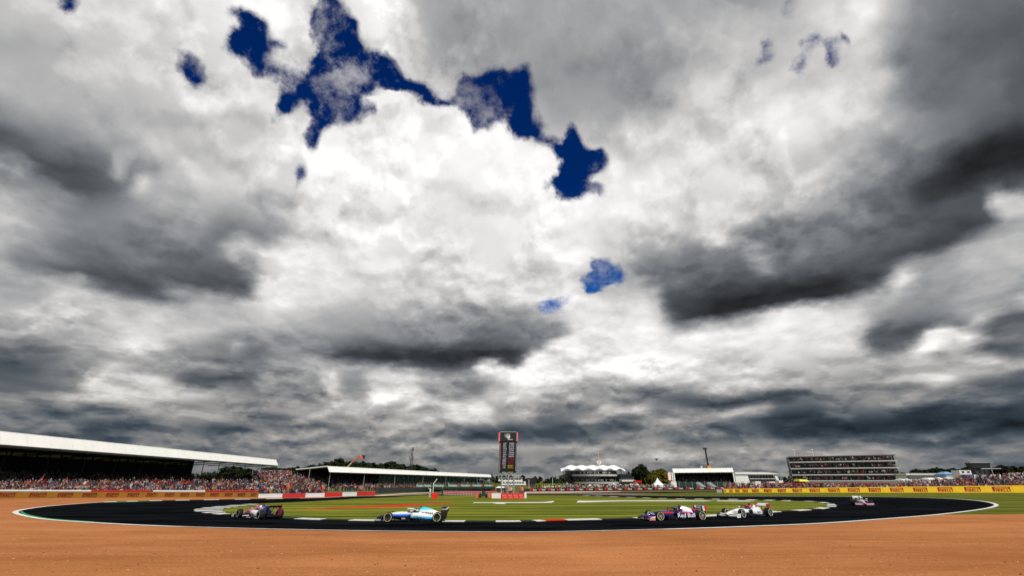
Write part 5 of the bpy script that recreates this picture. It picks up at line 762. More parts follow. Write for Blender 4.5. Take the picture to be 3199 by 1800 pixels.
for i, (a, c) in enumerate([(1300, 1320), (1324, 1344), (1354, 1386), (1399, 1427), (1438, 1466), (1475, 1503), (1513, 1537)]):
    k0, k1 = lerp_px(a, p, q), lerp_px(c, p, q); u = p.lerp(q, k0); v = p.lerp(q, k1)
    dd = (v-u).normalized(); uu, vv = u-dd*.35, v+dd*.35
    b = MB(); b.slab(uu, vv, .03, 1.15, 2.15, off=-.14); bn = b.build('banner', mat('banner_green', (.012, .06, .04), .7, .2, 2), w)
    L = (vv-uu).length; mid = (uu+vv)/2; nn = Vector((dd.y, -dd.x, 0))
    text_part('lettering', 'Heineken', mat('pale_lettering', (.5, .6, .55), .6, .1, 3), bn, .95, Matrix.Identity(4), 1)
    tx = bn.children[0]; wd = max(tx.dimensions.x, .1)
    M4 = frame(mid+nn*.16+Vector((0, 0, 1.65)), dd); tx.data.transform((Matrix.Translation(w.location)).inverted() @ M4 @ Matrix.Diagonal((L*.8/wd, 1, 1, 1)))
    if i >= 3:
        b = MB(); s0 = mid+dd*(L*.47)+nn*.19+Vector((0, 0, 1.65)); b.hexa(*[s0+dd*x+Vector((0, 0, z))+nn*e for e in (0, .02) for x, z in ((-.2, -.3), (.2, -.3), (.2, .3), (-.2, .3))]); b.build('star', RED, bn)
# black board wall across the back
SA, SB = on(1632, 1537.8), on(2285, 1533.2)
w = thing('advertising_wall', 'long black wall repeating red and white lettering below the white-roofed clubhouse', 'wall', (SA+SB)/2)
b = MB(); b.slab(SA, SB, .5, 0, (.095, .355)); b.build('base', CONC, w)
for i in range(16):
    p = SA.lerp(SB, i/16); q = SA.lerp(SB, (i+1)/16); dd = (q-p).normalized()*.03; lo = lambda t: .10+.26*t
    b = MB(); b.slab(p+dd, q-dd, .12, (lo(i/16), lo((i+1)/16)), (lo(i/16)+.72, lo((i+1)/16)+.72), off=-.05); pn = b.build('panel', BLACK, w)
FR = mat('board_red', (.70, .015, .03), .5, .1, 2); FW = mat('board_white', (.78, .78, .78), .5, .1, 2)
cols = [(1741, 1763), (1771, 1792), (1800.5, 1822), (1831, 1852), (1860, 1883), (1890, 1913), (1922, 1944), (1952.5, 1975), (1984, 2007), (2015, 2038), (2047, 2070), (2079, 2102), (2112, 2135), (2144.5, 2168), (2177, 2201), (2210.5, 2235), (2243, 2269), (1712, 1733), (1683, 1704), (1655, 1676)]
dS = (SB-SA).normalized(); nS = Vector((dS.y, -dS.x, 0))
for a, c in cols:
    k0, k1 = lerp_px(a, SA, SB), lerp_px(c, SA, SB); L = (SB-SA).length*(k1-k0); o0 = SA.lerp(SB, k0); zc = .46+.26*k0
    b = MB(); c0 = o0+dS*(L*.22)+nS*.055
    for z0, z1, x0, x1 in ((.15, .26, -.20, .22), (.0, .09, -.23, .02), (-.24, .0, -.25, -.13), (-.24, .26, .06, .19)):
        b.hexa(*[c0+dS*(x*L)+Vector((0, 0, z+zc))+nS*q for q in (0, .015) for x, z in ((x0, z0), (x1, z0), (x1+.03, z1), (x0+.03, z1))])
    b.build('red_lettering', FR, w)
    e = text_part('white_lettering', 'Store', FW, w, .62, Matrix.Identity(4), 1.0)
    e.data.transform(Matrix.Translation(w.location).inverted() @ frame(o0+dS*(L*.74)+nS*.06+Vector((0, 0, zc)), dS) @ Matrix.Diagonal((L*.5/max(.1, e.dimensions.x), 1, 1, 1)))
p = on(2240, 1541); q = at(2261, 1541, p.y+2); q.z = 0
b = MB(); b.slab(p, q, .5, 0, at(2250, 1531, p.y).z); tag(b.build('barrier_block', mat('block_grey', (.3, .3, .31), .7)), 'grey concrete block joining the black wall to the long yellow barrier', 'barrier')

# ------------------------------------------------------------------ main grandstand on the left
F0, F1 = at(0, 1387.5, 95.0), at(869, 1456.5, 227.0)
hF = (F0.z+F1.z)/2
d1 = Vector((F1.x-F0.x, F1.y-F0.y, 0)).normalized(); n1 = Vector((-d1.y, d1.x, 0))     # n1 points to the back of the stand
P0 = Vector((F0.x, F0.y, 0))-d1*34; L1 = (Vector((F1.x, F1.y, 0))-P0).length
def s1(u, v, z): return P0+d1*u+n1*v+Vector((0, 0, z))
w = thing('grandstand', 'big covered grandstand with long white roof at the left edge', 'grandstand', s1(L1/2, 0, 0))
npan = 29; pw = L1/npan
for i in range(npan):
    a, c = i*pw+.05, (i+1)*pw-.05; b = MB()
    b.sheet(s1(a, 0, hF), s1(c, 0, hF), s1(c, 1.45, hF+2.55), s1(a, 1.45, hF+2.55), .12); b.build('roof_panel', SHEET, w)
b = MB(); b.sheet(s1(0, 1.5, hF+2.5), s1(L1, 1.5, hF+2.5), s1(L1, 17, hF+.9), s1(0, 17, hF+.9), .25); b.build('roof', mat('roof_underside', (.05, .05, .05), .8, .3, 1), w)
for i in range(1, npan):
    b = MB(); u = i*pw-.03; b.sheet(s1(u, .35, hF+.05), s1(u+.06, .35, hF+.05), s1(u+.06, 1.7, hF+2.45), s1(u, 1.7, hF+2.45), .02); b.build('panel_joint', DARK, w)
b = MB(); b.hexa(s1(0, .1, hF-.55), s1(L1, .1, hF-.55), s1(L1, .4, hF-.55), s1(0, .4, hF-.55), s1(0, .1, hF-.08), s1(L1, .1, hF-.08), s1(L1, .4, hF-.08), s1(0, .4, hF-.08)); b.build('front_beam', BLACK, w)
for i in range(0, npan+1, 2):
    u = min(i*pw, L1-.3); b = MB(); b.tube(s1(u, .4, hF-.2), s1(u, 16, hF-1.0), .16, 5); b.build('truss', DARK, w)
uE = L1-38
for i in range(3, npan+1, 2):
    u = min(i*pw, L1-.6); b = MB(); b.tube(s1(u, 14.5, 0), s1(u, 14.5, hF+.9), .13, 6); b.build('column', DARK, w)
b = MB(); b.tube(s1(L1-1, 1.2, 0), s1(L1-1, 1.2, hF-.1), .14, 6); b.build('column', STEEL, w)
b = MB(); b.hexa(s1(0, 16.2, 0), s1(uE, 16.2, 0), s1(uE, 16.7, 0), s1(0, 16.7, 0), s1(0, 16.2, hF+.55), s1(uE, 16.2, hF+.55), s1(uE, 16.7, hF+.55), s1(0, 16.7, hF+.55)); b.build('back_wall', mat('back_wall_shade', (.012, .013, .014), .9, .3, 1, spec=.1), w)  # near-black base colour adds to the shade inside the covered stands
# slots at the back: pale opaque panels painted for daylight seen through them
for i in range(30):
    u = 20+i*(uE-24)/30; b = MB(); b.hexa(s1(u, 16.0, hF-1.1), s1(u+(uE-24)/30*.82, 16.0, hF-1.1), s1(u+(uE-24)/30*.82, 16.1, hF-1.1), s1(u, 16.1, hF-1.1), s1(u, 16.0, hF-.35), s1(u+(uE-24)/30*.82, 16.0, hF-.35), s1(u+(uE-24)/30*.82, 16.1, hF-.35), s1(u, 16.1, hF-.35))
    b.build('window', mat('slot_daylight', (.35, .37, .38), .6, .4, 2), w)
rows1 = []
for k in range(9):
    v = 2.5+k*1.35; z = .6+k*.40; b = MB()
    b.hexa(s1(0, v, 0), s1(L1-2, v, 0), s1(L1-2, v+1.37, 0), s1(0, v+1.37, 0), s1(0, v, z), s1(L1-2, v, z), s1(L1-2, v+1.37, z), s1(0, v+1.37, z)); b.build('tier', mat('tier_shade', (.02, .022, .022), .9, .3, 1, spec=.1), w)  # tiers near black as well, shade put into their colour
    rows1.append((s1(2, v+.7, 0), s1(L1-3, v+.7, 0), z+.01, .62))
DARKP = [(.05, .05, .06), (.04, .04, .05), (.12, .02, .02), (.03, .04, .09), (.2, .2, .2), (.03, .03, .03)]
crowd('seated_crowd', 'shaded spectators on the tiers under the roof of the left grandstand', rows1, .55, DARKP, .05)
# open terrace in front of it, full of people in the sun
T = [Vector((-150, 90, 0)), LA+Vector((0, 5, 0)), LB+Vector((-1, 6, 0)), gx(930, 108), gx(1034, 118)]
def offset_line(T, v):
    out = []
    for i, p in enumerate(T):
        a = T[max(i-1, 0)]; c = T[min(i+1, len(T)-1)]; d = Vector((c.x-a.x, c.y-a.y, 0)).normalized(); out.append(p+Vector((-d.y, d.x, 0))*v)
    return out
w = thing('terrace', 'low open terrace of steps behind the darkened yellow barrier, packed with people', 'terrace', T[2]); rows = []
for k in range(8):
    o0, o1 = offset_line(T, k*.95), offset_line(T, k*.95+.97)
    z = .10+k*.25
    for i in range(len(T)-1):
        b = MB(); b.hexa(o0[i], o0[i+1], o1[i+1], o1[i], *[v+Vector((0, 0, z)) for v in (o0[i], o0[i+1], o1[i+1], o1[i])]); b.build('step', CONC, w)
        rows.append((offset_line(T, k*.95+.5)[i], offset_line(T, k*.95+.5)[i+1], z+.01, .50))
crowd('terrace_crowd', 'sunlit crowd in red, white and blue behind the darkened yellow barrier', rows, .82, SHIRTS+DARKP*2+[(.08, .01, .01), (.2, .02, .02)], .14)
# raised bank of people between the two grandstands
ba, bb = gx(858, 124), gx(1022, 138)
db = (bb-ba).normalized(); nb = Vector((-db.y, db.x, 0)); rows = []
w = thing('seating_bank', 'open raised bank of seats full of people in red between the two left grandstands', 'grandstand', (ba+bb)/2)
for k in range(11):
    p = ba+nb*k*.9+db*(0); q = bb+nb*k*.9-db*(k*.55); z = .9+k*.33
    b = MB(); b.hexa(p, q, q+nb*.92, p+nb*.92, *[v+Vector((0, 0, z)) for v in (p, q, q+nb*.92, p+nb*.92)]); b.build('tier', CONC, w)
    rows.append((p+nb*.45, q+nb*.45, z+.01, .46))
p = ba+nb*10.2; q = bb+nb*10.2-db*6; b = MB()
for z in (4.7, 5.5): b.tube(p+Vector((0, 0, z)), q+Vector((0, 0, z)), .05, 5)
for i in range(9): a = p.lerp(q, i/8); b.tube(a+Vector((0, 0, 4.2)), a+Vector((0, 0, 5.5)), .04, 5)
b.build('railing', STEEL, w)
REDP = [(.42, .02, .02), (.38, .02, .03), (.5, .05, .04), (.62, .6, .58), (.6, .58, .56), (.25, .02, .03), (.04, .04, .05), (.55, .3, .3), (.05, .08, .2)]
crowd('bank_crowd', 'dense crowd mostly in red and white on the open bank between the left grandstands', rows, .92, REDP+DARKP, .1)

# ------------------------------------------------------------------ second, farther grandstand
G0, G1 = at(1030, 1476, 200.0), at(1536, 1492.5, 452.0)
h2 = G0.z
d2 = Vector((G1.x-G0.x, G1.y-G0.y, 0)).normalized(); n2 = Vector((-d2.y, d2.x, 0)); L2 = (Vector((G1.x, G1.y, 0))-Vector((G0.x, G0.y, 0))).length
O2 = Vector((G0.x, G0.y, 0)); slope = (G1.z-G0.z)/L2
def s2(u, v, z): return O2+d2*u+n2*v+Vector((0, 0, z+slope*u))
w = thing('grandstand', 'long low grandstand with white gabled roof end, left of the timing tower', 'grandstand', s2(L2/2, 0, 0))
npan = 20; pw = L2/npan
for i in range(npan):
    a, c = i*pw+(.5 if i == 8 else .04), (i+1)*pw-.04; b = MB()
    b.sheet(s2(a, 0, h2), s2(c, 0, h2), s2(c, 1.2, h2+2.25), s2(a, 1.2, h2+2.25), .12); b.build('roof_panel', SHEET, w)
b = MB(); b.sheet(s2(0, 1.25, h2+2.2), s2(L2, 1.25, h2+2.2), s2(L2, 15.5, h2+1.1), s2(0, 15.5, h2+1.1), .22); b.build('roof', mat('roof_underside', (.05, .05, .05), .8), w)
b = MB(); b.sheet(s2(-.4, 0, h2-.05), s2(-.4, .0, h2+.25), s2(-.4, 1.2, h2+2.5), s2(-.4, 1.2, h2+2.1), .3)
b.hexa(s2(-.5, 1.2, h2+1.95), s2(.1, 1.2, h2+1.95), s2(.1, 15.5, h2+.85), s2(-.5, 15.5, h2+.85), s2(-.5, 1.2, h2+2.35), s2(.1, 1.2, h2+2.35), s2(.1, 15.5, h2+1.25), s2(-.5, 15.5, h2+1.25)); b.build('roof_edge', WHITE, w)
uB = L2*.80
b = MB(); b.hexa(s2(2, 15.6, 0), s2(uB, 15.6, 0), s2(uB, 16, 0), s2(2, 16, 0), s2(2, 15.6, h2+1), s2(uB, 15.6, h2+1), s2(uB, 16, h2+1), s2(2, 16, h2+1)); b.build('back_wall', mat('back_wall_shade', (.012, .013, .014), .9), w)
rows = []
for k in range(11):
    v = 2+k*1.2; z = .7+k*.42; b = MB(); b.hexa(s2(0, v, 0), s2(L2-4, v, 0), s2(L2-4, v+1.22, 0), s2(0, v+1.22, 0), s2(0, v, z), s2(L2-4, v, z), s2(L2-4, v+1.22, z), s2(0, v+1.22, z)); b.build('tier', mat('tier_shade', (.02, .022, .022), .9), w)
    rows.append((s2(1, v+.6, 0), s2(uB, v+.6, 0), (z+slope*1, z+slope*uB), 1.0))
for u in [2, 30, 62, 100, 140, 180, 215, 235, L2-3]:
    b = MB(); b.tube(s2(u, 1, 0), s2(u, 1, h2), .11, 6); b.build('column', STEEL, w)
b = MB(); b.tube(s2(-.3, 9, 0), s2(-.3, 9, h2+1.5), .12, 6); b.build('column', STEEL, w)
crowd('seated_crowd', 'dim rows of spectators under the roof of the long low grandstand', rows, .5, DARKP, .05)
# people standing along the fence in front of it
rows = [(gx(1036, 152), gx(1300, 172), .02, .55), (gx(1036, 154), gx(1300, 175), .25, .6), (gx(1300, 176), gx(1536, 196), .8, .9)]
crowd('standing_crowd', 'people standing at the fence in front of the long low grandstand', rows, .75, SHIRTS+DARKP, .9)
# ------------------------------------------------------------------ timing tower in the middle
TY = 100.0
def tp(px, py, dy=0.0): return at(px, py, TY+dy)
c0 = tp(1588, 1420); c0.z = 0
w = thing('timing_tower', 'tall black leaderboard tower on steel legs in the centre of the infield', 'scoreboard', c0)
def face(b, x0, y0, x1, y1, x2, y2, x3, y3, dep=1.0, pr=0.0):   # corners clockwise from top left in the photo
    f = [tp(x0, y0), tp(x1, y1), tp(x2, y2), tp(x3, y3)]
    f = [v-Vector((0, pr, 0)) for v in f]; bk = [v+Vector((0, dep, 0)) for v in f]
    b.hexa(f[3], f[2], bk[2], bk[3], f[0], f[1], bk[1], bk[0])
b = MB(); face(b, 1563, 1351, 1613.5, 1351.3, 1612.5, 1380, 1562, 1379.5, 1.6); b.build('top_panel', mat('tower_charcoal', (.02, .022, .023), .4, .3, 1), w)
b = MB(); face(b, 1563, 1349.8, 1613.5, 1350.2, 1613.5, 1351.0, 1563, 1350.7, 1.6); b.build('top_trim', WHITE, w)
PINK = mat('pink_panel', (.72, .16, .22), .5, .1, 2)
for x in ((1558, 1562.7, 1561.7, 1556.6), (1613.9, 1618.6, 1617.6, 1613)):
    b = MB(); face(b, x[0], 1351.8, x[1], 1351.8, x[2], 1379.8, x[3], 1379.8, 1.5, .05); b.build('side_panel', PINK, w)
b = MB(); face(b, 1560.5, 1381, 1615.5, 1381, 1613, 1478, 1557.5, 1477.5, 1.4); b.build('screen', mat('tower_black', (.006, .006, .007), .35, .3, 2), w)
for x in ((1562, 1563.5, 1561.2, 1559.8), (1612.5, 1614, 1611.8, 1610.3)):
    b = MB(); face(b, x[0], 1386, x[1], 1386, x[2], 1474, x[3], 1474, .1, .04); b.build('light_strip', STEEL, w)
# emblem: a white fanned, feathered shape over a short bar
EM = mat('emblem_white', (.7, .7, .68), .5, .1, 3); b = MB()
for (xa, ya), (xb, yb), wd in (((1576.0, 1359), (1589, 1369), .9), ((1579.5, 1356), (1590, 1368), .9), ((1584, 1355), (1591.5, 1367), .9), ((1589, 1355), (1593, 1366), .8), ((1575.5, 1363), (1589, 1371), 1.0), ((1592.5, 1357), (1593, 1367), .7)):
    face(b, xa-wd*.5, ya, xa+wd*.5, ya-.2, xb+wd*1.2, yb, xb-wd*1.2, yb+.6, .02, .05)
face(b, 1585, 1367, 1594, 1364, 1592, 1372, 1585, 1371, .02, .07)
face(b, 1586, 1373.6, 1602, 1373.6, 1602, 1375.2, 1586, 1375.2, .02, .05); b.build('emblem', EM, w)
LED = [mat('led_white', (.5, .5, .6), .5, .1, 3), mat('led_red', (.26, .006, .006), .5, .1, 3), mat('led_yellow', (.55, .42, .02), .5, .1, 3)]
for r_ in range(16):
    y = 1384.5+r_*5.85; sh = -(y-1381)*.027
    if r_ in (15,): y += 3
    cols = [(1572, 1582, 0)] if r_ < 14 or r_ == 15 else []
    if r_ < 8: cols += [(1590.5, 1606, 0)]
    elif r_ < 12: cols += [(1589, 1606, 1)]
    elif r_ in (12, 13, 15): cols += [(1588.5, 1605, 2)]
    b = MB(); face(b, 1564.6+sh, y, 1568.2+sh, y, 1568.2+sh, y+4.6, 1564.6+sh, y+4.6, .02, .04); b.build('position_light', mat('led_mid_red', (.13, .003, .004), .5) if r_ % 3 else mat('led_dim_red', (.07, .002, .003), .5), w)
    for xa, xb, k in cols:
        b = MB(); x = xa
        while x < xb-.5:
            gw = rnd.uniform(1.0, 2.8); g0 = rnd.random()
            face(b, x+sh, y+.5, x+gw+sh, y+.5, x+gw+sh, y+(1.5 if g0 < .5 else 3.4), x+sh, y+(1.5 if g0 < .5 else 3.4), .02, .05)
            if g0 < .5: face(b, x+sh+gw*.5, y+2.2, x+gw+sh, y+2.2, x+gw+sh, y+3.9, x+sh+gw*.5, y+3.9, .02, .05)
            x += gw+.7
        b.build('led_row', LED[k], w)
for x in (1567, 1588, 1605.5):
    for dy in (.2, 1.3):
        b = MB(); f = tp(x, 1477, dy); g = tp(x-1.2, 1560, dy); g.z = 0; g.x = f.x-.05; b.tube(g, f, .13, 6); b.build('leg', STEEL if dy < 1 else DARK, w)
for (a, c) in (((1567, 1478), (1588, 1500)), ((1588, 1478), (1605.5, 1500)), ((1588, 1478), (1605.5, 1478)), ((1567, 1521), (1605.5, 1521)), ((1567, 1500), (1588, 1521)), ((1605.5, 1500), (1588, 1521)), ((1567, 1540), (1588, 1521))):
    b = MB(); b.tube(tp(*a, .2), tp(*c, .2), .06, 5); b.build('brace', DARK if a[1] < 1490 else STEEL, w)
# hoarding at its foot
def block(name, label, cat, px0, px1, pyt, pyb, m, depth=.6, extra=None, group=None):
    p = on(px0, pyb); q = on(px1, pyb); q.y = p.y; q.x = at(px1, pyb, p.y).x; t = at((px0+px1)/2, pyt, p.y).z
    b = MB(); b.box(p.x, q.x, p.y, p.y+depth, 0, t)
    return tag(b.build(name, m), label, cat, group)
block('barrier_block', 'white block at the foot of the timing tower, left of the red hoarding', 'barrier', 1536, 1564, 1542.5, 1559.3, WHITE)
block('barrier_block', 'narrow white block right of the red hoarding under the timing tower', 'barrier', 1638.5, 1645, 1541, 1558.5, WHITE)
p = on(1564.5, 1561); q = at(1638, 1561, p.y); zt = at(1600, 1543, p.y).z
w = thing('hoarding', 'bright red lettered hoarding at the foot of the timing tower', 'hoarding', ((p.x+q.x)/2, p.y, 0))
HR = mat('hoarding_red', (.75, .02, .015), .5, .15, 2)
b = MB(); b.box(p.x, q.x, p.y, p.y+.12, 0, zt); b.build('panel', HR, w)
for r_ in range(2):
    for k in range(4):
        b = MB(); u = p.x+(q.x-p.x)*(.06+.24*k+.03*r_); b.box(u, u+(q.x-p.x)*.17, p.y-.03, p.y-.002, zt*(.62-.34*r_), zt*(.71-.34*r_)); b.build('lettering', mat('faded_white', (.7, .45, .42), .6), w)
block('sign_board', 'small red sign box on the grass left of the timing tower', 'sign', 1348, 1366, 1541.5, 1561, HR, .5)
# white lattice and red topped barrier left of the tower
p, q = on(1386, 1548), on(1552, 1552.5)
w = thing('barrier_fence', 'red topped white pipe barrier running left from the timing tower', 'fence', (p+q)/2)
for z, m in ((.12, WHITE), (.45, WHITE), (.80, WHITE)):
    b = MB(); b.tube(p+Vector((0, 0, z)), q+Vector((0, 0, z)), .035, 5); b.build('rail', m, w)
for i in range(34):
    a = p.lerp(q, i/33); b = MB(); b.tube(a, a+Vector((0, 0, .82)), .03, 5); b.build('post', WHITE, w)
p2, q2 = on(1386, 1545), on(1550, 1546.5); b = MB(); b.slab(p2, q2, .4, 0, .42); b.slab(p2, q2, .4, .42, (.62, .80)); b.build('red_wall', RED, w)
# tractor-like cart and marshals' things
p = on(1510, 1557)
w = thing('utility_cart', 'small dark green cart with orange boxes parked beside the pipe barrier', 'cart', p)
b = MB(); b.box(p.x-.8, p.x+.7, p.y-.4, p.y+.5, .25, .75); b.box(p.x-.3, p.x+.3, p.y-.35, p.y+.4, .75, 1.15); b.build('body', mat('cart_green', (.01, .05, .03), .5), w)
for sx in (-.6, .55):
    for sy in (-.42, .45): b = MB(); b.tube((p.x+sx, p.y+sy, .25), (p.x+sx, p.y+sy+.15, .25), .25, 10); b.build('wheel', BLACK, w)
for sx in (-1.15, 1.15): b = MB(); b.box(p.x+sx-.25, p.x+sx+.25, p.y-.3, p.y+.3, 0, .6); b.build('box', ORANGE, w)
w = thing('camera_post', 'thin white pole with slanted head behind the red sign box', 'pole', on(1352, 1548))
p = w.location.copy(); b = MB(); b.tube(p, p+Vector((0, 0, 2.3)), .08, 6); b.tube(p+Vector((0, 0, 2.3)), p+Vector((.75, 0, 3.3)), .09, 6); b.build('pole', WHITE, w)

# ------------------------------------------------------------------ trees
LEAF = {}
def leafmat(name, c1, c2):
    if name not in LEAF: LEAF[name] = mat(name, c1, .8, .3, 1.4, col2=c2, spec=.1)
    return LEAF[name]
DKG = leafmat('dark_foliage', (.016, .024, .006), (.006, .010, .003)); OLG = leafmat('olive_foliage', (.11, .10, .008), (.045, .05, .004)); BARK = mat('bark', (.05, .035, .025), .9, .3, 4)
def crown_mesh(seed, nclump=60, nleaf=34, lf=.10):
    """unit crown (radius about 1, centre at origin): leaf clumps scattered through an uneven volume"""
    r = random.Random(seed); b = MB()
    lobes = [(Vector((r.uniform(-.55, .55), r.uniform(-.5, .5), r.uniform(-.45, .5))), r.uniform(.34, .56)) for _ in range(9)]
    for L_, rad in lobes:
        for _ in range(nclump):
            d = Vector((r.gauss(0, 1), r.gauss(0, 1), r.gauss(0, 1))).normalized(); c = L_+d*rad*r.uniform(.55, 1.05)
            for _ in range(nleaf//8+2):
                e = c+Vector((r.gauss(0, .05), r.gauss(0, .05), r.gauss(0, .05))); s = lf*r.uniform(.6, 1.4)
                u = Vector((r.gauss(0, 1), r.gauss(0, 1), r.gauss(0, 1))).normalized()*s; v = u.cross(d+Vector((.01, .02, .3))).normalized()*s
                b.quad(e-u-v, e+u-v*.6, e+u*.8+v, e-u*.7+v)
    me_o = b.build('crown', DKG, world=False); me = me_o.data; bpy.data.objects.remove(me_o); return me
CROWNS = [crown_mesh(s) for s in (1, 2, 3, 4)]; FINE = [crown_mesh(s, 130, 60, .05) for s in (11, 12)]
def tree(px, py_top, width_px, Y, label, m=DKG, fine=None, base_z=0.0, group=None, squash=1.0):
    g = gx(px, Y); top = at(px, py_top, Y).z; R_ = width_px*.5*Y/1540; H = top-base_z
    t = thing('tree', label, 'tree', (g.x, g.y, base_z), rnd.uniform(0, 6), group)
    rz = min(R_*.95*squash, H*.52); me = (FINE[fine] if fine is not None else CROWNS[rnd.randrange(4)]).copy()
    me.materials.clear(); me.materials.append(m)
    o = bpy.data.objects.new('crown', me); C.objects.link(o); o.parent = t; o.location = (0, 0, H-rz*.98); o.scale = (R_, R_, rz)
    b = MB(); b.tube((0, 0, 0), (0, 0, H*.5), R_*.07, 7, R_*.045)
    for k in range(4): a = k*1.6; b.tube((0, 0, H*.4), (math.cos(a)*R_*.4, math.sin(a)*R_*.4, H*.7), R_*.035, 5, R_*.015)
    b.build('trunk', BARK, t, world=False)
    return t
W_ = [(752, 1459, 84, 'tree seen through the open end of the left grandstand roof, leftmost'), (798, 1466, 84, 'low tree in the gap under the end of the left grandstand roof'), (846, 1460, 84, 'tree just right of the end post of the left grandstand'), (890, 1459, 64, 'tree between the two left grandstands, behind the crowd bank'), (935, 1458, 70, 'tree above the gable end of the low grandstand'), (985, 1454, 66, 'tree rising left of the tall round-headed tree'), (1032, 1441, 56, 'left half of the tallest tree clump over the low grandstand'), (1062, 1435, 52, 'tallest round-headed tree over the low grandstand'), (1107, 1443, 56, 'dark tree directly behind the orange lift arm'), (1150, 1444, 64, 'tree right of the orange lift arm'), (1196, 1443, 66, 'broad tree halfway along the wood'), (1240, 1448, 60, 'tree left of the lattice mast'), (1282, 1452, 56, 'tree at the foot of the lattice mast'), (1316, 1459, 50, 'tree right of the lattice mast'), (1350, 1467, 44, 'last tree of the wood, sinking behind the low grandstand')]
for px, py, wd, lb in W_: tree(px, py-2, wd*1.45, 470, lb, group='dark wood behind the left grandstands')
for px, py, wd, lb in [(1470, 1493, 40, 'dark tree under the far end of the low grandstand roof'), (1496, 1499, 34, 'smaller dark tree right under the roof end of the low grandstand'), (1516, 1509, 24, 'lowest dark shrub tree beyond the low grandstand')]:
    tree(px, py, wd, 520, lb, group='trees beyond the end of the low grandstand')
tree(2013, 1449, 76, 250, 'dark rounded tree right of the white-roofed clubhouse', DKG, 0)
tree(2062, 1458, 88, 240, 'olive green sunlit tree behind the pointed white tent', OLG, 1, squash=1.0)
tree(2034, 1480, 48, 232, 'small olive tree low between the dark tree and the pointed tent', OLG, 0)
RT = [(2838, 1478, 26), (2862, 1480, 24), (2890, 1466, 40), (2925, 1461, 40), (2960, 1466, 38), (2994, 1459, 44), (3030, 1460, 40), (3056, 1455, 40), (3142, 1455, 46), (3180, 1454, 46), (3215, 1455, 40)]
for i, (px, py, wd) in enumerate(RT):
    tree(px, py-1, wd*1.6, 430, ['slim dark tree just right of the terraced building', 'low dark tree beside the slim one right of the terraced building', 'first broad tree above the white tent roofs on the right', 'dome-shaped tree over the white tent roofs', 'tree left of the blue tent top', 'tree directly above the blue tent top', 'tree above the white cabin lorry', 'tree touching the left side of the big black screen', 'tree just right of the big black screen', 'dark tree near the right edge of the photo', 'tree cut by the right edge of the photo'][i], group='tree line on the right')
# far low wood on the horizon
b = MB(); r = random.Random(5)
for i in range(2600):
    px = r.uniform(-200, 3400); p = at(px, 1500, 700); h = r.uniform(2, 9)+3*math.sin(px*.01)+(3 if px > 2800 or px < 900 else 0); s = r.uniform(2.0, 4)
    p.z = h; u = Vector((r.gauss(0, 1), r.gauss(0, .4), r.gauss(0, 1))).normalized()*s; v = Vector((r.gauss(0, 1), .2, r.gauss(0, 1))).normalized()*s*.7
    p.y += r.uniform(-12, 12); b.quad(p-u-v, p+u-v, p+u+v, p-u+v)
stuff(b.build('distant_wood', DKG), 'low dark far-off wood along the horizon', 'wood')

# ------------------------------------------------------------------ lattice mast, lift, crane, drone, cables
M0 = gx(1279, 400); zt = at(1278.5, 1399, 400).z
w = thing('telecom_mast', 'dark lattice mast with aerials above the wood, left of the timing tower', 'mast', M0)
b = MB()
for sx, sy in ((-1, -1), (1, -1), (1, 1), (-1, 1)): b.tube(M0+Vector((sx*1.1, sy*1.1, 0)), M0+Vector((sx*.55, sy*.55, zt-4)), .16, 4)
b.build('lattice', DARK, w)
b = MB()
for k in range(12):
    z0 = k*zt/12; z1 = z0+zt/12; f = 1.1-.55*k/12; g = 1.1-.55*(k+1)/12
    b.tube(M0+Vector((-f, -f, z0)), M0+Vector((g, -g, z1)), .09, 4); b.tube(M0+Vector((f, -f, z0)), M0+Vector((-g, -g, z1)), .09, 4)
b.build('bracing', DARK, w)
for py, wd in ((1437, 3.0), (1410, 2.2)):
    z = at(1279, py, 400).z; b = MB(); b.box(M0.x-wd/2-.4, M0.x+wd/2+.4, M0.y-wd/2, M0.y+wd/2, z, z+.25); b.build('platform', DARK, w)
    for i in range(6):
        a = i*math.pi/3; c = M0+Vector((math.cos(a)*wd*.62, math.sin(a)*wd*.62, z+.2)); b = MB(); b.box(c.x-.18, c.x+.18, c.y-.12, c.y+.12, c.z, c.z+2.2); b.build('aerial', DARK if i % 2 else STEEL, w)
b = MB(); b.tube(M0+Vector((0, 0, zt-4)), M0+Vector((0, 0, zt)), .1, 4); b.build('tip', DARK, w)
LY = 330
a0 = at(1080, 1466, LY); a1 = at(1099, 1447, LY); a2 = at(1123, 1423.5, LY); a3 = at(1130, 1430, LY)
w = thing('boom_lift', 'orange boom lift raised above the roof of the low grandstand', 'lift', (a0.x-6, LY, 0))
b = MB(); b.box(a0.x-8, a0.x-3, LY-1.2, LY+1.2, .8, 2.6); b.build('chassis', ORANGE, w)
for sx in (-7, -4):
    for sy in (-1.3, 1.1): b = MB(); b.tube((a0.x+sx, LY+sy, .6), (a0.x+sx, LY+sy+.3, .6), .6, 10); b.build('wheel', BLACK, w)
b = MB(); b.tube((a0.x-5.5, LY, 2.4), a0, .42, 6); b.tube(a0, a1, .36, 6); b.build('lower_boom', mat('cream_boom', (.75, .62, .35), .5), w)
b = MB(); b.tube(a1, a2, .36, 6); b.build('upper_boom', ORANGE, w)
b = MB(); b.tube(a2, a3, .3, 6); b.build('jib', ORANGE, w)
b = MB(); b.box(a3.x-.9, a3.x+1.2, LY-1, LY+1, a3.z-1.0, a3.z+.3); b.build('basket', ORANGE, w)
b = MB(); b.box(a3.x+.3, a3.x+1.9, LY-.8, LY+.8, a3.z-.9, a3.z+1.2); b.tube((a3.x+1.2, LY, a3.z+1), (a3.x+2.6, LY, a3.z+1.7), .15, 5); b.build('camera_rig', BLACK, w)
CY = 260
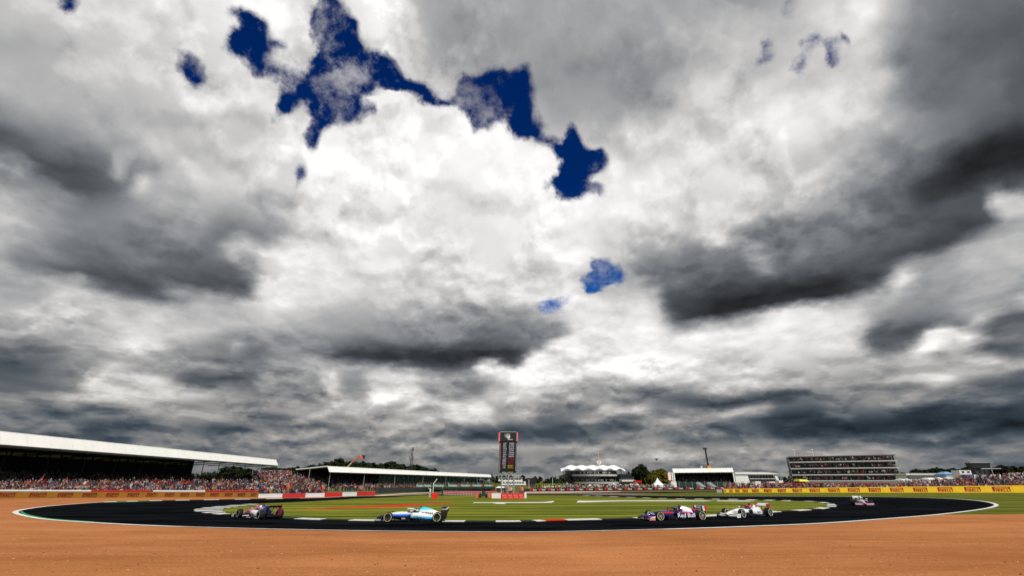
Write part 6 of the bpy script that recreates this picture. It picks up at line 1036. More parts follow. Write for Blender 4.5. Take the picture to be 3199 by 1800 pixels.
w = thing('mobile_crane', 'mobile crane with dark raised boom behind the white-fronted grandstand', 'crane', gx(2212, CY))
k0 = at(2213, 1460, CY); k1 = at(2203, 1403.5, CY)
b = MB()
for s in (-.22, .22): b.tube(k0+Vector((s, 0, 0)), k1+Vector((s*.7, 0, 0)), .26, 4)
for i in range(14): b.tube(k0.lerp(k1, i/14)+Vector((-.45*(1 if i % 2 else -1), 0, 0)), k0.lerp(k1, (i+1)/14)+Vector((.4*(1 if i % 2 else -1), 0, 0)), .12, 4)
b.build('boom', BLACK, w)
b = MB(); b.box(k1.x-1.0, k1.x+.8, CY-.4, CY+.4, k1.z-.4, k1.z+.5); b.build('boom_head', BLACK, w)
b = MB(); b.box(k0.x-1.0, k0.x+.9, CY-1.2, CY+1.2, k0.z-1.1, k0.z+.5); b.build('slew_cab', mat('crane_yellow', (.75, .33, .01), .5), w)
b = MB(); b.box(k0.x-5.4, k0.x+2.6, CY-1.4, CY+1.4, 0, k0.z-1.6); b.build('carrier', DARK, w)
b = MB(); b.box(k0.x-5.2, k0.x+3.0, CY-1.6, CY+1.6, k0.z-1.55, k0.z-.95); b.build('deck', BLACK, w)
b = MB(); b.box(k0.x-4.2, k0.x-3.4, CY-.5, CY+.5, k0.z-.8, k0.z+.5); b.build('lamp_box', WHITE, w)
dp = at(2051, 1434.5, 120)
w = thing('drone', 'small dark camera drone hovering over the two trees', 'drone', dp)
b = MB(); b.box(dp.x-.22, dp.x+.22, dp.y-.2, dp.y+.2, dp.z-.25, dp.z+.05); b.ball((dp.x, dp.y, dp.z-.35), .12); b.build('body', BLACK, w)
for sx in (-1, 1):
    for sy in (-1, 1):
        e = (dp.x+sx*.48, dp.y+sy*.4, dp.z+.06); b = MB(); b.tube((dp.x, dp.y, dp.z), e, .03, 4); b.box(e[0]-.2, e[0]+.2, e[1]-.02, e[1]+.02, e[2]+.05, e[2]+.07); b.tube(e, (e[0], e[1], e[2]+.06), .03, 5); b.build('rotor_arm', BLACK, w)
cab = [[(-60, 1166), (240, 1216), (480, 1250), (760, 1290), (1150, 1338)], [(-60, 1173), (240, 1222), (480, 1255), (760, 1294), (1150, 1341)], [(-60, 1122), (300, 1178), (700, 1237), (1150, 1290)], [(-60, 1205), (300, 1258), (640, 1298), (1150, 1352)]]
for i, c in enumerate(cab):
    b = MB(); pts = spline([at(x, y, 300+k*45) for k, (x, y) in enumerate(c)], 6)
    for u, v in zip(pts, pts[1:]): b.tube(u, v, .055, 4)
    tag(b.build('power_cable', mat('cable_black', (.05, .05, .055), .6)), ['upper cable of the close pair sloping across the left sky', 'lower cable of the close pair sloping across the left sky', 'highest single thin cable in the left sky', 'lowest single cable above the left grandstand roof'][i], 'power line', 'power cables in the left sky')

# ------------------------------------------------------------------ low white buildings behind the tower
def facade(name, label, cat, px0, px1, py_t, Y, depth, m):
    a = gx(px0, Y); c = gx(px1, Y); t = thing(name, label, cat, ((a.x+c.x)/2, Y, 0)); return t, a.x, c.x, at((px0+px1)/2, py_t, Y).z
def zat(py, Y, px=1600): return at(px, py, Y).z
Y = 330
w, x0, x1, zt = facade('building', 'two-storey white cabin building behind the legs of the timing tower', 'building', 1557, 1632, 1494, Y, 10, WHITE)
b = MB(); b.box(x0, x1, Y, Y+10, zat(1505, Y), zat(1496, Y)); b.build('upper_floor', WHITE, w)
b = MB(); b.box(x0+2, x1+2.2, Y-1, Y+10, zat(1517, Y), zat(1506, Y)); b.box(x0+3, x1+1, Y+1, Y+9, 0, zat(1517, Y)); b.build('lower_floor', WHITE, w)
b = MB(); b.box(x0-.4, x1+.4, Y-.5, Y+10.5, zat(1495.5, Y), zat(1493.6, Y)); b.build('roof', STEEL, w)
for r_, (pa, pb, xo) in enumerate(((1497.5, 1501, 0), (1508, 1512, 2))):
    for i in range(8):
        u = x0+xo+1+i*(x1-x0-1.5)/8; b = MB(); b.box(u, u+(x1-x0)/8*.75, Y-1.05 if r_ else Y-.05, Y+.1 if not r_ else Y-.9, zat(pb, Y), zat(pa, Y)); b.build('window', GLASS, w)
Y = 300
w, x0, x1, zt = facade('video_screen', 'black box of a large screen seen from behind, right of the timing tower', 'screen', 1645.5, 1673, 1495, Y, 3, BLACK)
b = MB(); b.box(x0, x1, Y, Y+1.4, zat(1514, Y), zt); b.build('screen_box', BLACK, w)
b = MB(); b.box(x0+.3, x1-.3, Y-.1, Y+2, 0, zat(1514, Y)); b.build('base', DARK, w)
for i, px in enumerate((1652.5, 1727)):
    a = gx(px, 200); b = MB(); b.tube(a, a+Vector((0, 0, zat(1500 if i == 0 else 1495, 200))), .09, 5)
    tag(b.build('flag_pole', WHITE), ['slim pale pole standing in front of the black screen box', 'slim pole with ball top between screen box and clubhouse'][i], 'pole')
Y = 230
w, x0, x1, zt = facade('canopy', 'low pale flat canopy above the black wall, left of the clubhouse', 'canopy', 1694, 1738, 1521, Y, 6, WHITE)
b = MB(); b.box(x0, x1, Y, Y+5, zat(1523.5, Y), zat(1521, Y)); b.build('roof', WHITE, w)
for u in (x0+.3, x1-.3): b = MB(); b.tube((u, Y+.3, 0), (u, Y+.3, zat(1523, Y)), .08, 5); b.build('post', STEEL, w)

# ------------------------------------------------------------------ clubhouse with tensile roof
Y = 260
a = gx(1850, Y)
w = thing('clubhouse', 'three-storey clubhouse with scalloped white tent roof and curved white balconies', 'building', a)
def arc(px0, px1, pyt, pyb, bulge, ins, th, m, name, nseg=16, endrise=0.0):
    """a curved front band between two pixel columns, bulging towards the camera"""
    A_, B_ = gx(px0, Y), gx(px1, Y); zt_, zb_ = zat(pyt, Y), zat(pyb, Y); b = MB()
    for i in range(nseg):
        q = []
        for t in (i/nseg, (i+1)/nseg):
            s = math.sin(math.pi*t)**.6; q.append((A_.x+(B_.x-A_.x)*t, Y+6-bulge*s))
        b.hexa((q[0][0], q[0][1], zb_), (q[1][0], q[1][1], zb_), (q[1][0], q[1][1]+th, zb_), (q[0][0], q[0][1]+th, zb_), (q[0][0], q[0][1]-ins, zt_), (q[1][0], q[1][1]-ins, zt_), (q[1][0], q[1][1]+th, zt_), (q[0][0], q[0][1]+th, zt_))
    return b.build(name, m, w)
BAL = mat('balcony_white', (.70, .71, .71), .4, .3, .25)
arc(1790, 1942, 1507, 1513, 8.2, .3, 6, BAL, 'lower_balcony'); arc(1782, 1942, 1483, 1489, 8.8, .3, 8, BAL, 'upper_balcony')
arc(1752, 1944, 1489.2, 1490.4, 8.4, .1, 8, DARK, 'eaves')
arc(1772, 1938, 1471, 1483, 3.5, 0, 6, GLASS, 'upper_glazing'); arc(1776, 1940, 1490.5, 1507, 3.2, 0, 6, GLASS, 'middle_glazing'); arc(1780, 1940, 1513, 1530, 3.6, 0, 6, BLACK, 'ground_floor')
b = MB(); A_ = gx(1750, Y); b._add([(A_.x, Y+3, zat(1489.5, Y)), (A_.x+5.5, Y+2, zat(1489.5, Y)), (A_.x+7, Y+2, zat(1512, Y)), (A_.x, Y+10, zat(1489.5, Y)), (A_.x+5.5, Y+10, zat(1489.5, Y)), (A_.x+7, Y+10, zat(1512, Y))], [(0, 1, 2), (3, 5, 4), (0, 2, 5, 3), (1, 4, 5, 2), (0, 3, 4, 1)]); b.build('prow', DARK, w)
b = MB(); b._add([(A_.x-.5, Y+4, zat(1488.5, Y)), (A_.x+6, Y+2, zat(1488.5, Y)), (A_.x+6, Y+2, zat(1478, Y)), (A_.x+6, Y+8, zat(1478, Y)), (A_.x+6, Y+8, zat(1488.5, Y))], [(0, 1, 2), (0, 2, 3), (0, 3, 4), (1, 4, 3, 2)]); b.build('side_ramp', DARK, w)
# roof membrane: arched bays between masts
nb_ = 6; xL, xR = gx(1756, Y).x, gx(1961, Y).x; N = 72; MM = 8; vs = []; fs = []
for i in range(N+1):
    t = i/N; u = t*nb_; f = u-math.floor(u) if i < N else 1.0
    crest = math.cos((f-.5)*2*math.pi)*.5+.5      # 1 at bay middle
    endf = min(1, min(t, 1-t)*9)
    for j in range(MM+1):
        s = j/MM; x = xL+(xR-xL)*t; y = Y+1.2+s*11-2.2*math.sin(math.pi*t)
        zf = zat(1470.5, Y)+crest*.9-(1-endf)*.6; zr = zat(1456.5, Y)-abs(f-.5)*0.0-(1-crest)*.0+(1-crest)*.5-(1-endf)*1.9
        z = zf+(zr-zf)*math.sin(math.pi/2*min(1, s*2.0)) if s < .5 else zr-(s-.5)*1.6
        vs.append((x, y, z))
for i in range(N):
    for j in range(MM): k = i*(MM+1)+j; fs.append((k, k+MM+1, k+MM+2, k+1))
b = MB(); b._add(vs, fs); ob = b.build('roof_membrane', mat('tent_white', (.82, .82, .81), .6, .06, .5), w, smooth=True)
for i in range(nb_+1):
    x = xL+(xR-xL)*(i/nb_)*.9+1.5; b = MB(); b.tube((x, Y+4, zat(1484, Y)), (x, Y+4, zat(1468, Y)), .14, 5); b.tube((x-1.6, Y+3, zat(1471, Y)), (x, Y+4, zat(1476, Y)), .1, 4); b.build('mast', DARK, w)
mx_ = gx(1880, Y).x
b = MB(); b.tube((mx_, Y+3, zat(1458, Y)), (mx_, Y+3, zat(1414, Y)), .1, 5, .04); b.build('flagpole', WHITE, w)
b = MB(); zc_ = zat(1446.5, Y); b.hexa(*[(mx_+x, Y+2.8+e, zc_+z) for e in (0, .2) for x, z in ((-1.15, .9), (1.15, .9), (1.0, -.4), (-1.0, -.4))][:8]); b._add([(mx_-1.0, Y+2.8, zc_-.4), (mx_+1.0, Y+2.8, zc_-.4), (mx_, Y+2.8, zc_-1.15), (mx_-1.0, Y+3, zc_-.4), (mx_+1.0, Y+3, zc_-.4), (mx_, Y+3, zc_-1.15)], [(0, 1, 2), (3, 5, 4), (0, 2, 5, 3), (1, 4, 5, 2)]); b.build('shield', WHITE, w)
b = MB()
for k in range(10): t0, t1 = k*.628, (k+1)*.628; b.tube((mx_+.35*math.cos(t0), Y+2.75, zc_+.05+.42*math.sin(t0)), (mx_+.35*math.cos(t1), Y+2.75, zc_+.05+.42*math.sin(t1)), .07, 4)
b.build('shield_emblem', DARK, w)
b = MB(); b.box(mx_-.5, mx_+.4, Y+2.95, Y+3.05, zat(1438, Y), zat(1430, Y)); b.build('flag', mat('flag_pink', (.6, .25, .25), .7), w)
for z_, lab in ((zat(1483, Y)-.3, 'spectators along the upper balcony of the clubhouse'), (zat(1507, Y)-.3, 'spectators in white shirts along the lower balcony of the clubhouse')):
    rows = []
    for i in range(8):
        q = []
        for t in (i/8, (i+1)/8): q.append(Vector((gx(1792, Y).x+(gx(1938, Y).x-gx(1792, Y).x)*t, Y+6.8-8.2*math.sin(math.pi*t)**.6, 0)))
        rows.append((q[0], q[1], z_, .6)); rows.append((q[0]+Vector((0, .7, 0)), q[1]+Vector((0, .7, 0)), z_+.1, .8))
    crowd('balcony_crowd', lab, rows, .7, SHIRTS[:3]*2+DARKP, .95)
# umbrellas and people on the lawn in front
UMB = mat('umbrella_cloth', (.78, .77, .75), .7, .1, 2)
for i, (px, py) in enumerate([(1803, 1524), (1842, 1518.5), (1860, 1518), (1873, 1518), (1907, 1517), (1938, 1518), (1956, 1519), (1972, 1516), (1990, 1516), (1918, 1515)]):
    yy_ = 225; g = gx(px, yy_); z = zat(py, yy_)
    t = thing('parasol', ['white parasol at the left end of the clubhouse lawn', 'white parasol left of the pair before the clubhouse', 'left one of the touching pair of parasols', 'right one of the touching pair of parasols', 'white parasol right of the middle of the clubhouse lawn', 'parasol under the right end of the clubhouse balcony', 'parasol just right of the clubhouse', 'larger parasol left of the dark rounded tree', 'parasol under the dark rounded tree', 'small parasol set back under the clubhouse balcony'][i], 'parasol', g, 0, 'parasols on the clubhouse lawn')
    b = MB(); n = 8; R_ = 1.25; b._add([(g.x, g.y, z+.55)]+[(g.x+R_*math.cos(2*math.pi*k/n), g.y+R_*math.sin(2*math.pi*k/n), z) for k in range(n)]+[(g.x+R_*math.cos(2*math.pi*k/n), g.y+R_*math.sin(2*math.pi*k/n), z-.14) for k in range(n)], [(0, 1+k, 1+(k+1) % n) for k in range(n)]+[(1+k, 1+n+k, 1+n+(k+1) % n, 1+(k+1) % n) for k in range(n)]); b.build('canopy', UMB, t)
    b = MB(); b.tube(g, g+Vector((0, 0, z+.5)), .04, 5); b.build('pole', STEEL, t)
WH = SHIRTS[:3]*3+SHIRTS
crowd('lawn_crowd', 'people in white standing on the lawn in front of the clubhouse', [(gx(1738, 172), gx(2105, 172), .02, .75), (gx(1738, 180), gx(2105, 180), .1, .8), (gx(1745, 190), gx(2105, 190), .2, .9), (gx(1745, 200), gx(2060, 200), .3, 1.1)], .8, WH, .75)
b = MB(); p_, q_ = gx(1700, 182), gx(2110, 182); b.hexa(p_, q_, q_+Vector((0, 45, 0)), p_+Vector((0, 45, 0)), p_+Vector((0, 0, .08)), q_+Vector((0, 0, .08)), q_+Vector((0, 45, .45)), p_+Vector((0, 45, .45))); structure(b.build('lawn_bank', GRASS))
crowd('left_lawn_crowd', 'small cluster of people on the bank between the screen box and the clubhouse', [(gx(1650, 200), gx(1740, 200), .1, .9), (gx(1735, 190), gx(1775, 190), .8, .7)], .7, SHIRTS, .9)

# ------------------------------------------------------------------ buildings right of the trees
Y = 262
w, x0, x1, zt = facade('building', 'dark flat-roofed building between the clubhouse and the dark tree', 'building', 1944, 1990, 1482, Y, 10, DARK)
b = MB(); b.box(x0, x1+1, Y+6, Y+14, 0, zat(1483, Y)); b.build('wall', mat('grey_cladding', (.16, .165, .17), .6, .3, 1), w)
b = MB(); b.box(x0-1, x1+2, Y+5.5, Y+14.5, zat(1485.5, Y), zat(1482, Y)); b.build('roof', DARK, w)
for i in range(6): b = MB(); u = x0+i*(x1-x0)/6; b.box(u+.1, u+(x1-x0)/6-.15, Y+5.85, Y+6.1, zat(1497, Y), zat(1489, Y)); b.build('window', GLASS, w)
b = MB(); b.box(x0+1, x1, Y+4.6, Y+5.8, zat(1506, Y), zat(1501, Y)); b.build('balcony', WHITE, w)
p = gx(1984, 220); b = MB(); b.box(p.x, p.x+3.2, 220, 223, zat(1509, 220), zat(1503, 220)); b.box(p.x+.1, p.x+.25, 220, 220.2, 0, zat(1509, 220)); b.box(p.x+3, p.x+3.15, 220, 220.2, 0, zat(1509, 220)); tag(b.build('awning', RED), 'small red awning between the clubhouse and the dark tree', 'awning')
# pointed tent
Y = 185; g = gx(2056, Y)
w = thing('marquee', 'white pointed marquee standing in front of the olive tree', 'tent', g); b = MB(); n = 16
prof = [(2.55, 0), (2.55, zat(1518, Y)*.999), (1.9, zat(1513, Y)), (1.2, zat(1508, Y)), (.6, zat(1502, Y)), (.12, zat(1495, Y))]
sq = lambda t: 1/max(abs(math.cos(t)), abs(math.sin(t)))
b.loft([[(g.x+r_*.82*math.cos(2*math.pi*k/n)*min(1.25, sq(2*math.pi*k/n)), g.y+r_*.82*math.sin(2*math.pi*k/n)*min(1.25, sq(2*math.pi*k/n)), z) for k in range(n)] for r_, z in prof]); b.build('canvas', mat('tent_white', (.82, .82, .81), .6), w)
b = MB(); b.tube(g+Vector((0, 0, zat(1496, Y))), g+Vector((0, 0, zat(1492.5, Y))), .05, 5); b.build('finial', STEEL, w)
Y = 215
b = MB(); p, q = gx(2074, Y), gx(2112, Y); b.box(p.x, q.x, Y, Y+5, 0, zat(1513, Y)); tag(b.build('tent', mat('tent_cream', (.62, .60, .55), .7)), 'low cream tent between the marquee and the white-fronted grandstand', 'tent')
# grandstand 3
Y = 205
w, x0, x1, zt = facade('grandstand', 'covered grandstand with plain white front edge right of the two trees', 'grandstand', 2108.5, 2300, 1464, Y, 14, SHEET)
n = 10
zf0, zf1, zb0, zb1 = zat(1465.4, Y, 2108), zat(1463, Y, 2299), zat(1478.5, Y, 2108), zat(1476, Y, 2299)
for i in range(n):
    u0, u1 = x0+(x1-x0)*i/n+.03, x0+(x1-x0)*(i+1)/n-.03; f = i/n
    b = MB(); b.hexa((u0, Y, zb0+(zb1-zb0)*f), (u1, Y, zb0+(zb1-zb0)*f), (u1, Y+.3, zb0), (u0, Y+.3, zb0), (u0, Y+.5, zf0+(zf1-zf0)*f), (u1, Y+.5, zf0+(zf1-zf0)*f), (u1, Y+.8, zf0), (u0, Y+.8, zf0)); b.build('roof_panel', SHEET, w)
def sk(xa, xb, v0, v1, za, zb):       # a block of the stand, whose depth runs away to the right
    q = MB(); o_ = lambda v: v*.36
    q.hexa(*[(x+o_(v), Y+v, z) for z in (za, zb) for x, v in ((xa, v0), (xb, v0), (xb, v1), (xa, v1))]); return q
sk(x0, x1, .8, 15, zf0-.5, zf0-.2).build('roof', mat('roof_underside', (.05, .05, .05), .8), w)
sk(x0, x1, 15, 15.4, 0, zf0-.5).build('back_wall', mat('back_wall_shade', (.012, .013, .014), .9), w)
for u in (x0+.1, x1-.35): sk(u, u+.25, .8, 15, 0, zf0-.5).build('side_wall', mat('side_dark', (.04, .04, .04), .8), w)
for u in (x0, x1-.5): sk(u, u+.5, .2, .5, 0, zb0).build('corner_post', WHITE, w)
rows = []
for k in range(9):
    sk(x0+.8, x1-.8, 2+k*1.3, 3.3+k*1.3, 0, 1.9+k*.42).build('tier', mat('tier_shade', (.02, .022, .022), .9), w); o_ = (2.7+k*1.3)*.36; rows.append((Vector((x0+1+o_, Y+2.7+k*1.3, 0)), Vector((x1-1+o_, Y+2.7+k*1.3, 0)), 1.9+k*.42, .7))
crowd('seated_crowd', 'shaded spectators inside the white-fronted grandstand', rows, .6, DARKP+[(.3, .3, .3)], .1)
TEAL = mat('teal_mesh', (.012, .055, .05), .7, .3, 3)
for i in range(8):
    u0 = x0+1+(x1-x0-2)*i/8; u1 = x0+1+(x1-x0-2)*(i+1)/8-.1; b = MB(); b.box(u0, u1, Y+1.2, Y+1.3, zat(1513, Y), zat(1507, Y)); b.build('front_screen', TEAL, w)
b = MB(); b.box(x0+.8, x1-.8, Y+.6, Y+1.1, .0, zat(1513.2, Y)); b.build('front_base', GREENM, w)
for u in (x0+12, x0+16.5):
    b = MB()
    for k in range(8): b.box(u-.3*k-.9, u-.3*k+.9, Y-2.2+k*.35, Y-1.8+k*.35, 0, .3+k*.3)
    b.build('stair', STEEL, w)
for i in range(11): b = MB(); u = x0+(x1-x0)*i/10; b.tube((u, Y-6, 0), (u, Y-6, zat(1505, Y-6)), .06, 4); b.build('fence_post', STEEL, w)
# advertising panel standing at its left end
Y = 202; a, c = gx(2090, Y), gx(2107, Y)
w = thing('totem_sign', 'tall white panel with red edges at the left end of the white-fronted grandstand', 'sign', ((a.x+c.x)/2, Y, 0))
b = MB(); b.box(a.x+.2, a.x+1.3, Y, Y+.25, zat(1502, Y), zat(1477, Y)); b.build('panel', WHITE, w)
b = MB(); b.box(a.x-.2, a.x+.17, Y, Y+.3, zat(1497, Y), zat(1479, Y)); b.build('red_edge', RED, w)
b = MB(); b.box(a.x+1.33, a.x+1.6, Y, Y+.3, zat(1504, Y), zat(1477, Y)); b.build('red_edge', RED, w)
b = MB(); b.box(a.x+1.64, c.x, Y, Y+.3, zat(1504, Y), zat(1478, Y)); b.build('panel', WHITE, w)
for u in (a.x, c.x): b = MB(); b.tube((u, Y+.4, 0), (u, Y+.4, zat(1479, Y)), .08, 5); b.build('post', STEEL, w)
b = MB(); p = gx(2098, 198); b.box(p.x, p.x+2.1, 198, 200, 0, zat(1506, 198)); tag(b.build('kiosk', WHITE), 'white kiosk under the tall red-edged panel', 'kiosk')
# white building with sloping end wall
Y = 225
w, x0, x1, zt = facade('building', 'white two-storey building with curved roof between grandstand and terraced building', 'building', 2300, 2436, 1477, Y, 12, WHITE)
b = MB(); zr = zat(1482, Y)
for i in range(10):
    t0, t1 = i/10, (i+1)/10; h = lambda t: zat(1476.5, Y)-(max(0, t-.6)/.4)**2*.75
    b.hexa((x0+(x1-x0)*t0, Y-1, zr-.2), (x0+(x1-x0)*t1, Y-1, zr-.2), (x0+(x1-x0)*t1, Y+12, zr-.2), (x0+(x1-x0)*t0, Y+12, zr-.2), (x0+(x1-x0)*t0, Y-1, h(t0)), (x0+(x1-x0)*t1, Y-1, h(t1)), (x0+(x1-x0)*t1, Y+12, h(t1)), (x0+(x1-x0)*t0, Y+12, h(t0)))
b.build('roof', WHITE, w)
b = MB(); xa = gx(2300, Y).x; xb, xc = gx(2340, Y).x, gx(2345.5, Y).x; b.hexa((xa, Y-.6, 0), (xc, Y-.6, 0), (xc, Y+8, 0), (xa, Y+8, 0), (xa, Y-.6, zat(1485.5, Y)), (xb, Y-.6, zat(1485.5, Y)), (xb, Y+8, zat(1485.5, Y)), (xa, Y+8, zat(1485.5, Y))); b.build('end_wall', WHITE, w)
b = MB(); b.box(xc+.1, x1-.6, Y+1, Y+10, 0, zr-.2); b.build('wall', mat('grey_wall', (.3, .31, .32), .6), w)
for i in range(9):
    u = xb+.6+i*(x1-xb-1.5)/9; b = MB(); b.box(u, u+(x1-xb-1.5)/9-.3, Y+.9, Y+1.1, zat(1496.5, Y), zat(1486.5, Y)); b.build('window', GLASS, w)
    b = MB(); b.box(u, u+(x1-xb-1.5)/9-.3, Y+.85, Y+1.05, zat(1503.5, Y), zat(1498.5, Y)); b.build('window', BLACK, w)
b = MB(); b.box(xc, x1, Y-.4, Y+.6, zat(1498.2, Y), zat(1496.6, Y)); b.build('balcony', WHITE, w)
b = MB(); b.hexa((x1-1.0, Y-.5, zat(1507, Y)), (x1+.3, Y-.5, zat(1507, Y)), (x1+.3, Y+8, zat(1507, Y)), (x1-1.0, Y+8, zat(1507, Y)), (x1-1.8, Y-.5, zr-.2), (x1-.6, Y-.5, zr-.2), (x1-.6, Y+8, zr-.2), (x1-1.8, Y+8, zr-.2)); b.build('slanted_pier', WHITE, w)
def truck(px0, px1, pyt, Y, label, m, cab=True):
    a, c = gx(px0, Y), gx(px1, Y); t = thing('truck', label, 'truck', ((a.x+c.x)/2, Y, 0), 0); zt = zat(pyt, Y)
    b = MB(); b.box(a.x+(1.7 if cab else 0), c.x, Y, Y+2.5, .9, zt); b.build('box_body', m, t)
    if cab:
        b = MB(); b.hexa((a.x, Y, .6), (a.x+1.6, Y, .6), (a.x+1.6, Y+2.4, .6), (a.x, Y+2.4, .6), (a.x+.25, Y, zt*.8), (a.x+1.6, Y, zt*.8), (a.x+1.6, Y+2.4, zt*.8), (a.x+.25, Y+2.4, zt*.8)); b.build('cab', WHITE, t)
        b = MB(); b.box(a.x+.5, a.x+1.3, Y-.02, Y+.02, zt*.5, zt*.72); b.build('window', GLASS, t)
    for u in (a.x+.8, c.x-1.0, c.x-2.2):
        b = MB(); b.tube((u, Y-.02, .5), (u, Y+.3, .5), .5, 10); b.build('wheel', BLACK, t)
    return t
truck(2350, 2379, 1505, 210, 'white box truck parked before the white building, right of its sloping end wall', WHITE)
truck(2394, 2424, 1506, 212, 'white box truck below the balcony end of the white building', WHITE)
truck(2436, 2450, 1502, 208, 'short white van beside the terraced building stairs', WHITE, False)
# terraced building
YL, YR = 222.0, 203.0
a, c = gx(2466, YL), gx(2816, YR); a.x = at(2480, 1500, YL).x; c.x = at(2818, 1500, YR).x
d5 = (c-a).normalized(); n5 = Vector((-d5.y, d5.x, 0)); L5 = (c-a).length
def s5(u, v, z): return a+d5*u+n5*v+Vector((0, 0, z))
w = thing('terrace_building', 'five-level open terraced building crowded with spectators on the right', 'building', s5(L5/2, 0, 0))
top = zat(1428.5, YL, 2470); zs = [zat(y, YL, 2470) for y in (1444.5, 1464.5, 1484, 1502)]
b = MB(); b.hexa(s5(-.6, -.5, top-.35), s5(L5+.3, -.5, top-.35), s5(L5+.3, 14, top-.35), s5(-.6, 14, top-.35), s5(-.6, -.5, top), s5(L5+.3, -.5, top), s5(L5+.3, 14, top), s5(-.6, 14, top)); b.build('roof', mat('roof_grey', (.10, .10, .10), .7), w)
b = MB(); b.hexa(s5(0, 4.5, 0), s5(L5, 4.5, 0), s5(L5, 14, 0), s5(0, 14, 0), s5(0, 4.5, top-.36), s5(L5, 4.5, top-.36), s5(L5, 14, top-.36), s5(0, 14, top-.36)); b.build('core', mat('core_dark', (.015, .016, .018), .5, .3, .5), w)
for i in range(26):
    for k in range(4):
        u = .3+i*L5/26; z0 = zs[k]+.15; b = MB(); b.hexa(s5(u, 4.35, z0), s5(u+L5/26*.8, 4.35, z0), s5(u+L5/26*.8, 4.45, z0), s5(u, 4.45, z0), s5(u, 4.35, z0+1.9), s5(u+L5/26*.8, 4.35, z0+1.9), s5(u+L5/26*.8, 4.45, z0+1.9), s5(u, 4.45, z0+1.9)); b.build('pane', GLASS, w)
for k, z in enumerate(zs):
    lean = -.1*k; b = MB(); b.hexa(s5(-.2+.0*k, -1.0-.25*k, z-.42), s5(L5+.2, -1.0-.25*k, z-.42), s5(L5+.2, 4.5, z-.42), s5(-.2, 4.5, z-.42), s5(-.2, -1.0-.25*k, z), s5(L5+.2, -1.0-.25*k, z), s5(L5+.2, 4.5, z), s5(-.2, 4.5, z)); b.build('floor_slab', mat('slab_white', (.74, .74, .73), .6), w)
    b = MB()
    for h in (.5, 1.0): b.tube(s5(0, -.95-.25*k, z+h), s5(L5, -.95-.25*k, z+h), .03, 4)
    for i in range(24): b.tube(s5(i*L5/23, -.95-.25*k, z), s5(i*L5/23, -.95-.25*k, z+1.0), .03, 4)
    b.build('railing', DARK, w)
    crowd('terrace_floor_crowd', ['spectators on the top floor of the terraced building', 'spectators on the second floor down of the terraced building', 'spectators on the third floor down of the terraced building', 'spectators on the lowest floor of the terraced building'][k], [(s5(.5, -.5-.2*k+j*1.0, 0), s5(L5-.5, -.5-.2*k+j*1.0, 0), z+.05+.18*j, .62) for j in range(2)], .62, [(.75, .74, .72), (.72, .70, .68), (.45, .03, .03), (.02, .02, .02), (.02, .02, .02), (.015, .015, .02), (.03, .03, .05)], .35)
for i in range(13): b = MB(); u = i*L5/12; b.tube(s5(u, 3.8, 0), s5(u, 3.8, top-.4), .13, 6); b.build('column', DARK, w)
b = MB(); b.hexa(s5(-1.2, -.4, 0), s5(-.25, -.4, 0), s5(-.25, 14, 0), s5(-1.2, 14, 0), s5(-1.2, -.4, top-.36), s5(-.25, -.4, top-.36), s5(-.25, 14, top-.36), s5(-1.2, 14, top-.36)); b.build('end_wall', mat('end_wall_grey', (.12, .11, .105), .8), w)
b = MB(); b.hexa(s5(4, -1.9, 0), s5(L5-2, -1.9, 0), s5(L5-2, 3, 0), s5(4, 3, 0), s5(4, -1.9, zs[3]-.3), s5(L5-2, -1.9, zs[3]-.3), s5(L5-2, 3, zs[3]-.3), s5(4, 3, zs[3]-.3)); b.build('ground_floor', mat('ground_floor_grey', (.25, .25, .25), .6), w)
for k in range(5): b = MB(); b.tube(s5(-6+k*1.2, -2, .4+k*.7), s5(-5+k*1.2, -2, 1.1+k*.7), .10, 5); b.tube(s5(-6+k*1.2, -2, 1.4+k*.7), s5(-4.8+k*1.2, -2, 2.1+k*.7), .06, 5); b.build('stair', STEEL, w)
rp = [(2508, 1405, 1424, .12, WHITE), (2567, 1404, 1423, .10, WHITE), (2522, 1416, 1424, .07, RED), (2550, 1416, 1423, .07, RED)]
for px, ya, yb, r_, m in rp:
    p = at(px, yb, 212); b = MB(); b.tube((p.x, 218, top), (p.x, 218, zat(ya, 218, px)), r_, 5)
    if m is WHITE: b.ball((p.x, 218, zat(ya+3, 218, px)), .35)
    b.build('aerial', m, w)
b = MB(); p, q = at(2508, 1418, 218), at(2568, 1417, 218); b.tube(p, q, .07, 5); b.tube(p+Vector((0, 0, -.7)), q+Vector((0, 0, -.7)), .05, 5)
for i in range(9): u = p.lerp(q, i/8); b.tube(u, u+Vector((0, 0, -1.0)), .04, 4)
b.build('roof_railing', mat('rail_rust', (.22, .08, .06), .7), w)
# red banner strip and yellow awning in front of it
p, q = gx(2385, 178), gx(2848, 152)
w = thing('banner_strip', 'long red banner strip behind the crowd under the terraced building', 'banner', (p+q)/2)
for i in range(24):
    u, v = p.lerp(q, i/24), p.lerp(q, (i+.94)/24); b = MB(); b.slab(u, v, .08, 1.35, 2.3); b.build('panel', mat('banner_red', (.62, .03, .02), .6, .2, 1), w)
a, c = gx(2492, 185), gx(2522, 185)
w = thing('awning', 'bright yellow awning at the foot of the terraced building', 'awning', ((a.x+c.x)/2, 185, 0))
b = MB(); b.hexa((a.x, 183, 2.75), (c.x, 183, 2.75), (c.x, 187, 2.9), (a.x, 187, 2.9), (a.x+.4, 183.6, 3.35), (c.x-.4, 183.6, 3.35), (c.x-.4, 187, 3.5), (a.x+.4, 187, 3.5)); b.build('canopy', mat('awning_yellow', (.75, .70, .05), .6), w)
for u in (a.x+.1, c.x-.1): b = MB(); b.tube((u, 183.2, 0), (u, 183.2, 2.8), .06, 5); b.build('post', STEEL, w)
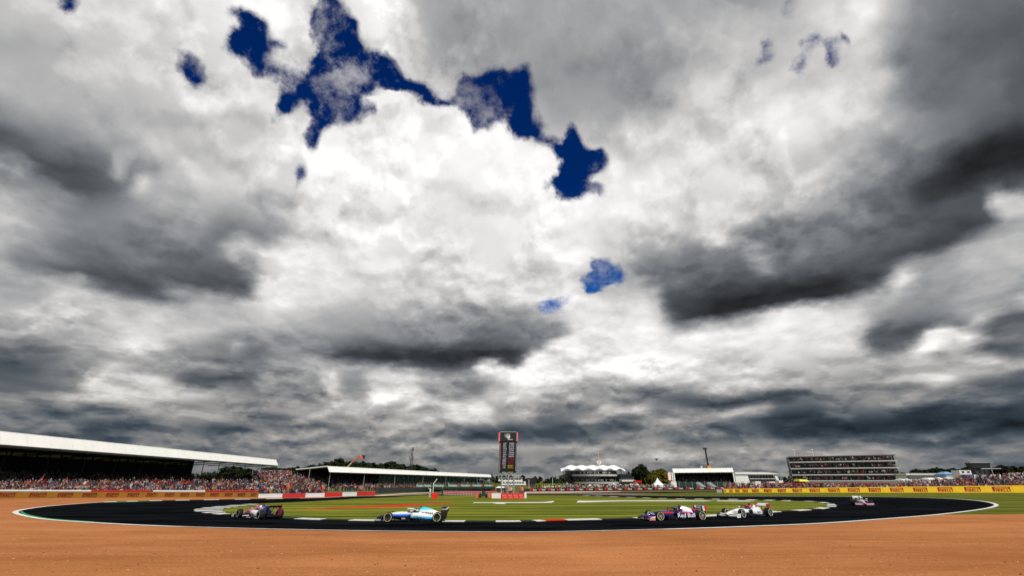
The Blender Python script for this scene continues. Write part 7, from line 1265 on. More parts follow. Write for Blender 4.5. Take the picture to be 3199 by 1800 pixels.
# crowd behind the yellow barrier
b = MB(); vs = []
YB_ = YA.y+3
def bank_z(px, k): return .25+k*.22+(max(0, (px-2830)/370))*(.5+.28*k)
rows = []
for k in range(7):
    for j in range(12):
        pa, pb = 2262+j*80, 2262+(j+1)*80
        if pa > 2820 or k < 4: rows.append((gx(pa, YB_+k*1.15-.3), gx(pb, YB_+k*1.15-.3), (bank_z(pa, k), bank_z(pb, k)), .55))
b = MB()
for j in range(12):
    pa, pb = 2262+j*80, 2262+(j+1)*80
    for k in range(7):
        u, v, s, t = gx(pa, YB_+k*1.15-.8), gx(pb, YB_+k*1.15-.8), gx(pb, YB_+k*1.15+.35), gx(pa, YB_+k*1.15+.35)
        z0, z1 = bank_z(pa, k)-.02, bank_z(pb, k)-.02
        b.hexa(u, v, s, t, u+Vector((0, 0, z0)), v+Vector((0, 0, z1)), s+Vector((0, 0, z1)), t+Vector((0, 0, z0)))
structure(b.build('spectator_bank', CONC))
crowd('bank_crowd', 'packed crowd in red, white and dark clothes behind the long yellow barrier', rows, .9, REDP+SHIRTS+DARKP*2, .4)
# vehicles, tents and screen at the right
Y = 175
for i, (x0_, x1_, yt, yb) in enumerate([(2856, 2963, 1480, 1486), (2843, 2854, 1480.5, 1486)]):
    a, c = gx(x0_, Y), gx(x1_, Y); b = MB(); b.box(a.x, c.x, Y, Y+6, zat(yb, Y, x0_), zat(yt, Y, x0_)); b.box(a.x+.3, c.x-.3, Y+1, Y+5.5, 0, zat(yb, Y, x0_)-.01)
    tag(b.build('hospitality_unit', WHITE if i else mat('unit_white', (.6, .6, .6), .6)), ['long white-roofed hospitality unit right of the terraced building', 'short white-roofed cabin next to the terraced building'][i], 'building')
Y = 160
for i, (px0, px1, pyt, m) in enumerate([(2907, 2941, 1494, WHITE), (2944, 2963, 1493, WHITE), (2976, 2997, 1492, WHITE), (2828, 2838, 1496, WHITE), (2845, 2859, 1497, WHITE)]):
    a, c = gx(px0, Y), gx(px1, Y); zt = zat(pyt, Y, px0)
    t = thing('tent', ['wide white tent behind the crowd, left one of three', 'narrow white tent in the middle of three behind the crowd', 'white tent under the blue roof behind the crowd', 'tiny white tent nearest the terraced building', 'small white tent right of the tiny one'][i], 'tent', ((a.x+c.x)/2, Y, 0))
    b = MB(); b.box(a.x, c.x, Y, Y+4, 0, zt-.6); b.build('walls', m, t); b = MB(); b.hexa((a.x-.15, Y-.15, zt-.59), (c.x+.15, Y-.15, zt-.59), (c.x+.15, Y+4.15, zt-.59), (a.x-.15, Y+4.15, zt-.59), (a.x+.5, Y+1.8, zt), (c.x-.5, Y+1.8, zt), (c.x-.5, Y+2.2, zt), (a.x+.5, Y+2.2, zt)); b.build('roof', m, t)
Y = 168; a, c = gx(2966, Y), gx(2998, Y); t = thing('tent', 'tent with pale blue ridged top below the tree line', 'tent', ((a.x+c.x)/2, Y, 0))
b = MB(); b.hexa((a.x, Y, zat(1483, Y, 2980)), (c.x, Y, zat(1483, Y, 2980)), (c.x, Y+5, zat(1483, Y, 2980)), (a.x, Y+5, zat(1483, Y, 2980)), (a.x+1.6, Y+2, zat(1475, Y, 2980)), (c.x-.7, Y+2, zat(1475, Y, 2980)), (c.x-.7, Y+3, zat(1475, Y, 2980)), (a.x+1.6, Y+3, zat(1475, Y, 2980))); b.build('roof', mat('pale_blue_cloth', (.16, .36, .62), .6), t)
b = MB(); b.box(a.x+.2, c.x-.2, Y+.2, Y+4.8, 0, zat(1483.2, Y, 2980)); b.build('walls', mat('tent_grey', (.35, .36, .38), .7), t)
Y = 162; a, c = gx(3013, Y), gx(3067, Y); zt = zat(1470.5, Y, 3040)
t = thing('cabin_truck', 'tall white cabin lorry with two dark windows, left of the black screen', 'truck', ((a.x+c.x)/2, Y, 0))
b = MB(); b.box(a.x, c.x, Y, Y+3, 1.2, zt); b.build('cabin', WHITE, t); b = MB(); b.box(a.x+.5, c.x-.5, Y+.3, Y+2.7, .4, 1.19); b.build('chassis', DARK, t)
for px in (3024, 3041): u = gx(px, Y).x; b = MB(); b.box(u-.4, u+.45, Y-.03, Y+.02, zat(1479, Y, px), zat(1473.5, Y, px)); b.build('window', GLASS, t)
for u in (a.x+1, c.x-1, c.x-2.2): b = MB(); b.tube((u, Y-.05, .5), (u, Y+.3, .5), .5, 10); b.build('wheel', BLACK, t)
Y = 150; a, c = gx(3026, Y), gx(3055, Y); t = thing('van', 'blue van behind the crowd in front of the white cabin lorry', 'van', ((a.x+c.x)/2, Y, 0))
BLU = mat('van_blue', (.02, .05, .22), .4); zt = zat(1484, Y, 3040)
b = MB(); b.hexa((a.x, Y, .5), (c.x, Y, .5), (c.x, Y+2, .5), (a.x, Y+2, .5), (a.x+.5, Y, zt), (c.x, Y, zt), (c.x, Y+2, zt), (a.x+.5, Y+2, zt)); b.build('body', BLU, t)
b = MB(); b.box(a.x+.7, a.x+1.9, Y-.02, Y+.01, zt*.62, zt*.86); b.build('window', GLASS, t)
for u in (a.x+.8, c.x-.7): b = MB(); b.tube((u, Y-.05, .4), (u, Y+.2, .4), .38, 10); b.build('wheel', BLACK, t)
for i, (px0, px1, pyt) in enumerate([(3068, 3098, 1486), (3100, 3140, 1484), (3165, 3186, 1480), (3192, 3225, 1478)]):
    truck(px0, px1, pyt, 148+i*2, ['white truck under the left legs of the black screen', 'white truck under the right side of the black screen', 'white truck near the right edge above the crowd', 'white truck cut off by the right edge'][i], WHITE, i % 2 == 0)
Y = 156; a, c = gx(3057, Y), gx(3122, Y)
t = thing('video_screen', 'big black video screen on dark legs near the right edge', 'screen', ((a.x+c.x)/2, Y, 0))
b = MB(); b.hexa((a.x+.6, Y, zat(1464, Y, 3090)), (c.x-.2, Y, zat(1464, Y, 3090)), (c.x-.2, Y+2, zat(1464, Y, 3090)), (a.x+.6, Y+2, zat(1464, Y, 3090)), (a.x, Y, zat(1448, Y, 3090)), (c.x, Y, zat(1448, Y, 3090)), (c.x, Y+2, zat(1448, Y, 3090)), (a.x, Y+2, zat(1448, Y, 3090))); b.build('screen_box', BLACK, t)
b = MB(); b.box(a.x-.2, c.x+.5, Y-.3, Y+2.3, zat(1448, Y, 3090)+.01, zat(1446, Y, 3090)); b.build('top_cap', STEEL, t)
b = MB(); b.box(a.x+1.2, c.x-1.0, Y+.5, Y+2, zat(1484, Y, 3090), zat(1464, Y, 3090)-.01); b.build('scrim', DARK, t)
for u in (a.x+1, a.x+2.6, c.x-2.4, c.x-1): b = MB(); b.tube((u, Y+.3, 0), (u, Y+.3, zat(1464, Y, 3090)), .1, 5); b.build('leg', DARK, t)
b = MB(); b.tube(at(3065, 1466, 152), at(3127, 1465.5, 152), .09, 5); b.build('cross_bar', STEEL, t)
g0 = at(3107, 1500, 140); g1 = at(3094, 1453, 140); t = thing('lighting_pole', 'pale leaning pole in front of the big black screen', 'pole', (g0.x+.3, 140, 0))
b = MB(); b.tube((g0.x+.35, 140, 0), g0, .16, 6, .14); b.tube(g0, g1, .14, 6, .09); b.build('pole', STEEL, t)
# individuals one can pick out
person(on(838, 1560).x-1.5, on(838, 1556).y+3.4, .9, 3.1, 'marshal in bright orange overalls at the end of the darkened yellow barrier', (.85, .12, .02), (.85, .12, .02), group='marshals in orange')
person(gx(1012, 112).x, 112, .4, 3.1, 'marshal in orange behind the middle red barrier block', (.85, .12, .02), (.85, .12, .02), group='marshals in orange')
person(gx(1127, 112).x, 112, .2, 3.1, 'marshal in orange behind the farthest red barrier block', (.85, .14, .03), (.05, .05, .06), group='marshals in orange')
g = on(1342, 1556); person(g.x, g.y, 0, 2.6, 'person in a white coat standing left of the small red sign box', (.75, .72, .68), (.72, .70, .66), 'wave')
g = on(1381, 1553); person(g.x, g.y, 0, 3.4, 'person in dark clothes standing right of the small red sign box', (.02, .02, .03), (.02, .02, .03))
for i, px in enumerate((1591, 1597, 1625, 1632, 1577)):
    person(gx(px, 97).x, 97+i*.3, .15, 3.1, ['marshal in a pink top behind the middle of the red hoarding', 'marshal in pale clothes behind the red hoarding, right of the tower centre', 'marshal in red behind the right part of the red hoarding', 'marshal in pink at the right end of the red hoarding', 'marshal in black behind the left part of the red hoarding'][i], [(.7, .25, .25), (.6, .58, .55), (.6, .05, .04), (.7, .3, .3), (.03, .03, .03)][i], (.04, .04, .05), ['stand', 'hold', 'stand', 'wave', 'stand'][i], group='marshals under the timing tower')
g = gx(1700, 150); person(g.x, 147, 0, 3.0, 'person in white walking in front of the black lettered wall', (.75, .72, .7), (.5, .4, .35))
g = gx(1551, 140); b = MB(); b.box(g.x, g.x+2.2, 140, 144, 0, zat(1526, 140)); b.hexa((g.x-.3, 139.7, zat(1526, 140)+.01), (g.x+2.6, 139.7, zat(1526, 140)+.01), (g.x+2.6, 144.3, zat(1526, 140)+.01), (g.x-.3, 144.3, zat(1526, 140)+.01), (g.x+.4, 140.5, zat(1521.5, 140)), (g.x+1.9, 140.5, zat(1521.5, 140)), (g.x+1.9, 143.5, zat(1521.5, 140)), (g.x+.4, 143.5, zat(1521.5, 140)))
bpy.context.view_layer.update()
w = thing('marshal_hut', 'small dark hut with white domed top left of the timing tower legs', 'hut', (g.x+1.1, 141, 0))
b2 = MB(); b2.box(g.x, g.x+2.2, 140, 144, 0, zat(1526, 140)); b2.build('walls', DARK, w); b2 = MB(); b2.hexa((g.x-.3, 139.7, zat(1526, 140)+.01), (g.x+2.6, 139.7, zat(1526, 140)+.01), (g.x+2.6, 144.3, zat(1526, 140)+.01), (g.x-.3, 144.3, zat(1526, 140)+.01), (g.x+.4, 140.5, zat(1521.5, 140)), (g.x+1.9, 140.5, zat(1521.5, 140)), (g.x+1.9, 143.5, zat(1521.5, 140)), (g.x+.4, 143.5, zat(1521.5, 140))); b2.build('roof', WHITE, w)
# red flag waved in the left crowd
p = at(105, 1503, 103); w = thing('flag', 'red flag waved above the crowd at the left', 'flag', (p.x, p.y, p.z-1.2))
b = MB(); b.tube((p.x, p.y, p.z-1.2), (p.x+1.9, p.y, p.z+1.2), .03, 5); b.build('stick', STEEL, w)
b = MB(); F_ = [(0, 0), (.7, .25), (1.2, .55), (1.7, 1.2)]
for (u0, w0), (u1, w1) in zip(F_, F_[1:]): b.sheet((p.x+u0, p.y+.1*math.sin(u0*5), p.z-.9+w0*.8), (p.x+u1, p.y+.1*math.sin(u1*5), p.z-.9+w1*.8), (p.x+u1, p.y+.1*math.sin(u1*5), p.z-.3+w1*.9), (p.x+u0, p.y+.1*math.sin(u0*5), p.z-.5+w0*.9), .02)
b.build('cloth', mat('flag_red', (.65, .03, .015), .7, .2, 3), w)
# ------------------------------------------------------------------ racing cars (x forwards, y to the driver's left, z up)
CARBON = mat('carbon_black', (.012, .012, .013), .35, .3, 8, spec=.4); RUBBER = mat('tyre_rubber', (.014, .014, .014), .8, .25, 6, spec=.2); RIM = mat('rim_grey', (.10, .10, .10), .35, .3, 6, metal=.6)
def paint(name, stops, axis='Z', tilt=0.0, rough=.22, noise=.0):
    """gloss paint whose colours follow the car's own height (or length) - stops: (position, colour) in metres"""
    m = bpy.data.materials.new(name); m.use_nodes = True; nt = m.node_tree; b = nt.nodes['Principled BSDF']
    b.inputs['Roughness'].default_value = rough; b.inputs['Coat Weight'].default_value = .5; b.inputs['Coat Roughness'].default_value = .08
    tc = nt.nodes.new('ShaderNodeTexCoord'); sx = nt.nodes.new('ShaderNodeSeparateXYZ'); nt.links.new(tc.outputs['Object'], sx.inputs[0])
    q = nt.nodes.new('ShaderNodeMath'); q.operation = 'MULTIPLY_ADD'; q.inputs[1].default_value = tilt
    o1, o2 = ('X', 'Z') if axis == 'Z' else ('Z', 'X')
    nt.links.new(sx.outputs[o1], q.inputs[0]); nt.links.new(sx.outputs[o2], q.inputs[2])
    lo, hi = stops[0][0], stops[-1][0]
    mr = nt.nodes.new('ShaderNodeMapRange'); mr.inputs[1].default_value = lo; mr.inputs[2].default_value = hi if hi > lo else lo+1; nt.links.new(q.outputs[0], mr.inputs[0])
    cr = nt.nodes.new('ShaderNodeValToRGB'); nt.links.new(mr.outputs[0], cr.inputs[0]); e = cr.color_ramp.elements
    for i, (p, c) in enumerate(stops):
        t = (p-lo)/max(hi-lo, 1e-6)
        el = e[i] if i < 2 else e.new(t)
        el.position = t; el.color = (*c, 1)
    nz = nt.nodes.new('ShaderNodeTexNoise'); nz.inputs['Scale'].default_value = 3; nt.links.new(tc.outputs['Object'], nz.inputs[0])
    mx = nt.nodes.new('ShaderNodeMix'); mx.data_type = 'RGBA'; mx.blend_type = 'MULTIPLY'; mx.inputs[0].default_value = .12
    nt.links.new(cr.outputs[0], mx.inputs[6]); nt.links.new(nz.outputs['Color'], mx.inputs[7]); nt.links.new(mx.outputs[2], b.inputs['Base Color'])
    return m
def ring(x, hw, z0, z1, top=1.0, n=14, ex=2.6, ymid=0.0, zw=.5):
    """rounded section; top scales the width of its upper half"""
    out = []
    for i in range(n):
        a = 2*math.pi*(i+.5)/n; c, s = math.cos(a), math.sin(a)
        u = math.copysign(abs(c)**(2/ex), c); v = math.copysign(abs(s)**(2/ex), s)
        k = 1.0 if v < 0 else 1+(top-1)*v
        zm = z0+(z1-z0)*zw; z = zm+(v*(z1-zm) if v > 0 else v*(zm-z0))
        out.append((x, ymid+hw*u*k, z))
    return out
def build_car(label, pos, rz, P, scale=1.0):
    """P: paints and marks of one car"""
    t = thing('racing_car', label, 'racing car', pos, rz)
    def part(name, b, m, par=None, smooth=True):
        return b.build(name, m, par or t, smooth=smooth, world=False)
    b = MB(); b.loft([ring(2.72, .07, .22, .34), ring(2.60, .12, .18, .38), ring(2.2, .15, .19, .48, .9), ring(1.75, .17, .20, .58, .85)]); part('nose', b, P['nose'])
    b = MB(); b.loft([ring(1.752, .17, .20, .58, .85), ring(1.35, .22, .15, .64, .85), ring(.9, .28, .09, .67, .85), ring(.45, .34, .07, .66, .9), ring(0, .36, .07, .63, .92), ring(-.55, .36, .07, .66, .9)]); part('monocoque', b, P['tub'])
    b = MB(); b.loft([ring(.42, .20, .60, .672, 1), ring(.2, .25, .60, .685, 1), ring(-.35, .24, .60, .70, 1), ring(-.45, .18, .60, .70, 1)]); part('cockpit_opening', b, CARBON)
    # headrest, airbox and engine cover
    b = MB(); b.loft([ring(-.42, .19, .42, .80, .8), ring(-.52, .20, .40, .97, .5), ring(-.75, .24, .32, .985, .36), ring(-1.1, .26, .26, .93, .25), ring(-1.5, .22, .22, .80, .18), ring(-1.9, .15, .22, .62, .15), ring(-2.15, .10, .24, .46, .2)]); part('engine_cover', b, P['cover'])
    b = MB(); b.loft([ring(-.47, .10, .80, .965, .9, 10), ring(-.53, .085, .82, .95, .9, 10)]); part('air_intake', b, CARBON)
    b = MB(); b.box(-2.0, -1.2, -.012, .012, .55, .86); b.v = [(x, y, z if z < .6 else (.88+(x+1.2)*.32)) for x, y, z in b.v]; part('shark_fin', b, P.get('fin', P['cover']), smooth=False)
    b = MB(); b.box(-.62, -.48, -.09, .09, 1.0, 1.045); b.box(-.57, -.53, -.02, .02, .96, 1.0); part('camera_pod', b, P['pod'], smooth=False)
    for s in (-1, 1):
        b = MB(); b.loft([ring(.10, .20, .24, .60, .95, 12, 4, s*.52), ring(-.1, .235, .20, .625, .95, 12, 3.4, s*.51), ring(-.6, .24, .13, .615, .85, 12, 3, s*.48), ring(-1.1, .20, .10, .55, .75, 12, 2.6, s*.40), ring(-1.6, .14, .10, .42, .7, 12, 2.4, s*.28), ring(-2.0, .08, .12, .30, .7, 12, 2.2, s*.18)])
        part('sidepod', b, P['pod_side'])
        b = MB(); b.loft([ring(.115, .16, .30, .56, .95, 12, 4, s*.52), ring(.07, .15, .31, .55, .95, 12, 4, s*.52)]); part('side_intake', b, CARBON)
        b = MB()
        for k in range(3): b.hexa(*[(x, s*y, z) for z in (.07, .36-.05*k) for x, y in ((.75-.18*k, .38+.10*k), (.35-.12*k, .44+.10*k), (.35-.12*k, .455+.10*k), (.75-.18*k, .395+.10*k))])
        part('bargeboard', b, CARBON, smooth=False)
        b = MB(); b.box(-.02, .14, s*.66-.12, s*.66+.09, .70, .79); m_ = part('mirror', b, P['mirror'], smooth=False)
        b = MB(); b.tube((.08, s*.3, .62), (.06, s*.62, .73), .015, 5); part('mirror_stalk', b, CARBON, m_)
    b = MB(); b.hexa((.55, -.45, .045), (.55, .45, .045), (-2.25, .70, .045), (-2.25, -.70, .045), (.55, -.45, .065), (.55, .45, .065), (-2.25, .70, .065), (-2.25, -.70, .065)); b.hexa((.3, -.74, .046), (.3, .74, .046), (-1.5, .74, .046), (-1.5, -.74, .046), (.3, -.74, .066), (.3, .74, .066), (-1.5, .74, .066), (-1.5, -.74, .066)); part('floor', b, CARBON, smooth=False)
    b = MB(); b.hexa((-2.1, -.5, .07), (-2.1, .5, .07), (-2.5, .5, .2), (-2.5, -.5, .2), (-2.1, -.5, .1), (-2.1, .5, .1), (-2.5, .5, .33), (-2.5, -.5, .33)); part('diffuser', b, CARBON, smooth=False)
    # halo
    b = MB(); pts = [(.52, 0, .68), (.50, 0, .86)]
    b.tube(*pts, .028, 6)
    arc_ = [(.52*math.cos(a)-.02+(-.0), .27*math.sin(a), .88-.10*(1-math.cos(a))*.5) for a in [math.pi*(i/12-.5)*1.12 for i in range(13)]]
    arc_ = [(-.38, -.26, .72)]+[(x, y, z) for x, y, z in arc_]+[(-.38, .26, .72)]
    for u, v in zip(arc_, arc_[1:]): b.tube(u, v, .035, 7)
    part('halo', b, P['halo'])
    # front wing
    for k, (x0, z0, ch) in enumerate(((2.72, .09, .22), (2.56, .14, .14), (2.45, .19, .12), (2.36, .245, .10))):
        for s in (-1, 1):
            b = MB(); y0 = .14 if k else 0.0; y1 = .96
            b.hexa((x0+.06, s*y0, z0), (x0-.12, s*y1, z0), (x0-.12-ch, s*y1, z0+.05), (x0+.06-ch, s*y0, z0+.04), (x0+.06, s*y0, z0+.015), (x0-.12, s*y1, z0+.015), (x0-.12-ch, s*y1, z0+.07), (x0+.06-ch, s*y0, z0+.055)); part('front_wing_flap' if k else 'front_wing', b, P['fwing'] if k % 2 else CARBON, smooth=False)
    for s in (-1, 1):
        b = MB(); b.hexa((2.68, s*.965, .05), (2.24, s*.99, .05), (2.24, s*1.0, .05), (2.68, s*.98, .05), (2.62, s*.965, .24), (2.20, s*.99, .35), (2.20, s*1.0, .35), (2.62, s*.98, .24)); part('endplate', b, P['fend'] if s > 0 else P.get('fend_right', kp), smooth=False)
        b = MB(); b.hexa((2.6, s*.07, .14), (2.35, s*.07, .14), (2.35, s*.10, .14), (2.6, s*.10, .14), (2.6, s*.06, .26), (2.35, s*.09, .28), (2.35, s*.11, .28), (2.6, s*.08, .26)); part('wing_pylon', b, CARBON, smooth=False)
    # rear wing
    for s in (-1, 1):
        b = MB(); b.hexa((-2.02, s*.50, .16), (-2.44, s*.50, .16), (-2.44, s*.52, .16), (-2.02, s*.52, .16), (-2.18, s*.50, .62), (-2.52, s*.50, .62), (-2.52, s*.52, .62), (-2.18, s*.52, .62)); part('lower_endplate', b, P['rend_low'] if s < 0 else kp, smooth=False)
        b = MB(); b.hexa((-2.14, s*.50, .622), (-2.56, s*.50, .622), (-2.56, s*.525, .622), (-2.14, s*.525, .622), (-2.12, s*.50, .97), (-2.66, s*.50, .97), (-2.66, s*.525, .97), (-2.12, s*.525, .97)); part('rear_endplate', b, P['rend'] if s < 0 else P.get('rend_left', P['rend']), smooth=False)
    b = MB(); b.hexa((-2.15, -.5, .80), (-2.15, .5, .80), (-2.40, .5, .86), (-2.40, -.5, .86), (-2.15, -.5, .82), (-2.15, .5, .82), (-2.40, .5, .89), (-2.40, -.5, .89)); part('rear_wing', b, P['rwing'], smooth=False)
    b = MB(); b.hexa((-2.40, -.5, .88), (-2.40, .5, .88), (-2.56, .5, .99), (-2.56, -.5, .99), (-2.38, -.5, .90), (-2.38, .5, .90), (-2.54, .5, 1.0), (-2.54, -.5, 1.0)); part('rear_flap', b, P['rwing'], smooth=False)
    b = MB(); b.tube((-2.0, 0, .40), (-2.25, 0, .82), .025, 5); b.tube((-2.1, 0, .35), (-2.35, 0, .40), .05, 6); part('wing_pillar', b, CARBON)
    # wheels with tyre, rim, sidewall band and hub
    for ax, wd, r_, track in ((1.72, .33, .335, .78), (-1.88, .42, .335, .76)):
        for s in (-1, 1):
            b = MB(); prof = [(-wd/2, .20), (-wd/2, .30), (-wd/2+.035, r_), (wd/2-.035, r_), (wd/2, .30), (wd/2, .20)]; n = 22
            b.loft([[(ax+rr*math.cos(2*math.pi*i/n), s*track+yy_, .335+rr*math.sin(2*math.pi*i/n)) for i in range(n)] for yy_, rr in prof], cap=False)
            wl = part('wheel', b, RUBBER)
            for side in (-1, 1):
                b = MB(); yo = s*track+side*(wd/2+.003)
                b._add([(ax+rr*math.cos(2*math.pi*i/n), yo, .335+rr*math.sin(2*math.pi*i/n)) for rr in (.245, .285) for i in range(n)], [(i, (i+1) % n, n+(i+1) % n, n+i) if side < 0 else (i, n+i, n+(i+1) % n, (i+1) % n) for i in range(n) if i % 11 not in (5,)]); part('sidewall_band', b, P['band'], wl, False)
                b = MB(); yi = s*track+side*(wd/2-.03)
                b._add([(ax, yi-side*.05, .335)]+[(ax+.205*math.cos(2*math.pi*i/n), yi, .335+.205*math.sin(2*math.pi*i/n)) for i in range(n)], [(0, 1+i, 1+(i+1) % n) for i in range(n)]); part('rim', b, RIM, wl, False)
                b = MB()
                for k in range(7):
                    a = 2*math.pi*k/7; b.tube((ax, yi+side*.01, .335), (ax+.19*math.cos(a), yi+side*.015, .335+.19*math.sin(a)), .014, 4)
                part('spokes', b, P['spoke'], wl, False)
            b = MB()
            for z_, dx in ((.28, -.25), (.45, -.2), (.28, .2), (.45, .15)): b.tube((ax+dx*.6, s*.14, z_+.04), (ax, s*(track-wd/2+.02), z_), .016, 4)
            part('wishbones', b, CARBON)
    for nm, body, m, x, y, z, size, xs, rot in P.get('text', []):
        for s in (1, -1):
            xd = (-1, 0, rot) if s > 0 else (1, 0, -rot)
            text_part(nm, body, m, t, size, frame(Vector((x, s*y, z)), xd), xs, th=.006)
    if 'extra' in P: P['extra'](t, part)
    # driver, seated inside
    M4 = Matrix.Translation(Vector(pos)) @ Matrix.Rotation(rz, 4, 'Z'); loc = M4 @ Vector((-.12, 0, 0))
    d = thing('driver', P['driver'], 'driver', loc, rz)
    b = MB(); b.loft([ring(.10, .15, .50, .62, .8, 10), ring(0, .21, .42, .70, .6, 10), ring(-.12, .19, .42, .72, .6, 10)]); b.build('shoulders', P['suit'], d, smooth=True, world=False)
    b = MB(); b.ball((0, 0, .80), .14, .125, .14, 12, 8); b.build('helmet', P['helmet'], d, smooth=True, world=False)
    b = MB(); b.loft([ring(.145, .07, .79, .83, 1, 8), ring(.10, .115, .775, .845, 1, 8)]); b.build('visor', GLASS, d, world=False)
    return t
W3 = (.74, .75, .76); K = (.012, .012, .014)
wp = paint('paint_white', [(0, W3), (1, W3)]); kp = paint('paint_black', [(0, K), (1, K)])
def solid(name, c, rough=.25): return paint(name, [(0, c), (1, c)], rough=rough)
WB = mat('band_white', (.7, .7, .68), .6, .2, 5); YBAND = mat('band_yellow', (.55, .52, .22), .6, .2, 5)
TXK = mat('text_black', (.015, .015, .02), .5); TXW = mat('text_white', (.75, .75, .75), .5); TXR = mat('text_red', (.6, .02, .04), .5)
navy = solid('paint_navy', (.004, .006, .14)); red = solid('paint_red', (.65, .012, .012)); pink = solid('paint_pink', (.75, .12, .30)); dred = solid('paint_wine', (.30, .008, .014)); hotp = solid('paint_hot_red', (.70, .01, .05))
wb = paint('paint_white_blue', [(.06, (.0, .02, .35)), (.16, (.0, .10, .62)), (.28, (.05, .55, .80)), (.40, (.45, .72, .80)), (.50, W3), (.9, W3)], tilt=.0)
cover_b = paint('paint_cover_cyan', [(.22, (.05, .55, .80)), (.40, W3), (.72, W3), (.84, (.05, .60, .72)), (1.0, (.02, .55, .68))])
tubb = paint('paint_tub_blue', [(.10, K), (.34, K), (.40, (.0, .05, .55)), (.50, (.05, .25, .8)), (.58, W3), (.75, W3)], tilt=.03)
def car_at(px, pyb, rz, label, P, dy=0.0):
    g = on(px, pyb); g.y += dy; g.z = .022
    return build_car(label, g, rz, P)
# the pale blue and white car nearest the middle
P2 = dict(nose=paint('nose_black_blue', [(2.0, (.02, .12, .5)), (2.3, K), (2.8, K)], axis='X'), tub=tubb, cover=cover_b, pod=kp, pod_side=wb, mirror=wp, halo=wp, fwing=CARBON, fend=kp, rend=kp, rend_low=kp, rwing=kp, band=YBAND, spoke=kp, suit=wp, helmet=solid('helmet_dark', (.02, .02, .03)), driver='driver in a dark helmet inside the pale blue and white car',
    text=[('lettering', 'ROKiT', TXK, -1.10, .262, .56, .20, 1.5, 0), ('lettering', 'ACRONIS', TXK, -.55, .735, .30, .17, 1.2, -.12), ('lettering', 'PKN', TXW, 2.42, 1.005, .17, .16, 1.3, 0), ('lettering', 'ROK', TXW, .62, .50, .22, .13, 1.2, 0), ('lettering', 'ORLEN', TXW, -2.36, .53, .84, .12, 1.1, 0)])
def ex2(t, part):
    for s in (1, -1):
        b = MB(); b.tube((-1.02, s*.262, .57), (-1.02, s*.275, .57), .075, 12); part('red_dot', b, TXR, smooth=False)
        b = MB(); b.box(-2.62, -2.52, s*.515-.016, s*.515+.016, .86, .95); part('white_patch', b, TXW, smooth=False)
P2['extra'] = ex2
car_at(1290, 1631.5, math.pi+.03, 'pale blue and white racing car, side on, second from the left', P2)
# the navy, red and silver car
P3 = dict(nose=paint('nose_navy', [(1.7, (.004, .006, .16)), (2.8, (.004, .008, .18))], axis='X'), tub=navy, cover=paint('cover_silver', [(-2.2, (.004, .006, .14)), (-1.62, (.004, .006, .14)), (-1.5, (.70, .72, .76)), (-.72, (.70, .72, .76)), (-.62, (.004, .006, .14)), (-.4, (.004, .006, .14))], axis='X', tilt=0.0), fin=navy, pod=kp, pod_side=navy, mirror=red, halo=kp, fwing=paint('wing_navy_red', [(0, (.3, .01, .02)), (1, (.3, .01, .02))]), fend=wp, rend=paint('rend_mix', [(-2.7, (.65, .012, .012)), (-2.56, (.65, .012, .012)), (-2.52, W3), (-2.42, W3), (-2.36, (.01, .012, .12)), (-2.1, (.01, .012, .12))], axis='X', tilt=-.15), rend_low=kp, rwing=navy, band=YBAND, spoke=mat('spoke_pale', (.5, .5, .5), .4), suit=navy, helmet=navy, driver='driver in a navy helmet inside the navy and red car',
    text=[('lettering', 'Red Bull', TXW, -.62, .738, .34, .40, 1.15, .0), ('lettering', 'Red Bull', TXR, 2.42, 1.006, .18, .13, 1.0, 0), ('lettering', 'TORO', TXW, 1.95, .19, .45, .14, 1.0, -.2), ('lettering', 'HONDA', TXW, -1.0, .50, .615, .09, 1.6, 0)])
def ex3(t, part):
    for s in (1, -1):
        b = MB(); b.hexa((1.35, s*.225, .47), (.30, s*.355, .47), (.30, s*.37, .47), (1.35, s*.24, .47), (1.35, s*.22, .56), (.30, s*.345, .60), (.30, s*.362, .60), (1.35, s*.236, .56)); part('red_stripe', b, red, smooth=False)
        b = MB(); b.hexa((-.25, s*.735, .53), (-1.25, s*.60, .50), (-1.25, s*.615, .50), (-.25, s*.75, .53), (-.25, s*.70, .61), (-1.25, s*.54, .55), (-1.25, s*.56, .55), (-.25, s*.72, .61)); part('red_stripe', b, red, smooth=False)
        b = MB(); b.tube((-1.75, s*.15, .70), (-1.75, s*.175, .70), .10, 14); part('red_disc', b, red, smooth=False)
        b = MB(); b.box(2.26, 2.64, s*.992-.012, s*.992+.012, .052, .095); part('red_edge', b, red, smooth=False)
P3['extra'] = ex3
car_at(2108, 1626.5, math.pi+.24, 'navy and red racing car with silver engine cover, ahead of the white and wine-red one', P3)
# the white and wine-red car
P4 = dict(nose=wp, tub=wp, cover=paint('cover_wine_white', [(.30, W3), (.52, W3), (.60, (.36, .01, .015)), (1.0, (.42, .01, .015))], tilt=.32), fin=wp, pod=kp, pod_side=wp, mirror=wp, halo=dred, fwing=wp, fend=wp, rend=dred, rend_low=kp, rwing=wp, band=WB, spoke=mat('spoke_grey', (.25, .25, .25), .4), suit=wp, helmet=solid('helmet_wine', (.3, .02, .03)), driver='driver in a wine-red helmet inside the white car',
    text=[('lettering', 'Alfa Romeo', TXR, -1.1, .275, .44, .15, 1.2, .2), ('lettering', 'Racing', TXK, -.6, .74, .38, .12, 1.2, 0)])
def ex4(t, part):
    og = mat('emblem_orange', (.75, .28, .08), .5)
    for s in (1, -1):
        b = MB(); b.tube((2.42, s*.99, .19), (2.42, s*1.008, .19), .055, 12); part('orange_emblem', b, og, smooth=False)
        b = MB(); b.tube((-1.15, s*.20, .80), (-1.15, s*.215, .80), .09, 12); part('red_disc', b, red, smooth=False)
P4['extra'] = ex4
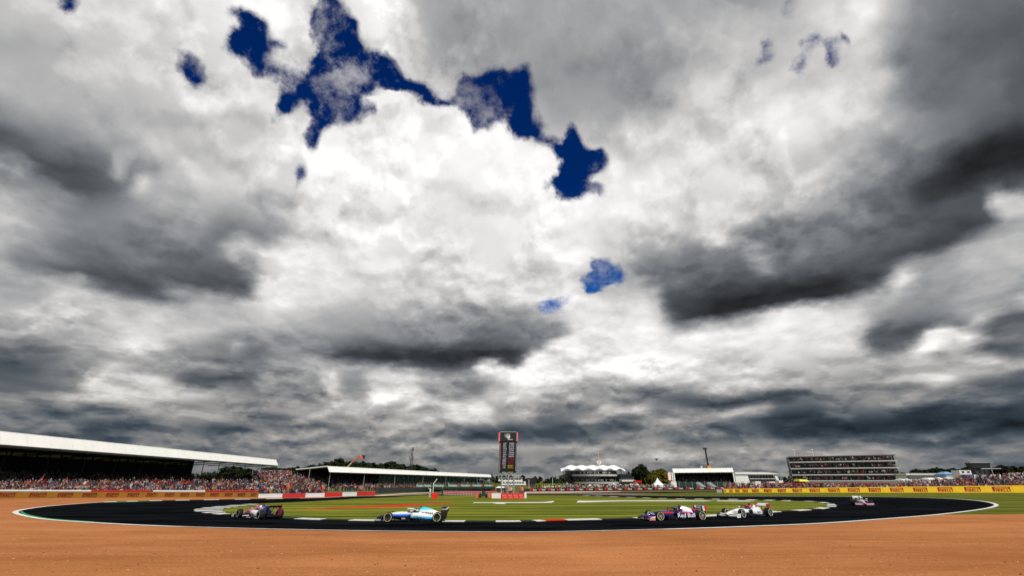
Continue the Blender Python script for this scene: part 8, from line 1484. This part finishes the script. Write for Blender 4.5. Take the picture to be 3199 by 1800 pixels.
car_at(2335, 1616.5, math.pi+.52, 'white racing car with wine-red upper parts, behind the navy one', P4)
# the pink, white and navy car going away
P1 = dict(nose=paint('nose_pink_white', [(1.7, (.70, .08, .22)), (2.2, (.6, .05, .2)), (2.35, W3), (2.8, W3)], axis='X'), tub=paint('tub_pink', [(-.6, W3), (.55, W3), (.8, (.72, .10, .26)), (1.8, (.62, .05, .18))], axis='X'), cover=paint('cover_navy', [(-2.2, K), (-1.75, (.006, .006, .20)), (-.8, (.006, .006, .24)), (-.62, (.70, .45, .52)), (-.4, (.72, .6, .66))], axis='X', tilt=-.3), fin=navy, pod=kp, pod_side=paint('side_white', [(-2, (.65, .03, .16)), (-1.6, (.66, .06, .22)), (-1.35, (.01, .01, .25)), (-1.05, (.02, .02, .3)), (-.9, (.76, .72, .75)), (.3, (.76, .72, .75))], axis='X'), mirror=pink, halo=pink, fwing=wp, fend=wp, rend=hotp, rend_left=kp, rend_low=hotp, rwing=kp, band=WB, spoke=kp, suit=wp, helmet=solid('helmet_white', (.7, .7, .7)), driver='driver in a white helmet inside the pink and navy car',
    text=[('lettering', 'BWT', TXW, -.95, .26, .76, .2, 1.5, 0), ('lettering', 'SportPesa', TXK, -.35, .75, .34, .17, 1.0, 0)])
def ex1(t, part):
    for s in (1, -1):
        b = MB(); b.box(-.2, .45, s*.74-.01, s*.74+.01, .06, .11); part('white_floor_edge', b, TXW, smooth=False)
        b = MB(); b.box(-1.7, -.9, s*.745-.01, s*.745+.01, .07, .11); part('white_floor_edge', b, TXW, smooth=False)
P1['extra'] = ex1
car_at(806, 1620.5, math.pi-.66, 'pink, white and navy racing car turning away at the left', P1)
# the pink and white car coming towards the camera
P5 = dict(nose=paint('nose_pink2', [(1.6, W3), (2.1, (.72, .55, .62)), (2.5, (.74, .20, .38)), (2.8, (.7, .15, .3))], axis='X'), tub=wp, cover=wp, pod=YBAND, pod_side=paint('side_dark', [(-.6, (.3, .1, .2)), (.2, (.5, .4, .45))], axis='X'), mirror=wp, halo=wp, fwing=solid('paint_pale_pink', (.66, .38, .46)), fend=kp, rend=kp, rend_low=kp, rwing=wp, band=mat('band_dim', (.12, .12, .12), .6), spoke=kp, suit=pink, helmet=solid('helmet_pinkish', (.6, .35, .45)), driver='driver in a pink helmet inside the car coming head-on', text=[('lettering', 'BWT', TXR, -1.1, .26, .6, .2, 1.2, 0)])
car_at(2693, 1580.5, -2.04, 'pink and white racing car coming head-on at the right', P5)
